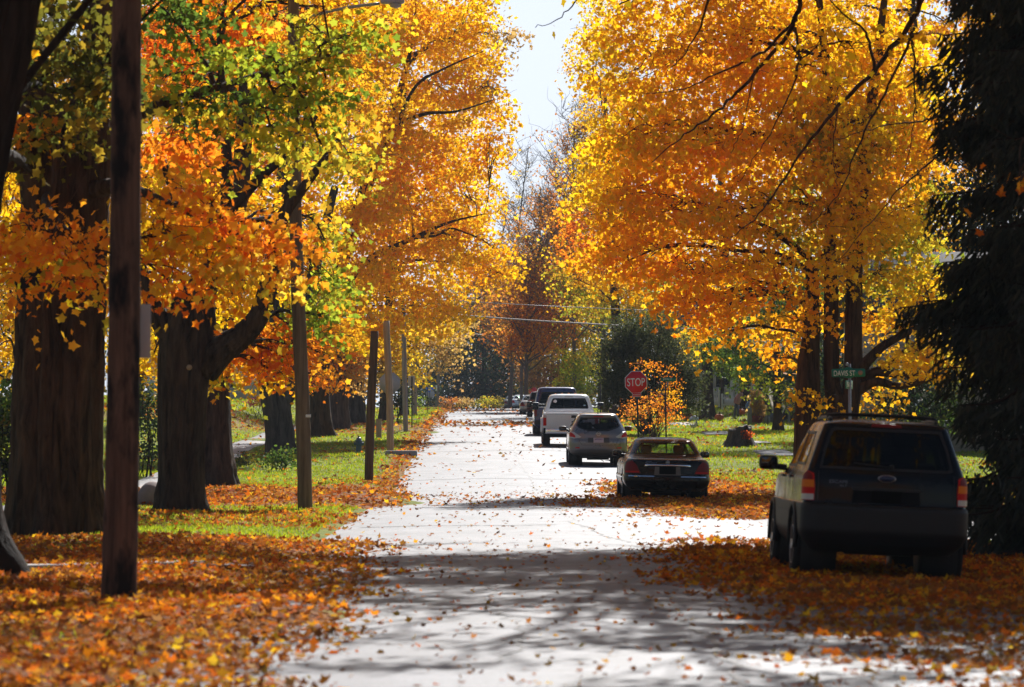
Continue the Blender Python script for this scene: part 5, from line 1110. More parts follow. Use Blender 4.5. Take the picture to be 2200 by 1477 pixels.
def mk_body(root, s, holes, pm, zsplit=None, lower='bumper', lower_mat=None):
    V, up_f, lo_f = s.body(holes, zsplit)
    def sub(F, nm, m_):
        u, inv = np.unique(F, return_inverse=True); me = np_mesh(nm, V[u], F=inv.reshape(F.shape), smooth=True)
        bm = bmesh.new(); bm.from_mesh(me); bmesh.ops.remove_doubles(bm, verts=bm.verts[:], dist=.0004); bmesh.ops.recalc_face_normals(bm, faces=bm.faces[:]); bm.to_mesh(me); bm.free()
        o = link(nm, me, m_, root); me.set_sharp_from_angle(angle=R(38)); return o
    b = sub(up_f, 'body', pm)
    if zsplit is not None: sub(lo_f, lower, lower_mat)
    return b
def glaze(root, s, kind, poly, gm, d=.035, name='window', cen=(0, 2.2, .8), nx=14):
    """window: black border frame plus see-through pane"""
    fns = {'rear': [s.rear], 'front': [s.front], 'side': [s.side(1), s.side(-1)], 'left': [s.side(-1)]}[kind]
    for fn in fns:
        g = patch(name, fn, inset(poly, d * .5), gm, root, .0015, nx, 10, .004, cen)
        r_ = ring('window_frame', fn, poly, d, M['black_plastic'], g, .005, cen=cen)
def underbody(root, w, y0, y1, z0=.22, z1=.46):
    MB().box((0, (y0 + y1) / 2, (z0 + z1) / 2), (w, y1 - y0, z1 - z0), bev=.03).tube([(-.35, y0 + .3, z0 + .02), (.35, y0 + .3, z0 + .02)], .08, 10).tube([(.45, y0 - .12, z0 + .06), (.45, y0 + .6, z0 + .04)], .03, 10).build('underbody', M['black_plastic'], root)
def wells(root, w, ys_, r):
    for y in ys_:
        for sg in (1, -1): MB().lathe([(r + .06, sg * (w - .05)), (r + .06, sg * (w - .42)), (.02, sg * (w - .42))], 24, 'x', (0, y, r + .0)).build('wheel_well', M['black_plastic'], root)
def place(root, Y, cx_px=None, X=None, yaw=0, roll=0, dz=0, length=4.6):
    X = PX(cx_px, Y) if X is None else X
    za = float(surf(X, Y + .8)); zb = float(surf(X, Y + length - .9))
    root.location = (X, Y, za - .8 * (zb - za) / (length - 1.7) + dz); root.rotation_euler = (math.atan2(zb - za, length - 1.7), roll, yaw)

CARS = 'vehicles parked along the right kerb'
# ---- black sport utility
def suv(label, col, Y, cx_px, roll, letter=True, dz=0, rack=True, scale=1.0):
    root = thing('parked_suv', label, 'car', group=CARS)
    pm = paint('suv_paint', col, .0, .2, coat=.12) if letter else paint('suv_paint_red', col, .3, .3)
    clad = mat('grey_cladding' if letter else 'painted_cladding', (.009, .009, .010) if letter else tuple(c * .8 for c in col), .55, spec=.4, var=.15, scale=20)
    s = Shell([(.30, .74, .30, 4.2, .12, .25, .03), (.42, .85, .08, 4.36, .16, .3, .05), (.55, .893, .0, 4.40, .18, .34, .06), (.74, .893, .0, 4.40, .18, .34, .06), (.79, .885, .015, 4.38, .17, .34, .06),
               (.812, .868, .062, 4.35, .13, .34, .06), (.98, .866, .075, 4.28, .13, .36, .06), (1.06, .862, .085, 4.10, .13, .4, .06), (1.11, .846, .10, 3.30, .13, .4, .06), (1.16, .826, .125, 3.15, .09, .35, .05),
               (1.40, .742, .235, 2.66, .08, .3, .045), (1.58, .676, .315, 2.28, .07, .28, .04), (1.635, .650, .345, 2.14, .07, .3, .04), (1.665, .585, .42, 2.02, .14, .3, .06), (1.685, .46, .56, 1.86, .2, .3, .05), (1.692, .2, .8, 1.6, .15, .15, .02)])
    rw = [(-.70, 1.165), (.70, 1.165), (.645, 1.40), (.575, 1.60), (-.575, 1.60), (-.645, 1.40)]
    sw = [[(.62, 1.19), (1.42, 1.19), (1.50, 1.55), (.80, 1.55)], [(1.50, 1.17), (2.25, 1.17), (2.02, 1.56), (1.58, 1.56)], [(2.32, 1.17), (3.02, 1.17), (2.40, 1.52), (2.10, 1.56)]]
    wsp = [(-.70, 1.20), (.70, 1.20), (.52, 1.57), (-.52, 1.57)]
    holes = [('rear', inset(rw, .02)), ('front', inset(wsp, .03))] + [('side', inset(p, .03)) for p in sw] + [('arch', .88, .35, .40), ('arch', 3.50, .35, .40)]
    mk_body(root, s, holes, pm, .80, 'bumper', clad)
    tint = glass_mat('privacy_glass', (.018, .02, .026)); tl = glass_mat('clear_car_glass', (.55, .60, .60))
    glaze(root, s, 'rear', rw, tint, .03, 'rear_window')
    for p, g in zip(sw, (tint, tint, tl)): glaze(root, s, 'side', p, g, .03, 'side_window')
    glaze(root, s, 'front', wsp, tl, .04, 'windscreen')
    for sg in (-1, 1):
        f = lambda a, z, sg=sg: s.rear(sg * a, z)
        L = patch('tail_light', f, [(.745, .83), (.985, .83), (.955, .98), (.90, 1.10), (.83, 1.135), (.755, 1.11), (.74, .98)], M['red_lens'], root, .012, 8, 12, .03)
        patch('indicator_lens', f, [(.748, .965), (.972, .965), (.955, 1.04), (.75, 1.04)], M['amber_lens'], L, .0155, 8, 5, .002)
        patch('reversing_lens', f, [(.748, .835), (.98, .835), (.975, .895), (.748, .895)], M['clear_lens'], L, .0155, 8, 5, .002)
        patch('dark_lens', f, [(.765, 1.045), (.93, 1.045), (.885, 1.105), (.83, 1.13), (.77, 1.10)], M['dark_red_lens'], L, .0155, 6, 5, .002)
    em = MB().lathe([(.001, -.012), (.078, -.010), (.082, 0)], 28, 'y').build('emblem', M['emblem_blue'], root, s.rear(0, 1.085) + [0, -.008, 0], smooth=True); em.scale = (1.05, 1, .42)
    e2 = MB().lathe([(.078, -.014), (.09, -.014), (.09, 0), (.078, 0)], 28, 'y', closed=True).build('emblem_ring', M['emblem'], em, smooth=True)
    if letter:
        rear_txt(s, 'ESCAPE', .045, -.50, 1.035, M['badge'], root, .19); rear_txt(s, 'XLT', .032, -.45, .995, M['badge'], root, .08)
    patch('tailgate_seam', s.rear, [(-.715, .835), (-.705, .835), (-.70, 1.14), (-.71, 1.14)], M['black_plastic'], root, .002, 3, 8, .002); patch('tailgate_seam', s.rear, [(.705, .835), (.715, .835), (.71, 1.14), (.70, 1.14)], M['black_plastic'], root, .002, 3, 8, .002)
    patch('tailgate_handle', s.rear, [(-.36, .955), (.36, .955), (.36, .985), (-.36, .985)], M['black_plastic'], root, .02, 14, 4, .01)
    patch('plate_recess', s.rear, [(-.36, .825), (.36, .825), (.34, .955), (-.34, .955)], mat('recess_black', tuple(min(.02, c * .6 + .002) for c in col), .85, spec=.2), root, .003, 12, 6, .004)
    patch('number_plate', s.rear, [(-.155, .828), (.155, .828), (.155, .965), (-.155, .965)], M['plate_dark'], root, .016, 8, 5, .004)
    patch('bumper_step', s.rear, [(-.62, .785), (.62, .785), (.62, .80), (-.62, .80)], M['black_plastic'], root, .006, 14, 3, .004)
    patch('brake_light', s.rear, [(-.16, 1.615), (.16, 1.615), (.15, 1.638), (-.15, 1.638)], M['dark_red_lens'], root, .014, 8, 3, .01)
    w_ = s.rear(.05, 1.20); MB().tube([w_ + [0, -.02, 0], s.rear(-.34, 1.235) + [0, -.022, 0]], .009, 6).lathe([(.03, 0), (.026, -.03), (.0, -.032)], 12, 'y', w_).build('rear_wiper', M['black_plastic'], root)
    # roof rack
    if rack:
        for sg in (-1, 1):
            MB().tube(catmull([(sg * .555, .66, 1.668), (sg * .555, .72, 1.695), (sg * .56, 1.3, 1.705), (sg * .56, 1.85, 1.698), (sg * .555, 1.95, 1.672)], 5), .020, 8).build('roof_rail', M['black_plastic'], root, smooth=True)
        for y in (.82, 1.62):
            MB().tube(catmull([(-.565, y, 1.695), (-.545, y, 1.732), (-.3, y, 1.744), (0, y, 1.748), (.3, y, 1.744), (.545, y, 1.732), (.565, y, 1.695)], 5), .017, 8).build('rack_crossbar', M['black_plastic'], root, smooth=True)
    wells(root, .87, (.88, 3.50), .36)
    for y in (.88, 3.50):
        for sg in (-1, 1): wheel(root, sg * .775, y, .352, .225, sg)
    underbody(root, 1.05, .45, 4.1, .33, .5)
    for x in (-.38, .38): seat(root, x, 2.15, .72, .52, .66)
    o = MB().box((0, 1.15, .95), (1.25, .16, .62), bev=.05, rx_=R(12)).build('rear_bench', M['seat'], root, angle=50)
    MB().box((0, 3.05, 1.02), (1.4, .5, .26), bev=.08).lathe([(.17, 0), (.19, .02), (.17, .04)], 18, 'y', (-.38, 2.68, 1.05)).build('dashboard', M['interior'], root)
    MB().box((0, 1.9, .66), (1.5, 3.3, .1)).build('cabin_floor', M['interior'], root)
    for sg in (-1, 1):
        side_mirror(root, sg * 1.01, 2.92, 1.19, sg, M['black_plastic'], (.21, .13, .16))
        for y in (1.72, 2.62): rbox('door_handle', s.side(sg)(y - .1, 1.06) + np.array([sg * .012, 0, 0]), (.03, .17, .03), M['black_plastic'], root, .008)
        patch('side_moulding', s.side(sg), [(1.3, .60), (3.0, .60), (3.0, .70), (1.3, .70)], clad, root, .012, 8, 3, .01)
        patch('door_seam', s.side(sg), [(2.27, .42), (2.277, .42), (2.277, 1.14), (2.27, 1.14)], M['black_plastic'], root, .0015, 2, 6, .002); patch('door_seam', s.side(sg), [(1.36, .5), (1.367, .5), (1.40, 1.14), (1.393, 1.14)], M['black_plastic'], root, .0015, 2, 6, .002)
    for sg in (-1, 1):
        for y in (.88, 3.50):
            pts = [(sg * .888, y + .42 * math.cos(a), .36 + .42 * math.sin(a)) for a in np.linspace(R(-5), R(185), 16)]; MB().tube(pts, .024, 6).build('wheel_arch_trim', clad, root, smooth=True)
    place(root, Y, cx_px, roll=roll, dz=dz, length=4.4); root.scale = (scale, scale, scale)
    return root
suv('black sport utility with a roof rack parked on fallen leaves beside the spruce', (.003, .0035, .006), 38.5, 1897, R(2.6), dz=-.03)

# ---- large dark saloon
def sedan(label, col, Y, cx_px, roll=0, detail=True, pname='sedan_paint', k=1.0, plate='plate_dark', lens='dark_red_lens'):
    root = thing('parked_sedan', label, 'car', group=CARS); pm = paint(pname, col, .1 if detail else .35, .25, coat=.2 if detail else 1)
    s = Shell([(.22, .82, .30, 5.15, .15, .3, .05), (.32, .93, .06, 5.33, .25, .4, .10), (.46, .985, .0, 5.38, .30, .45, .12), (.545, .987, .012, 5.37, .30, .45, .12), (.575, .975, .045, 5.33, .28, .45, .12),
               (.74, .975, .065, 5.25, .28, .5, .12), (.86, .955, .085, 5.05, .28, .5, .12), (.905, .925, .11, 4.7, .28, .5, .13), (.935, .895, .19, 4.05, .25, .4, .12), (.955, .875, .50, 3.85, .2, .35, .08), (.975, .855, .88, 3.72, .2, .3, .06),
               (1.01, .83, 1.03, 3.62, .2, .3, .08), (1.15, .765, 1.27, 3.32, .2, .3, .09), (1.30, .690, 1.56, 2.98, .18, .3, .09), (1.36, .645, 1.72, 2.80, .18, .3, .08), (1.40, .57, 1.92, 2.64, .22, .3, .06), (1.42, .42, 2.12, 2.5, .2, .2, .04), (1.425, .15, 2.3, 2.4, .04, .04, .01)], fine=8)
    rw = [(-.735, .995), (.735, .995), (.66, 1.16), (.555, 1.325), (-.555, 1.325), (-.66, 1.16)]
    wsp = [(-.72, 1.02), (.72, 1.02), (.55, 1.335), (-.55, 1.335)]
    sw = [[(1.62, 1.02), (2.35, 1.02), (2.33, 1.335), (1.90, 1.335)], [(2.42, 1.02), (3.42, 1.02), (2.86, 1.325), (2.40, 1.335)]]
    holes = [('rear', inset(rw, .03)), ('front', inset(wsp, .03))] + [('side', inset(p, .03)) for p in sw] + [('arch', 1.28, .33, .39), ('arch', 4.19, .33, .39)]
    mk_body(root, s, holes, pm)
    gl = glass_mat('tinted_car_glass', (.52, .68, .60))
    glaze(root, s, 'rear', rw, gl, .03, 'rear_window'); glaze(root, s, 'front', wsp, gl, .035, 'windscreen')
    for p in sw: glaze(root, s, 'side', p, gl, .03, 'side_window')
    for sg in (-1, 1):
        f = lambda a, z, sg=sg: s.rear(sg * a, z)
        L = patch('tail_light', f, [(.60, .61), (1.04, .61), (1.05, .70), (1.02, .80), (.93, .875), (.80, .885), (.70, .80)], M[lens], root, .010, 10, 10, .03)
        patch('lens_band', f, [(.63, .625), (1.03, .625), (1.04, .66), (.645, .66)], M['red_lens'], L, .0125, 8, 3, .002)
        if detail: patch('bumper_strip', f, [(.30, .535), (.90, .535), (.90, .553), (.30, .553)], M['chrome'], root, .014, 12, 3, .01)
        side_mirror(root, sg * 1.02, 3.28, 1.03, sg, pm, (.22, .13, .14))
        for y in (1.75, 2.75): rbox('door_handle', s.side(sg)(y, .86) + np.array([sg * .014, 0, 0]), (.03, .20, .035), M['chrome'], root, .008)
        patch('side_strip', s.side(sg), [(1.0, .50), (4.6, .50), (4.6, .525), (1.0, .525)], M['chrome'] if detail else M['black_plastic'], root, .008, 20, 3, .006)
        patch('door_seam', s.side(sg), [(2.38, .32), (2.386, .32), (2.386, .98), (2.38, .98)], M['black_plastic'], root, .0015, 2, 6, .002)
    if detail:
        patch('chrome_bar', s.rear, [(-.52, .775), (.52, .775), (.50, .815), (-.50, .815)], M['chrome'], root, .022, 22, 5, .015, bulge=.008)
        em = MB().lathe([(.001, -.016), (.026, -.016), (.030, -.008)], 20, 'y').lathe([(.036, -.012), (.046, -.014), (.046, 0), (.036, 0)], 24, 'y', closed=True).build('emblem', M['emblem'], root, s.rear(0, .862) + [0, -.004, 0], smooth=True)
        rear_txt(s, 'MERCURY', .03, -.42, .875, M['emblem'], root, .13); rear_txt(s, 'GRAND MARQUIS', .03, -.37, .845, M['emblem'], root, .25)
    patch('plate_recess', s.rear, [(-.30, .575), (.30, .575), (.28, .768), (-.28, .768)], mat('plate_recess', (.12, .11, .10) if detail else tuple(c * .6 for c in col), .4), root, .004, 12, 5, .01)
    patch('number_plate', s.rear, [(-.185, .60), (.185, .60), (.185, .765), (-.185, .765)], M[plate], root, .013, 8, 5, .004)
    patch('boot_seam', s.rear, [(-.60, .598), (.60, .598), (.60, .604), (-.60, .604)], M['black_plastic'], root, .002, 16, 2, .002)
    patch('brake_light', s.rear, [(-.12, 1.0), (.12, 1.0), (.12, 1.03), (-.12, 1.03)], M['dark_red_lens'], root, -.04, 6, 3, .01)
    wells(root, .95, (1.28, 4.19), .33)
    for y in (1.28, 4.19):
        for sg in (-1, 1): wheel(root, sg * .85, y, .335, .225, sg)
    underbody(root, 1.1, .40, 4.9, .18, .42)
    for x in (-.38, .38): seat(root, x, 2.75, .36, .55, .64)
    MB().box((0, 1.62, .62), (1.4, .18, .58), bev=.06, rx_=R(18)).build('rear_bench', M['seat'], root, angle=50)
    MB().box((0, 1.2, .90), (1.3, .5, .04)).box((0, 3.5, .86), (1.5, .5, .22), bev=.08).lathe([(.17, 0), (.19, .02), (.17, .04)], 18, 'y', (-.38, 3.18, .90)).build('dashboard', M['interior'], root)
    MB().box((0, 2.4, .42), (1.7, 3.0, .1)).build('cabin_floor', M['interior'], root)
    MB().box((0, 2.98, 1.285), (.25, .03, .075), bev=.012).tube([(0, 2.99, 1.32), (0, 2.97, 1.36)], .012, 6).build('rear_view_mirror', M['black_plastic'], root)
    root.scale = (k, k, k); place(root, Y, cx_px, roll=roll, length=5.38 * k); return root
sedan('dark saloon with a chrome boot bar parked on leaves at the right kerb', (.007, .0055, .005), 83.2, 1433, R(1.3))

# ---- grey-brown crossover
def crossover():
    root = thing('parked_crossover', 'grey-brown crossover with slanted tail lights parked behind the white pickup', 'car', group=CARS); pm = paint('crossover_paint', (.20, .18, .18), .5, .30)
    s = Shell([(.34, .80, .30, 4.6, .15, .3, .05), (.42, .90, .08, 4.75, .26, .4, .12), (.55, .94, .01, 4.82, .32, .45, .14), (.72, .942, .0, 4.82, .32, .45, .14), (.80, .942, .015, 4.80, .32, .45, .14), (.86, .938, .045, 4.75, .30, .5, .14),
               (1.02, .925, .085, 4.3, .30, .5, .14), (1.08, .905, .11, 3.95, .30, .45, .14), (1.14, .872, .15, 3.75, .28, .4, .14), (1.30, .785, .27, 3.35, .24, .35, .13), (1.45, .695, .36, 3.0, .22, .32, .12), (1.555, .635, .36, 2.72, .20, .3, .10), (1.60, .60, .34, 2.60, .20, .3, .10), (1.635, .545, .40, 2.46, .2, .3, .09), (1.655, .40, .62, 2.3, .2, .2, .05), (1.662, .15, .9, 2.0, .04, .04, .01)])
    rw = [(-.30, 1.10), (.30, 1.10), (.62, 1.20), (.73, 1.28), (.69, 1.38), (.58, 1.535), (-.58, 1.535), (-.69, 1.38), (-.73, 1.28), (-.62, 1.20)]
    wsp = [(-.72, 1.20), (.72, 1.20), (.54, 1.56), (-.54, 1.56)]
    sw = [[(1.0, 1.24), (1.72, 1.20), (1.72, 1.52), (1.15, 1.50)], [(1.80, 1.19), (2.62, 1.17), (2.40, 1.54), (1.80, 1.54)], [(2.70, 1.17), (3.45, 1.17), (2.80, 1.52), (2.48, 1.54)]]
    holes = [('rear', inset(rw, .03)), ('front', inset(wsp, .03))] + [('side', inset(p, .03)) for p in sw] + [('arch', .95, .36, .42), ('arch', 3.78, .36, .42)]
    mk_body(root, s, holes, pm, .50, 'lower_cladding', mat('crossover_cladding', (.13, .115, .11), .5, var=.1))
    gl = glass_mat('crossover_glass', (.35, .38, .46))
    glaze(root, s, 'rear', rw, gl, .045, 'rear_window'); glaze(root, s, 'front', wsp, gl, .035, 'windscreen')
    for p in sw: glaze(root, s, 'side', p, gl, .03, 'side_window')
    for sg in (-1, 1):
        f = lambda a, z, sg=sg: s.rear(sg * a, z)
        L = patch('tail_light', f, [(.52, .905), (.80, .87), (1.02, .90), (1.07, .99), (.98, 1.09), (.80, 1.08), (.64, .985)], M['clear_lens'], root, .012, 10, 10, .03)
        patch('red_lens', f, [(.74, .895), (1.0, .91), (1.05, .985), (.97, 1.065), (.84, 1.03), (.74, .965)], M['red_lens'], L, .0155, 8, 7, .002)
        patch('reflector', f, [(.60, .565), (.74, .565), (.74, .60), (.60, .60)], M['red_lens'], root, .010, 6, 3, .01)
        side_mirror(root, sg * 1.06, 3.15, 1.12, sg, M['black_plastic'], (.24, .14, .16))
        for y in (1.85, 2.85): rbox('door_handle', s.side(sg)(y, 1.02) + np.array([sg * .014, 0, 0]), (.03, .18, .03), M['chrome'], root, .008)
    em = MB().lathe([(.050, -.012), (.068, -.014), (.068, 0), (.050, 0)], 28, 'y', closed=True).box((0, -.008, 0), (.17, .014, .026), bev=.004).build('emblem', M['emblem'], root, s.rear(0, 1.025) + [0, -.004, 0], angle=40)
    rear_txt(s, 'MURANO', .035, -.50, .765, M['emblem'], root, .19)
    patch('plate_recess', s.rear, [(-.34, .745), (.34, .745), (.335, .90), (-.335, .90)], mat('crossover_recess', (.075, .062, .058), .45), root, .003, 12, 5, .01)
    pl = patch('number_plate', s.rear, [(-.16, .745), (.16, .745), (.16, .895), (-.16, .895)], mat('number_plate', (.62, .45, .47), .5, var=.2, scale=14), root, .012, 8, 5, .004)
    pmk = mat('plate_marks', (.28, .10, .22), .5)
    pb = s.rear(0, .845); q = MB()
    for i in range(6): q.box((-.105 + i * .042, 0, 0), (.024 if i % 2 else .028, .003, .055))
    q.build('plate_mark', pmk, pl, pb + [0, -.018, .0])
    patch('tailgate_seam', s.rear, [(-.53, .665), (.53, .665), (.53, .672), (-.53, .672)], M['black_plastic'], root, .002, 16, 2, .002)
    for sg in (-1, 1): patch('tailgate_seam', lambda a, z, sg=sg: s.rear(sg * a, z), [(.53, .67), (.538, .67), (.64, .86), (.632, .86)], M['black_plastic'], root, .002, 2, 8, .002)
    patch('brake_light', s.rear, [(-.16, 1.548), (.16, 1.548), (.15, 1.575), (-.15, 1.575)], M['red_lens'], root, .012, 8, 3, .01)
    MB().tube([(0, .62, 1.65), (0, .55, 1.80)], .006, 6).lathe([(.03, 0), (.02, .03), (0, .035)], 10, 'z', (0, .64, 1.645)).build('aerial', M['black_plastic'], root)
    wells(root, .92, (.95, 3.78), .365)
    for y in (.95, 3.78):
        for sg in (-1, 1): wheel(root, sg * .81, y, .36, .235, sg)
    underbody(root, 1.05, .38, 4.5, .24, .5); MB().box((.62, .18, .38), (.5, .25, .14), bev=.03).build('towing_cover', M['black_plastic'], root)
    for x in (-.40, .40): seat(root, x, 2.35, .72, .52, .58)
    for x in (-.42, 0, .42): MB().box((0, 0, 0), (.24, .10, .17), bev=.05).build('headrest', M['seat'], root, (x, 1.05, 1.24), angle=50)
    MB().box((0, 1.2, .86), (1.3, .18, .56), bev=.06, rx_=R(14)).build('rear_bench', M['seat'], root, angle=50)
    MB().box((0, 3.3, 1.05), (1.5, .6, .2), bev=.08).build('dashboard', M['interior'], root); MB().box((0, 2.1, .66), (1.6, 3.2, .1)).build('cabin_floor', M['interior'], root)
    place(root, 117.6, 1286, length=4.8); return root
crossover()

# ---- white pickup
def pickup():
    root = thing('parked_pickup', 'white pickup truck with big black mirrors parked at the right kerb', 'pickup truck', group=CARS); pm = paint('pickup_paint', (.80, .805, .82), 0, .3)
    cab = Shell([(.58, .90, 2.35, 5.55, .06, .3, .0), (.85, .97, 2.33, 5.75, .08, .3, .01), (1.15, .975, 2.33, 5.75, .08, .3, .01), (1.30, .955, 2.34, 5.55, .09, .3, .01), (1.36, .93, 2.35, 4.5, .10, .3, .015), (1.42, .905, 2.37, 4.35, .10, .3, .02), (1.62, .835, 2.44, 4.02, .12, .3, .03), (1.80, .765, 2.52, 3.72, .14, .3, .04), (1.87, .72, 2.56, 3.58, .16, .3, .05), (1.915, .62, 2.66, 3.42, .2, .3, .05), (1.935, .4, 2.85, 3.2, .1, .1, .02)], bowf=.15)
    rw = [(-.74, 1.385), (.74, 1.385), (.69, 1.60), (.61, 1.775), (-.61, 1.775), (-.69, 1.60)]
    wsp = [(-.78, 1.42), (.78, 1.42), (.62, 1.80), (-.62, 1.80)]; sw = [[(2.75, 1.38), (3.95, 1.38), (3.62, 1.78), (2.78, 1.78)]]
    mk_body(root, cab, [('rear', inset(rw, .03)), ('front', inset(wsp, .03)), ('side', inset(sw[0], .03)), ('arch', 4.72, .42, .50)], pm)
    gl = glass_mat('pickup_glass', (.40, .46, .50)); cen = (0, 3.4, 1.2)
    for k, (kind, p) in enumerate((('rear', rw), ('front', wsp), ('side', sw[0]))): glaze(root, cab, kind, p, gl, .045, ('rear_window', 'windscreen', 'side_window')[k], cen)
    for x in (-.21, .21): MB().tube([cab.rear(x, 1.40) + [0, -.002, 0], cab.rear(x * .95, 1.765) + [0, -.002, 0]], .010, 6).build('window_bar', M['black_plastic'], root)
    st = patch('sticker', cab.rear, [(-.585, 1.615), (-.50, 1.60), (-.455, 1.65), (-.47, 1.71), (-.53, 1.725), (-.59, 1.68)], mat('white_sticker', (.75, .66, .66), .6), root, .007, 6, 6, .001, cen)
    patch('brake_light', cab.rear, [(-.17, 1.812), (.17, 1.812), (.16, 1.842), (-.16, 1.842)], M['clear_lens'], root, .012, 8, 3, .01, cen)
    # load bed
    bed = MB()
    for sg in (-1, 1): bed.box((sg * .955, 1.16, .98), (.09, 2.28, .56), bev=.02)
    bed.box((0, 2.26, .98), (1.82, .06, .54)).box((0, 1.15, .74), (1.84, 2.2, .06)); bed.build('load_bed', pm, root, angle=40)
    tg = MB().box((0, .045, .965), (1.86, .085, .60), bev=.022).build('tailgate', pm, root, angle=40)
    MB().box((0, -.004, 1.225), (1.80, .02, .05), bev=.008).box((0, -.001, .72), (1.72, .012, .02)).build('tailgate_edge', pm, tg, angle=40)
    MB().box((0.14, -.006, 1.125), (.23, .02, .10), bev=.012).build('tailgate_handle', M['black_plastic'], tg)
    em = MB().lathe([(.001, -.012), (.10, -.010), (.104, 0)], 28, 'y').build('emblem', M['emblem_blue'], tg, (.13, -.002, .93), smooth=True); em.scale = (1, 1, .44)
    for sg in (-1, 1):
        L = MB().box((sg * .955, .035, .98), (.13, .07, .38), bev=.015).build('tail_light', M['red_lens'], root, angle=40)
        MB().box((sg * .955, -.004, 1.125), (.105, .01, .075), bev=.004).build('reversing_lens', M['clear_lens'], L)
        fp = [(y, z) for y, z in [(1.55 + .62 * math.cos(a), .46 + .62 * math.sin(a)) for a in np.linspace(R(8), R(172), 16)]] + [(1.55 + .47 * math.cos(a), .44 + .47 * math.sin(a)) for a in np.linspace(R(172), R(8), 16)]
        MB().prism(fp, sg * .98, sg * 1.085, 'yz').build('rear_fender', pm, root)
        mo = MB().box((0, 0, .03), (.24, .11, .28), bev=.04).tube([(-sg * .08, .02, .10), (-sg * .35, .06, .08)], .022, 8).tube([(-sg * .08, .02, -.03), (-sg * .35, .06, -.03)], .022, 8).build('side_mirror', M['black_plastic'], root, (sg * 1.24, 3.95, 1.43), angle=50)
        MB().box((0, -.056, .03), (.19, .01, .23)).build('mirror_glass', M['mirror_glass'], mo)
        for y in (1.55, 4.72): wheel(root, sg * .87, y, .41, .27, sg)
    MB().box((0, -.07, .575), (1.86, .20, .19), bev=.035).box((0, -.075, .675), (1.84, .18, .02), bev=.006).build('rear_bumper', M['chrome'], root, angle=40)
    MB().box((0, -.175, .575), (.34, .012, .13), bev=.003).build('number_plate', mat('pickup_plate', (.5, .47, .45), .5, var=.2), root)
    for x in (-.50, -.25, 0, .25, .50): MB().lathe([(.05, 0), (.04, .03), (.0, .045)], 12, 'z', (x, 3.2, 1.925 - .02 * (abs(x) > .4))).build('roof_light', M['amber_lens'], root, smooth=True)
    MB().box((0, 2.6, .5), (1.0, 5.0, .16)).tube([(-.8, 1.55, .42), (.8, 1.55, .42)], .10, 10).tube([(-.2, -.05, .44), (.2, -.05, .44)], .06, 8).tube([(.55, -.02, .40), (.55, 1.2, .42)], .04, 8).build('chassis', M['black_plastic'], root)
    for x in (-.45, .45): seat(root, x, 3.05, .82, .56, .62)
    MB().box((0, 4.1, 1.24), (1.6, .5, .24), bev=.08).build('dashboard', M['interior'], root)
    MB().box((0, 3.4, .80), (1.7, 2.1, .08)).build('cabin_floor', M['interior'], root); MB().box((0, 3.72, 1.73), (.26, .03, .08), bev=.01).build('rear_view_mirror', M['black_plastic'], root)
    place(root, 138, 1226, length=5.7); return root
pickup()

# ---- blue van
def van():
    root = thing('parked_van', 'tall dark blue van parked in front of the white pickup', 'van', group=CARS); pm = paint('van_paint', (.018, .028, .13), .3, .3)
    s = Shell([(.34, .86, .12, 4.9, .1, .3, .02), (.48, .985, .0, 5.1, .12, .35, .04), (.62, .995, .0, 5.15, .12, .35, .04), (.68, .985, .06, 5.1, .12, .35, .04), (1.05, .985, .07, 5.0, .12, .4, .04), (1.15, .975, .08, 4.4, .12, .4, .04), (1.22, .955, .09, 4.1, .12, .35, .04), (1.65, .885, .15, 3.6, .14, .35, .05), (1.95, .81, .20, 3.25, .16, .3, .05), (2.02, .76, .24, 3.1, .2, .3, .05), (2.055, .62, .38, 2.9, .2, .3, .04), (2.065, .3, .7, 2.5, .1, .1, .01)])
    dw = [(-.80, 1.24), (.80, 1.24), (.66, 1.86), (-.66, 1.86)]
    sw = [[(.4, 1.25), (1.9, 1.25), (1.9, 1.85), (.5, 1.85)], [(2.0, 1.25), (3.75, 1.25), (3.2, 1.85), (2.0, 1.85)]]
    mk_body(root, s, [('rear', inset(dw, .03)), ('arch', 1.1, .37, .43), ('arch', 4.2, .37, .43)] + [('side', inset(p, .03)) for p in sw], pm)
    gl = glass_mat('van_glass', (.16, .20, .28)); glaze(root, s, 'rear', dw, gl, .05, 'rear_window')
    for p in sw: glaze(root, s, 'side', p, gl, .04, 'side_window')
    for sg in (-1, 1):
        f = lambda a, z, sg=sg: s.rear(sg * a, z)
        patch('tail_light', f, [(.85, .82), (1.02, .82), (1.02, 1.15), (.86, 1.15)], M['dark_red_lens'], root, .01, 6, 6, .02)
        side_mirror(root, sg * 1.12, 3.6, 1.30, sg, M['black_plastic'], (.22, .14, .26))
        for y in (1.1, 4.2): wheel(root, sg * .86, y, .36, .23, sg)
    patch('door_seam', s.rear, [(-.005, .70), (.005, .70), (.005, 1.95), (-.005, 1.95)], M['black_plastic'], root, .003, 2, 10, .004)
    patch('rear_bumper', s.rear, [(-.98, .48), (.98, .48), (.98, .64), (-.98, .64)], M['black_plastic'], root, .02, 20, 4, .02)
    wells(root, .96, (1.1, 4.2), .37); underbody(root, 1.2, .3, 4.8, .26, .5)
    for x in (-.45, .45): seat(root, x, 2.75, .9)
    MB().box((0, 2.4, .75), (1.7, 4.0, .1)).build('cabin_floor', M['interior'], root)
    place(root, 158, X=PX(1146, 158) + 1.0, length=5.1); return root
van()
suv('dark red sport utility far up the street between the blue van and silver car', (.10, .018, .014), 228, 1132 + 31, 0, letter=False, rack=False, scale=.93)
sedan('silver saloon far up the street beside the dark red car', (.42, .38, .35), 242, 1118 + 29, 0, False, 'silver_paint', .93, 'clear_lens', 'dark_red_lens')
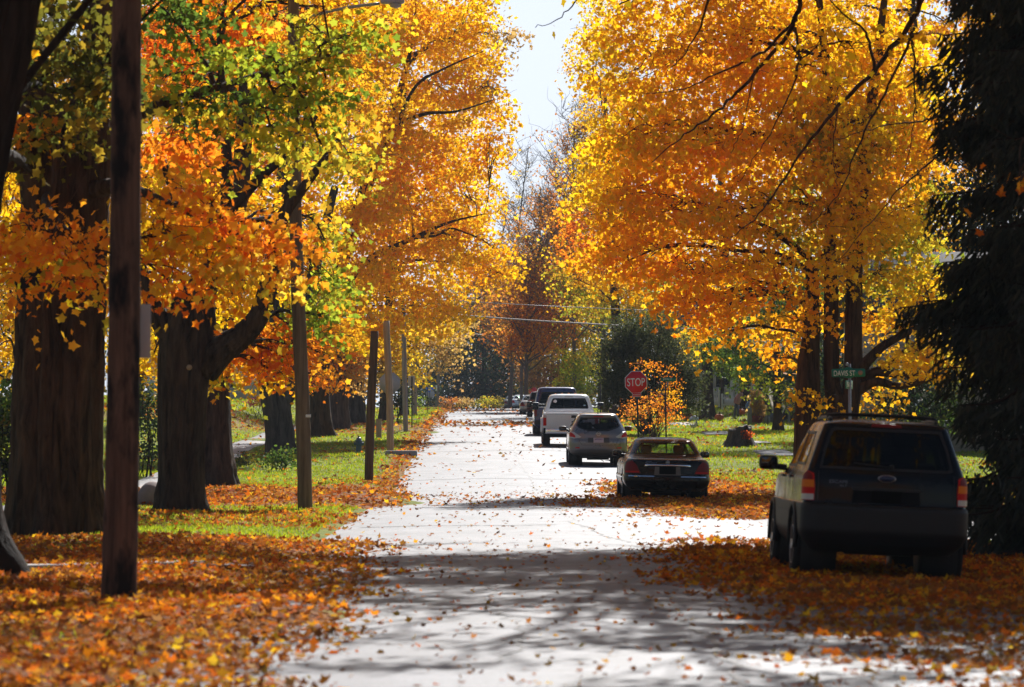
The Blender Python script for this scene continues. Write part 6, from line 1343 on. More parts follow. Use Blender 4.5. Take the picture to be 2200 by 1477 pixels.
sedan('white saloon at the top of the street under the red sign', (.72, .74, .77), 343, 1098 + 22, 0, False, 'white_paint', .93, 'clear_lens', 'red_lens')
sedan('tan saloon half hidden left of the far white car', (.20, .17, .12), 352, 1083 + 20, 0, False, 'tan_paint', .9, 'clear_lens', 'dark_red_lens')
# ------------------------------------------------------------------ poles, signs, wires
def wood_mat(name, dark, light, sx=9, stain=None):
    m, nt, b = _nt(name); v = mapping(nt, (sx, sx, .55)); n1 = noise(nt, v, 1.5, 6, .7, .3); n2 = noise(nt, mapping(nt, (2.2, 2.2, .8)), 1.6, 4)
    r = ramp(nt, [(.3, dark), (.7, light)]); nt.links.new(n1.outputs['Fac'], r.inputs['Fac']); c = r.outputs['Color']
    if stain:
        rr = ramp(nt, [(.48, (0, 0, 0)), (.60, (1, 1, 1))]); nt.links.new(n2.outputs['Fac'], rr.inputs['Fac']); c = mixc(nt, rr.outputs['Color'], c, stain)
    nt.links.new(c, b.inputs['Base Color']); b.inputs['Roughness'].default_value = .85; b.inputs['Specular IOR Level'].default_value = .2
    bp = nt.nodes.new('ShaderNodeBump'); bp.inputs['Strength'].default_value = .6; bp.inputs['Distance'].default_value = .02; nt.links.new(n1.outputs['Fac'], bp.inputs['Height']); nt.links.new(bp.outputs['Normal'], b.inputs['Normal'])
    return m
POLES = 'wooden poles along the left kerb'
def pole(name, label, Y, rows, mt, seed, flat_top=False, square=False):
    f = foot(rows[0][0], Y); root = thing(name, label, 'pole', f, group=POLES)
    p = [(*base_row(rows[0][0], Y, rows[0][2]),)] + tpath(Y, rows[1:]); p = np.array(p); p[:, :3] -= np.array(f)
    V, F = trunk_arrays(p, 14 if not square else 4, .012, 0, seed, .2); MB().add(V, F).build('shaft', mt, root, smooth=not square)
    return root
p0 = pole('utility_pole', 'dark red-brown wooden pole with black tar stains, nearest the camera', 32.2, [(255, 1296, 78), (264, 900, 72), (270, 400, 66), (272, 0, 64), (274, -700, 56)], wood_mat('red_pole_wood', (.045, .024, .016), (.19, .105, .068), 9, (.012, .009, .008)), 1)
sg_ = MB().box((0, 0, 0), (.30, .004, .47), bev=.0015).build('sign_panel', M['sign_back'], p0, P(287, 712, 32.42) - np.array(p0.location))
p1 = pole('utility_pole', 'tall grey-brown wooden pole with a white tag, standing at the leafy street corner', 71, [(656, 1096, 32), (651, 900, 31), (643, 700, 29), (634, 420, 27), (630, 0, 24), (628, -200, 22)], wood_mat('weathered_pole_wood', (.10, .068, .042), (.27, .19, .12), 9), 2)
MB().box((0, -.145, 0), (.10, .01, .055), bev=.003).build('tag', M['sign_white'], p1, P(663, 894, 71) - np.array(p1.location) + [0, .0, 0])
arm = MB().tube(catmull([P(630, 60, 71), P(660, 38, 70.8), P(740, 18, 70.5), P(815, 8, 70.2)], 6) - np.array(p1.location), .03, 8).build('lamp_arm', M['steel'], p1, smooth=True)
lampm = mat('lamp_housing', (.42, .42, .48), .4, .3)
MB().box((0, 0, 0), (.46, .22, .12), bev=.05).lathe([(.12, -.06), (.10, -.12), (0, -.15)], 16, 'z', (.06, 0, 0)).build('lamp_head', lampm, arm, P(843, 2, 70.2) - np.array(p1.location), angle=50)
pole('utility_pole', 'dark square-topped wooden post rising from the raked leaves', 101, [(792, 1029, 19), (796, 900, 19), (805, 712, 17)], wood_mat('dark_post_wood', (.05, .034, .024), (.15, .10, .075), 9), 3)
pole('utility_pole', 'short tan wooden pole right of the dark square-topped post', 131, [(839, 966, 15), (837, 860, 15), (833, 770, 15), (830, 690, 14)], wood_mat('tan_pole_wood', (.32, .22, .155), (.60, .44, .33), 9), 4)
pole('utility_pole', 'blue-grey wooden pole with a dark foot beside the grey stop sign back', 163, [(872, 926, 10), (870, 860, 11), (868, 745, 10), (866, 640, 10)], wood_mat('grey_pole_wood', (.20, .18, .19), (.40, .37, .40), 9), 5)
pole('utility_pole', 'pale grey pole right behind the black post with the parking sign', 236, [(891, 882, 10), (891, 840, 10), (892, 770, 9), (892, 600, 8)], wood_mat('pale_pole_wood', (.28, .24, .23), (.46, .41, .40), 9), 6)
p7 = pole('lamp_pole', 'far leaning wooden lamp pole on the left edge where the street tops out', 338, [(938, 880, 7), (942, 800, 6), (947, 710, 5), (949, 640, 5)], wood_mat('far_pole_wood', (.15, .12, .10), (.26, .22, .20), 9), 7)
a7 = MB().tube(catmull([P(947, 715, 338), P(965, 712, 338), P(985, 716, 338), P(998, 722, 338)], 5) - np.array(p7.location), .05, 6).build('lamp_arm', M['steel'], p7, smooth=True)
MB().box((0, 0, 0), (.55, .3, .28), bev=.1).build('lamp_head', M['sign_white'], a7, P(1004, 723, 338) - np.array(p7.location), angle=50)
MB().box((0, 0, 0), (.14, .02, .50), bev=.005).build('sign_panel', M['sign_white'], p7, P(937.5, 834, 337.7) - np.array(p7.location))

def post(mb, px0, py0, px1, py1, Y, w, o, kind='round'):
    a, b = P(px0, py0, Y) - o, P(px1, py1, Y) - o
    mb.tube([a, b], w / 2, 8)
def octagon(r): return [(r * math.cos(R(22.5 + 45 * k)), r * math.sin(R(22.5 + 45 * k))) for k in range(8)]
# STOP sign
Y = 127; fx_ = PX(1373, Y); f = (fx_, Y, float(gz(fx_, Y))); root = thing('stop_sign', 'red STOP sign with a 4-way plate on a dark green post, right of the crossover', 'stop sign', f); o = np.array(f)
top = P(1367, 792, Y) - o
MB().tube([(0, 0, -.2), top], .032, 8).build('post', M['green_post'], root)
c = P(1366.5, 821.5, Y - .05) - o; rr_ = .381 / math.cos(R(22.5))
pn = MB().prism(octagon(rr_), 0, .004).build('sign_face', M['sign_white'], root, c); pn.rotation_euler = (0, R(-1.5), 0)
MB().prism(octagon(rr_ * .945), -.003, -.0005).build('red_field', M['sign_red'], pn)
text('lettering', 'STOP', .30, M['sign_white'], pn, (0, -.006, 0), .60).scale = (1, 1.28, 1)
q = P(1368, 848.5, Y - .05) - o; pn2 = MB().box((0, 0, 0), (.30, .004, .15), bev=.001).build('plate', M['sign_white'], root, q)
MB().box((0, -.0035, 0), (.275, .002, .125)).build('red_field', M['sign_red'], pn2); text('lettering', '4-WAY', .09, M['sign_white'], pn2, (0, -.006, 0), .235)
def street_sign(name, label, pxp, Y, base_py, top_py, blade_px, blade_py, wpx, body, w2=None, post_m='steel', tilt=0):
    f = (PX(pxp, Y), Y, float(gz(PX(pxp, Y), Y))); root = thing(name, label, 'street sign', f); o = np.array(f)
    MB().tube([(0, 0, -.2), P(pxp - 3, top_py, Y) - o], .026, 8).build('post', M[post_m], root)
    c = P(blade_px, blade_py, Y - .03) - o; w = wpx / S(Y); h = w * .245
    b = MB().prism([(-w / 2 + .02, -h / 2), (-.09, -h / 2), (-.05, -h / 2 - .02), (.05, -h / 2 - .02), (.09, -h / 2), (w / 2 - .02, -h / 2), (w / 2, -h / 2 + .02), (w / 2, h / 2 - .02), (w / 2 - .02, h / 2), (.09, h / 2), (.03, h / 2 + .03), (-.03, h / 2 + .03), (-.09, h / 2), (-w / 2 + .02, h / 2), (-w / 2, h / 2 - .02), (-w / 2, -h / 2 + .02)], 0, .02).build('blade', M['sign_green'], root, c)
    b.rotation_euler = (0, tilt, 0)
    return root, b, c, w, h
root, b_, c_, w_, h_ = street_sign('street_name_sign', 'green DAVIS ST sign on a thin post above the black sport utility', 1828, 67, 1000, 782, 1823, 801.5, 72, 'DAVIS ST', tilt=R(-.6))
text('lettering', 'DAVIS ST', .12, M['sign_white'], b_, (-.072, -.003, -.006), .385).scale = (1, 1.15, 1)
MB().lathe([(.001, -.004), (.042, -.004), (.044, 0)], 18, 'y').build('badge', mat('sign_badge', (.30, .17, .12), .5, var=.5, scale=40), b_, (.215, 0, 0))
b2 = MB().box((0, 0, 0), (.60, .02, .15), bev=.004).build('blade', M['sign_green'], root, P(1824, 827, 67) - np.array(root.location)); b2.rotation_euler = (0, 0, R(73))
text('lettering', 'PEARL ST', .12, M['sign_white'], b2, (0, -.012, 0), .46)
MB().lathe([(.0, .04), (.02, .035), (.03, 0), (.02, -.02)], 10, 'z').build('finial', M['steel'], root, P(1820, 784, 67) - np.array(root.location), smooth=True)
root, b_, c_, w_, h_ = street_sign('street_name_sign', 'small green JOHN ST sign on a thin dark post in front of the orange shrub', 1432, 125, 940, 818, 1436, 815.5, 33, 'JOHN ST', post_m='black_post')
text('lettering', 'JOHN ST', .085, M['sign_white'], b_, (-.03, -.003, 0), .30)
MB().tube([P(1435, 821, 124.9) - np.array(root.location), P(1434, 833, 124.9) - np.array(root.location)], .03, 8).build('bracket', M['steel'], root)
def sign_back(name, label, Y, px, py, size, base_px, top_py, shape, extra=None, pm='black_post', pw=.05, cat='road sign'):
    X = PX(base_px, Y); f = (X, Y, float(gz(X, Y))); root = thing(name, label, cat, f); o = np.array(f)
    MB().box((0, 0, 0), (pw, pw, 1)).build('post', M[pm], root, ((P(base_px, 900, Y) - o)[0], 0, (P(px, top_py, Y) - o)[2] / 2)).scale = (1, 1, (P(px, top_py, Y) - o)[2])
    c = P(px, py, Y + .06) - o
    if shape == 'oct': MB().prism(octagon(size / 2 / math.cos(R(22.5))), 0, .005).build('sign_back', M['sign_back'], root, c)
    else: MB().box((0, 0, 0), (size[0], .005, size[1]), bev=.002).build('sign_back', M['sign_back'] if not extra else M[extra], root, c)
    return root
sign_back('stop_sign', 'grey octagonal back of a stop sign behind the short tan pole', 141, 837.5, 823.5, .79, 834, 806, 'oct', cat='stop sign')
r_ = sign_back('stop_sign', 'small far octagonal sign back under a blue blade, next to the lamp pole', 346, 924.5, 846, .76, 923, 834, 'oct', cat='stop sign')
MB().box((0, 0, 0), (.78, .03, .22), bev=.005).build('blade', M['sign_blue'], r_, P(924, 835, 346) - np.array(r_.location)); MB().box((0, 0, 0), (.18, .03, .22), bev=.005).build('blade', M['sign_blue'], r_, P(922.5, 841, 346) - np.array(r_.location))
sign_back('parking_sign', 'pale back of a parking sign on a black post right of the blue-grey pole', 166, 884, 819, (.30, .46), 885, 810, 'rect', pw=.055)
sign_back('parking_sign', 'white back of a far parking sign on a thin black post against dark shrubs', 250, 919, 809, (.32, .50), 919, 800, 'rect', 'sign_white', pw=.05)
# red stop sign at the top of the street
Y = 349; f = foot(1146, Y); root = thing('stop_sign', 'tiny red stop sign peeping over the dark red car at the street end', 'stop sign', f); c = P(1146, 841, Y - .08) - np.array(f)
MB().tube([(0, 0, -.1), c + [0, .06, 0]], .03, 6).build('post', M['green_post'], root); MB().prism(octagon(.41), 0, .01).build('sign_face', M['sign_red'], root, c)
f = foot(1290, 150); tag(MB().tube([(0, 0, -.2), P(1290, 826, 150) - np.array(f)], .028, 8).build('thin_post', M['black_post'], loc=f), 'thin black post standing behind the white pickup and crossover', 'post')
f = foot(1502, 200); root = thing('yard_lamp', 'black lamp post on the shaded lawn before the picket fence', 'lamp post', f)
t_ = P(1502, 826, 200) - np.array(f); MB().tube([(0, 0, -.1), t_], .035, 8).build('post', M['black_post'], root); MB().lathe([(.03, -.16), (.09, 0), (.10, .16), (.03, .22), (0, .28)], 10, 'z').build('lantern', M['black_post'], root, t_ + [0, 0, .05])
f = foot(814, 150); tag(MB().box((0, 0, .35), (.22, .20, .80), bev=.015).box((0, 0, .77), (.26, .24, .05), bev=.01).build('wooden_post', wood_mat('pale_post_wood', (.28, .20, .15), (.45, .34, .27)), loc=f), 'short pale boxy wooden post left of the tan pole', 'post')
# wires
wm = mat('wire_cable', (.34, .33, .34), .4, .4)
def wire(label, pts, r_):
    q = catmull(np.array([P(*p) for p in pts]), 8); o = q[0].copy(); tag(link('utility_wire', MB().tube(q - o, r_, 6).mesh('utility_wire', True), wm, loc=o), label, 'wire', 'utility wires crossing the street')
wire('lower thick grey wire crossing the street above the stop sign', [(866, 662, 163), (1000, 678, 162), (1130, 688, 161), (1280, 697, 160), (1400, 704, 159), (1520, 708, 158), (1640, 706, 157)], .030)
wire('upper thin grey wire crossing between the rusty trees', [(868, 640, 164), (1000, 648, 164), (1120, 655, 163), (1250, 661, 163), (1400, 667, 162), (1560, 668, 161)], .014)
wire('faint far wire running right from the lamp pole', [(949, 712, 338), (1000, 716, 338), (1050, 721, 338), (1110, 727, 338), (1200, 732, 337)], .022)

# ------------------------------------------------------------------ hydrant, stump, stones, houses, yard
f = foot(771, 131); s_ = 1.0; root = thing('fire_hydrant', 'blue fire hydrant on the lawn left of the dark post', 'hydrant', f); hm_ = mat('hydrant_blue', (.045, .10, .17), .5, var=.15, scale=15)
MB().lathe([(.15, 0), (.15, .05), (.10, .06), (.10, .40), (.125, .41), (.125, .44), (.10, .46), (.085, .53), (.03, .56)], 18, 'z').build('barrel', hm_, root, smooth=True, angle=40)
MB().lathe([(.03, .56), (.03, .61), (0, .61)], 6, 'z').build('bonnet_nut', hm_, root)
for ax, c in (('x', (.0, 0, .33)),): MB().lathe([(.055, -.17), (.055, .17)], 12, 'x', c).build('side_outlet', hm_, root)
MB().lathe([(.075, -.17), (.075, -.08)], 14, 'y', (0, 0, .32)).build('front_outlet', hm_, root)
# stump
def stump(name, label, px, Y, wpx, top_py, seed, leaves_on=True):
    f = np.array(foot(px, Y)); h = PZ(top_py, Y) - f[2]; w = wpx / S(Y) / 2; root = thing(name, label, 'stump', f)
    V, F = trunk_arrays([(0, 0, -.12, w * .92), (0, 0, h * .28, w * .74), (0, 0, h * .6, w * .64), (.02, 0, h * .92, w * .62)], 36, .13, .34, seed, .06, .20)
    V = V.reshape(-1, 36, 3); top = V[-1]; top[:, 2] += .11 * np.sin(np.arange(36) * .175 + 2.2) + .05 * np.sign(np.sin(np.arange(36) * .52)) + rng.normal(0, .03, 36); V = V.reshape(-1, 3)
    MB().add(V, F).build('trunk', M['bark_grey'], root, smooth=True)
    q = top * np.array([.9, .9, 1]) + [0, 0, .02]; c = q.mean(0) - [0, 0, .03]
    mb = MB().add(np.vstack([top, q, q * [.5, .5, 1] + [0, 0, -.04], c[None]]), [[k, (k + 1) % 36, 36 + (k + 1) % 36, 36 + k] for k in range(36)] + [[36 + k, 36 + (k + 1) % 36, 72 + (k + 1) % 36, 72 + k] for k in range(36)] + [[72 + k, 72 + (k + 1) % 36, 108] for k in range(36)])
    mb.build('cut_top', mat('weathered_cut', (.16, .125, .10), .85, var=.5, scale=9, bump_=.6), root)
    if leaves_on:
        pos = np.array([w * .35, -.5, h * .62]) + rng.normal(0, 1, (70, 3)) * [.14, .08, .07]
        V, F = leaves(pos, rng.uniform(.08, .12, 70), OVAL, .3, .8); link('ivy', np_mesh('ivy', V, F=F, col=colours('red', rng.integers(0, 9, 70), 70)), M['leaf'], root)
    return root
stump('tree_stump', 'large dark cut stump with reddish leaves on the sunny right lawn', 1590, 137, 78, 919, 3)
stump('tree_stump', 'smaller dark stump beside the orange shrub, right of the pickup mirror', 1318, 152, 34, 872, 4, False)
bm = bmesh.new(); bmesh.ops.create_icosphere(bm, subdivisions=3, radius=.36)
for v in bm.verts: v.co *= 1 + .06 * math.sin(v.co.x * 9 + v.co.z * 7) + .05 * math.sin(v.co.y * 11)
me = bpy.data.meshes.new('boulder'); bm.to_mesh(me); bm.free()
for p in me.polygons: p.use_smooth = True
o = link('boulder', me, mat('boulder_stone', (.24, .18, .165), .9, var=.25, scale=6, bump_=.5), loc=np.array(foot(330, 76)) + [0, 0, .15]); o.scale = (1, .8, .9); tag(o, 'rounded pinkish-grey boulder left of the forked maple', 'boulder')

def siding(name, col, pitch=.13):
    m, nt, b = _nt(name); v = mapping(nt, (1, 1, 1)); w = nt.nodes.new('ShaderNodeTexWave'); w.wave_type = 'BANDS'; w.bands_direction = 'Z'; w.wave_profile = 'SAW'; w.inputs['Scale'].default_value = 1 / pitch / 3.0
    nt.links.new(v, w.inputs['Vector']); r = ramp(nt, [(0, tuple(c * .55 for c in col)), (.12, col), (1, tuple(c * .93 for c in col))]); nt.links.new(w.outputs['Fac'], r.inputs['Fac']); nt.links.new(r.outputs['Color'], b.inputs['Base Color']); b.inputs['Roughness'].default_value = .6
    bp = nt.nodes.new('ShaderNodeBump'); bp.inputs['Strength'].default_value = .5; bp.inputs['Distance'].default_value = .02; nt.links.new(w.outputs['Fac'], bp.inputs['Height']); nt.links.new(bp.outputs['Normal'], b.inputs['Normal']); return m
trim = mat('white_trim', (.66, .66, .66), .5, var=.05)
roofm = mat('grey_shingles', (.075, .07, .075), .9, var=.35, scale=9, bump_=.4)
def house(name, label, x0, x1, y0, y1, zb, h, wm_, rh=2.0, wins=(), porch=None):
    root = thing(name, label, 'house', ((x0 + x1) / 2, y0, zb)); w, d = x1 - x0, y1 - y0
    mb = MB().box((0, d / 2, h / 2 - .3), (w, d, h + .6)); mb.prism([(-w / 2, h), (w / 2, h), (0, h + rh)], 0.0, d, 'xz') if False else None
    mb.build('wall', wm_, root)
    rf = MB(); ov = .45
    rf.prism([(-ov, h - .05), (d / 2, h + rh), (d + ov, h - .05), (d + ov, h - .22), (d / 2, h + rh - .17), (-ov, h - .22)], -w / 2 - ov, w / 2 + ov, 'yz'); rf.build('roof', roofm, root)
    MB().prism([(0.02, h - .1), (d - .02, h - .1), (d / 2, h + rh - .2)], -w / 2 + .01, w / 2 - .01, 'yz').build('gable', wm_, root)
    for wx, wz, ww, wh in wins:
        fr = MB()
        for a, b_2, c_2, d_2 in ((0, wh / 2, ww + .2, .1), (0, -wh / 2, ww + .2, .1), (-ww / 2, 0, .1, wh), (ww / 2, 0, .1, wh), (0, 0, ww, .05), (0, wh * .25, .04, wh * .45)): fr.box((a, -.03, b_2), (c_2, .07, d_2))
        wo = fr.build('window', trim, root, (wx, 0, wz)); MB().box((0, .01, 0), (ww, .03, wh)).build('pane', M['dark_glass'], wo)
    if porch:
        pm_ = MB().box((0, -1.1, .25), (w * .8, 2.2, .5)).build('porch_floor', trim, root)
        MB().box((0, -1.1, 2.85), (w * .84, 2.5, .22)).build('porch_roof', trim, root)
        for k in range(5): MB().box((0, 0, 0), (.20, .20, 2.3), bev=.02).build('column', trim, root, (-w * .38 + k * w * .19, -2.0, 1.62))
    return root
Y = 236; house('house', 'white porch house behind the picket fence and yard trees', 11.5, 20.5, Y, Y + 9, float(gz(15, Y)) , 4.6, siding('white_siding', (.52, .53, .56)), 2.2, [(-2.6, 1.9, 1.0, 1.5), (-.4, 1.9, 1.0, 1.5), (2.0, 1.9, 1.0, 1.5)], True)
Y = 226; house('house', 'white clapboard house beyond the left lawn, behind the pink shrub', -20, -12.1, Y, Y + 8, PZ(856, Y) - .1, 3.6, siding('blue_white_siding', (.70, .75, .84)), 2.2, [(3.1, 1.1, .75, 1.2), (.9, 1.3, .8, 1.2)])
Y = 132; house('house', 'beige house glimpsed between the maple branches and the spruce', 13.9, 25, Y, Y + 9, float(gz(14, Y)), 4.9, siding('beige_siding', (.36, .32, .28)), 2.4, [(-3.6, 3.2, 1.0, 1.4), (-3.4, 1.1, 1.0, 1.3), (-1, 3.2, 1.0, 1.4)])
Y = 176; house('shed', 'dark brown outbuilding in the shade behind the halloween display', 15.2, 22, Y + 24, Y + 30, float(gz(17, Y + 24)), 2.8, siding('dark_siding', (.05, .04, .05)), 1.6, [(-1, 1.3, 1.0, 1.0)])
# picket fences
def fence(label, x0, x1, Y, zb, h=1.0, step=.17, w=.09):
    root = thing('picket_fence', label, 'fence', ((x0 + x1) / 2, Y, zb)); L = x1 - x0; n = int(L / step); pk = MB()
    for k in range(n + 1):
        x = -L / 2 + k * L / n; hh = h * (1 + .0 * k); pk.prism([(x - w / 2, .05), (x + w / 2, .05), (x + w / 2, hh - .08), (x, hh), (x - w / 2, hh - .08)], -.02, .0, 'xz')
    pk.build('picket', trim, root); MB().box((0, .03, h * .25), (L, .04, .09)).box((0, .03, h * .75), (L, .04, .09)).build('rail', trim, root)
    for x in (-L / 2, L / 2): MB().box((0, 0, 0), (.12, .12, h + .15), bev=.015).build('post', trim, root, (x, .05, h / 2))
fence('solid white picket fence left of the dark shaggy trunk', PX(1458, 212), PX(1511, 212), 212, PZ(878, 212), 1.0)
fence('open white picket fence right of the slim brown trunk', PX(1552, 214), PX(1585, 214), 214, PZ(877, 214), .75, .12, .035)
fence('short white picket fence piece between the two trunks', PX(1533, 216), PX(1545, 216), 216, PZ(872, 216), .9, .14, .06)
# halloween display
strawm = mat('dry_cornstalk', (.34, .24, .12), .9, var=.45, scale=12)
f = np.array(foot(1626, 186)); root = thing('cornstalk_bundle', 'brown dried cornstalk bundle standing in a dark red tub on the right lawn', 'corn stalks', f)
MB().lathe([(.26, 0), (.34, .38), (.36, .42), (.30, .42)], 18, 'z').build('tub', mat('red_tub', (.20, .03, .03), .6, var=.3), root, smooth=True)
mb = MB(); r8 = np.random.default_rng(5)
for k in range(60):
    a = r8.uniform(0, 6.28); q = r8.uniform(.05, .26); top_ = r8.uniform(1.3, 1.75)
    mb.tube([(q * math.cos(a), q * math.sin(a), .35), (q * .75 * math.cos(a), q * .75 * math.sin(a), 1.0), (q * 1.5 * math.cos(a), q * 1.5 * math.sin(a), top_)], [.022, .020, .012], 5)
mb.build('stalk', strawm, root)
n8 = 420; pos = np.stack([r8.normal(0, .17, n8), r8.normal(0, .17, n8), r8.uniform(.4, 1.7, n8)], 1); V, F = leaves(pos, r8.uniform(.18, .36, n8), NEED * np.array([2.2, 1, 1]), .1, .8, 1.2, r=r8)
link('husk', np_mesh('husk', V, F=F, col=colours('tan', r8.integers(0, 9, n8), n8, r8)), M['leaf'], root)
f = np.array(foot(1655, 184)); root = thing('ghost_decoration', 'white cloth ghost blowing sideways on a thin stand by the cornstalks', 'decoration', f)
gm2 = leaf_mat('ghost_cloth', .4, .02, 1.1); bm = bmesh.new(); nu, nv = 16, 14; grid = []
for i in range(nv):
    t = i / (nv - 1); row = []
    for j in range(nu):
        u = j / (nu - 1) - .5; x = -.12 + .62 * t + u * (.20 + .50 * t) * .75; z = 1.82 - 1.25 * t - .10 * math.sin(u * 9) * t + .42 * u * t; y = .09 * math.sin(u * 11 + t * 3) * (.3 + t)
        row.append(bm.verts.new((x, y, z)))
    grid.append(row)
for i in range(nv - 1):
    for j in range(nu - 1): bm.faces.new((grid[i][j], grid[i][j + 1], grid[i + 1][j + 1], grid[i + 1][j]))
bmesh.ops.solidify(bm, geom=bm.faces[:], thickness=.006); me = bpy.data.meshes.new('cloth'); bm.to_mesh(me); bm.free(); a_ = me.attributes.new('Col', 'FLOAT_COLOR', 'FACE'); a_.data.foreach_set('color', np.tile([.62, .58, .55, 1.0], len(me.polygons)).astype(np.float32))
for p in me.polygons: p.use_smooth = True
link('cloth', me, gm2, root); bm = bmesh.new(); bmesh.ops.create_icosphere(bm, subdivisions=3, radius=.12)
me = bpy.data.meshes.new('head'); bm.to_mesh(me); bm.free(); [setattr(p, 'use_smooth', True) for p in me.polygons]
ho = link('head', me, mat('ghost_head_cloth', (.55, .50, .46), .9, var=.15), root, (-.12, 0, 1.85)); ho.scale = (.9, .9, 1.15)
MB().tube([(-.12, 0, 0), (-.12, .02, 1.8)], .02, 6).build('stand', M['black_post'], root)
def headstone(label, px, Y, w, h, col):
    f = foot(px, Y); poly = [(-w / 2, 0), (w / 2, 0), (w / 2, h * .75)] + [(w / 2 * math.cos(a), h * .75 + h * .25 * math.sin(a)) for a in np.linspace(.2, math.pi - .2, 7)] + [(-w / 2, h * .75)]
    tag(MB().prism(poly, -.05, .05).build('mock_headstone', mat('mock_stone', col, .9, var=.25, scale=7), loc=f), label, 'decoration', 'mock headstones on the right lawn')
headstone('narrow grey mock headstone left of the cornstalk tub', 1611, 183, .20, .95, (.17, .17, .20)); headstone('low pale mock headstone at the foot of the ghost', 1648, 186, .30, .45, (.28, .27, .27)); headstone('dark grey mock headstone behind the ghost cloth', 1660, 192, .34, .62, (.10, .10, .12))
# seated scarecrow figure beside the cornstalks
f = np.array(foot(1615, 187.5)); root = thing('scarecrow', 'scarecrow in a blue top with a dark head, left of the cornstalk bundle', 'scarecrow', f)
bmx = MB().tube(catmull([(0, 0, .45), (0, 0, .75), (0, 0, 1.05), (0, 0, 1.22)], 4), np.interp(np.linspace(0, 1, 13), [0, .5, 1], [.20, .19, .08]), 12).tube(catmull([(-.16, 0, 1.12), (-.27, -.05, .92), (-.22, -.12, .70)], 4), .055, 8).tube(catmull([(.16, 0, 1.12), (.27, -.05, .92), (.22, -.12, .70)], 4), .055, 8); bmx.build('shirt', mat('blue_shirt', (.16, .26, .42), .9, var=.3), root, smooth=True)
MB().tube(catmull([(-.09, 0, .5), (-.10, -.3, .48), (-.10, -.34, .05)], 4), .075, 8).tube(catmull([(.09, 0, .5), (.10, -.3, .48), (.10, -.34, .05)], 4), .075, 8).box((0, .05, .22), (.42, .36, .44), bev=.02).build('trousers', mat('brown_trousers', (.12, .07, .05), .9, var=.3), root, smooth=False)
MB().lathe([(0, -.15), (.09, -.11), (.12, 0), (.10, .09), (0, .14)], 14, 'z').build('head', mat('sack_head', (.30, .13, .08), .9, var=.2), root, (0, 0, 1.36), smooth=True); MB().lathe([(.20, 0), (.20, .015), (.11, .03), (.09, .13), (0, .14)], 16, 'z').build('hat', mat('pale_hat', (.40, .44, .50), .9), root, (0, 0, 1.42), smooth=True)
# figure leaning at the trunk
f = np.array(foot(1586, 208)); root = thing('scarecrow', 'pink-shirted scarecrow leaning on the broad trunk right of the fence', 'scarecrow', f)
MB().tube(catmull([(-.10, 0, .75), (0, 0, 1.0), (.14, 0, 1.30), (.18, 0, 1.40)], 4), np.interp(np.linspace(0, 1, 13), [0, .5, 1], [.17, .18, .08]), 12).tube(catmull([(.10, 0, 1.3), (-.14, -.05, 1.1), (-.22, -.1, .85)], 4), .05, 8).build('shirt', mat('pink_shirt', (.40, .20, .24), .9, var=.35), root, smooth=True)
MB().tube([(-.12, 0, .8), (-.22, 0, 0)], .07, 8).tube([(-.02, 0, .8), (.0, 0, 0)], .07, 8).build('trousers', mat('blue_trousers', (.10, .11, .20), .9), root, smooth=True); MB().lathe([(0, -.14), (.09, -.1), (.115, 0), (.1, .09), (0, .13)], 14, 'z').build('head', mat('orange_head', (.50, .22, .08), .9, var=.2), root, (.21, 0, 1.55), smooth=True)
def pumpkin(label, px, Y, r_):
    f = np.array(foot(px, Y)); root = thing('pumpkin', label, 'pumpkin', f, group='pumpkins on the right lawns'); n = 40; V = []; F = []
    for i in range(13):
        t = -math.pi / 2 + math.pi * i / 12
        for k in range(n):
            a = 2 * math.pi * k / n; rr2 = r_ * math.cos(t) * (1 - .09 * abs(math.sin(a * 5)) ** .7 * -1 - .09); V.append((rr2 * math.cos(a), rr2 * math.sin(a), r_ * .78 * (1 + math.sin(t))))
    F = [[i * n + k, i * n + (k + 1) % n, (i + 1) * n + (k + 1) % n, (i + 1) * n + k] for i in range(12) for k in range(n)]
    MB().add(V, F).build('flesh', mat('pumpkin_skin', (.62, .13, .012), .5, var=.12, scale=8), root, smooth=True); MB().tube([(0, 0, r_ * 1.45), (.02, 0, r_ * 1.9)], .03, 6).build('stem', M['twig'], root)
pumpkin('flat orange pumpkin left of the white sack on the shaded lawn', 1477, 200, .30); pumpkin('orange pumpkin right of the shaggy trunk foot', 1545, 201, .26); pumpkin('orange pumpkin by the broad trunk at the end of the open fence', 1593, 210, .24)
f = np.array(foot(1491, 198)); bm = bmesh.new(); bmesh.ops.create_icosphere(bm, subdivisions=3, radius=.26)
for v in bm.verts: v.co.z = max(-.1, v.co.z * .75); v.co *= 1 + .10 * math.sin(v.co.x * 13) * math.sin(v.co.y * 11 + v.co.z * 9)
me = bpy.data.meshes.new('sack'); bm.to_mesh(me); bm.free(); [setattr(p, 'use_smooth', True) for p in me.polygons]
tag(link('sack', me, mat('white_sack', (.60, .63, .75), .7, var=.1), loc=f + [0, 0, .10]), 'pale white sack lying beside the orange pumpkin on the shaded lawn', 'sack')
f = np.array(foot(1491, 172)); root = thing('bird_ornament', 'small white goose ornament on the path edge of the right lawn', 'garden ornament', f)
MB().tube(catmull([(-.16, 0, .16), (-.06, 0, .15), (.06, 0, .19), (.11, 0, .30), (.10, 0, .42), (.15, 0, .45)], 4), np.interp(np.linspace(0, 1, 21), [0, .25, .55, .75, .92, 1], [.015, .09, .08, .035, .04, .012]), 10).tube([(-.02, .03, .12), (-.02, .03, -.02)], .012, 5).tube([(-.02, -.03, .12), (-.02, -.03, -.02)], .012, 5).build('body', mat('goose_white', (.58, .57, .55), .7), root, smooth=True)
f = np.array(foot(1695, 190)); root = thing('flower_pot', 'pot of yellow flowers on a pedestal right of the small lawn tree', 'flower pot', f)
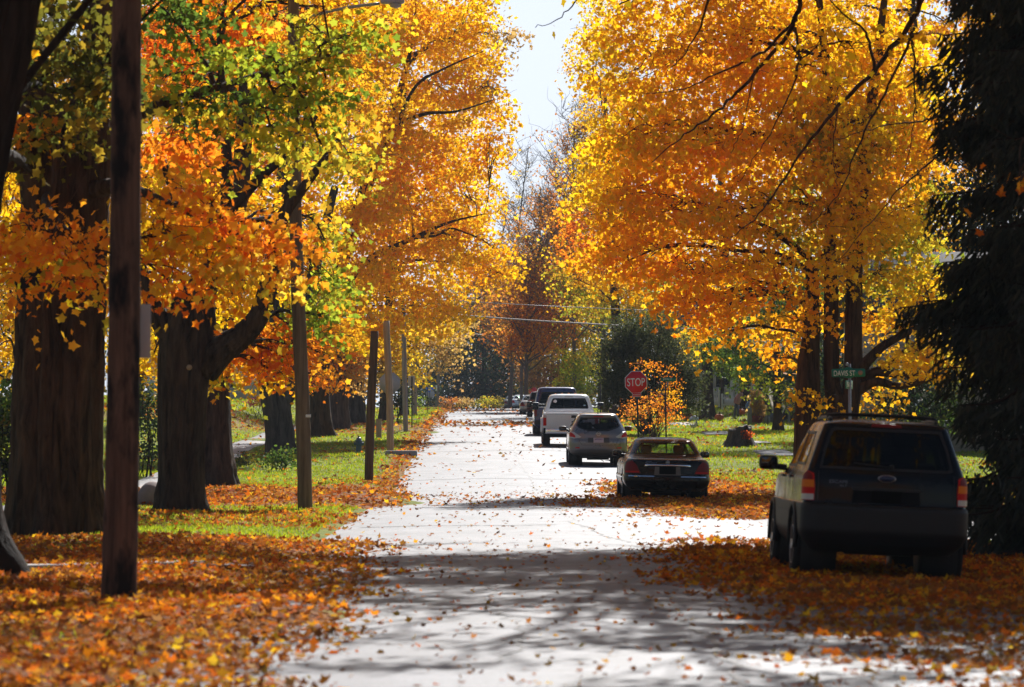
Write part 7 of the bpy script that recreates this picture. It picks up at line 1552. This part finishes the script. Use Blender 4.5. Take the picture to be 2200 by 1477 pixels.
MB().lathe([(.09, 0), (.07, .1), (.06, .75), (.14, .80), (.14, .83), (.10, .84), (.16, 1.06), (.13, 1.06)], 14, 'z').build('pedestal', mat('grey_pedestal', (.22, .21, .22), .8, var=.2), root, smooth=True); pos = np.array([0, 0, 1.18]) + rng.normal(0, 1, (120, 3)) * [.13, .13, .09]; V, F = leaves(pos, rng.uniform(.06, .1, 120), OVAL); link('flower', np_mesh('flower', V, F=F, col=colours('yellow', rng.integers(0, 9, 120), 120)), M['leaf'], root)

# ------------------------------------------------------------------ fallen leaves and grass
def scatter(n, x0, x1, y0, y1, dens):
    X = rng.uniform(x0, x1, n); Y = rng.uniform(y0, y1, n); k = rng.uniform(0, 1, n) < np.clip(dens(X, Y), 0, 1.2) / 1.2; return X[k], Y[k]
LV, LF, LC, off = [], [], [], 0
LP = [(.72, .24, .012), (.64, .15, .012), (.78, .38, .016), (.50, .11, .014), (.34, .11, .02), (.80, .50, .025), (.24, .085, .02), (.56, .25, .03), (.42, .22, .08)]
def add_leaves(X, Y, size, curl=True, lift=.012):
    global off
    Z = surf(X, Y); n = len(X)
    near = np.clip(litter(X, Y), 0, 1); pos = np.stack([X, Y, Z + lift + rng.uniform(0, .05, n) * (near > .7)], 1)
    V, F = leaves(pos, size, CURL if curl else KITE, 1.0, .38, .0)
    p = np.array(LP); w = np.array([.17, .14, .12, .16, .16, .05, .13, .04, .03]); br = (vnoise(X, Y, 1.1, 21) * .6 + vnoise(X, Y, .4, 22) * .4)[:, None]; c = p[rng.choice(len(p), n, p=w / w.sum())] * rng.uniform(.65, 1.2, (n, 1)); c = c * (1 - np.clip((br - .5) * 2.2, 0, .75)) + np.array([.20, .085, .03]) * np.clip((br - .5) * 2.2, 0, .75)
    LV.append(V); LF.append((F + off) if curl else F + off); LC.append(c); off += len(V)
for (x0, x1, y0, y1, dm, sz) in ((-8.5, 9, 18, 32, 215, .075), (-10.5, 12.5, 32, 52, 160, .081), (-12, 14, 52, 75, 85, .096), (-13, 16, 75, 110, 56, .11)):
    n = int((x1 - x0) * (y1 - y0) * dm * 1.2); X, Y = scatter(n, x0, x1, y0, y1, litter)
    k = np.abs(X) < .16 * Y + 3.2; X, Y = X[k], Y[k]; add_leaves(X, Y, rng.uniform(.5, 1.2, len(X)) * sz * np.where((X > RL + .5) & (X < 2.6) & (litter(X, Y) < .2), .72, 1.0))
me = np_mesh('fallen_leaves', np.concatenate(LV), F=np.concatenate(LF), col=np.concatenate(LC)); tag(link('fallen_leaves', me, M['litter']), kind='stuff')
LV, LF, LC, off = [], [], [], 0
for (x0, x1, y0, y1, dm, sz) in ((-16, 18, 110, 170, 20, .17), (-28, 30, 170, 345, 7, .26)):
    n = int((x1 - x0) * (y1 - y0) * dm * 1.2); X, Y = scatter(n, x0, x1, y0, y1, litter); add_leaves(X, Y, rng.uniform(.65, 1.15, len(X)) * sz, False, .02)
me = np_mesh('fallen_leaves', np.concatenate(LV), F=np.concatenate(LF), col=np.concatenate(LC)); tag(link('fallen_leaves', me, M['litter']), kind='stuff')
GP = np.array([(.21, .27, .010), (.27, .32, .012), (.16, .22, .010), (.34, .34, .018), (.36, .29, .05)])
GV, GF, GC, off = [], [], [], 0
def lawn(X, Y):
    ok = ((X < RL - .15) | (X > RR + .15)) & ~((X > 3) & (Y > 51.4) & (Y < 63)) & ~((Y > 337) & (Y < 347))
    ok &= np.abs(X + 8.6) > .7
    for ya_, yb_ in ((127.5, 132.5), (138.5, 144), (160, 163.5), (186, 193)): ok &= ~((np.abs(X - 10.42) < .62) & (Y > ya_) & (Y < yb_))
    return ok * np.clip(1.15 - litter(X, Y) * 1.15, .04, 1) * 1.2
for (x0, x1, y0, y1, dm, h, w) in ((-11, 13, 24, 60, 170, .055, 1), (-14, 17, 60, 110, 130, .06, 1.3), (-21, 22, 110, 175, 44, .075, 2.0), (-32, 34, 175, 340, 12, .11, 3.4)):
    n = int((x1 - x0) * (y1 - y0) * dm); X, Y = scatter(n, x0, x1, y0, y1, lawn); k = np.abs(X) < .16 * Y + 3.2; X, Y = X[k], Y[k]; n = len(X)
    pos = np.stack([X, Y, gz(X, Y) - .005], 1); a = rng.uniform(0, 6.28, n); hh = h * rng.uniform(.45, 1.2, n) * (.6 + .9 * vnoise(X, Y, .8, 31)); ww = .012 * w * rng.uniform(.7, 1.3, n); ln = rng.normal(0, .45, (n, 2)) * hh[:, None]
    dx = np.stack([np.cos(a) * ww, np.sin(a) * ww, 0 * a], 1); V = np.stack([pos - dx, pos + dx, pos + np.concatenate([ln, hh[:, None]], 1)], 1).reshape(-1, 3)
    GV.append(V); GF.append(np.arange(n * 3).reshape(-1, 3) + off); off += n * 3
    t = vnoise(X, Y, 2.5, 9)[:, None]; GC.append(GP[rng.choice(5, n, p=[.32, .28, .2, .14, .06])] * rng.uniform(.8, 1.2, (n, 1)) * (.8 + .45 * t))
tag(link('grass', np_mesh('grass', np.concatenate(GV), F=np.concatenate(GF), col=np.concatenate(GC)), M['grass']), kind='stuff')
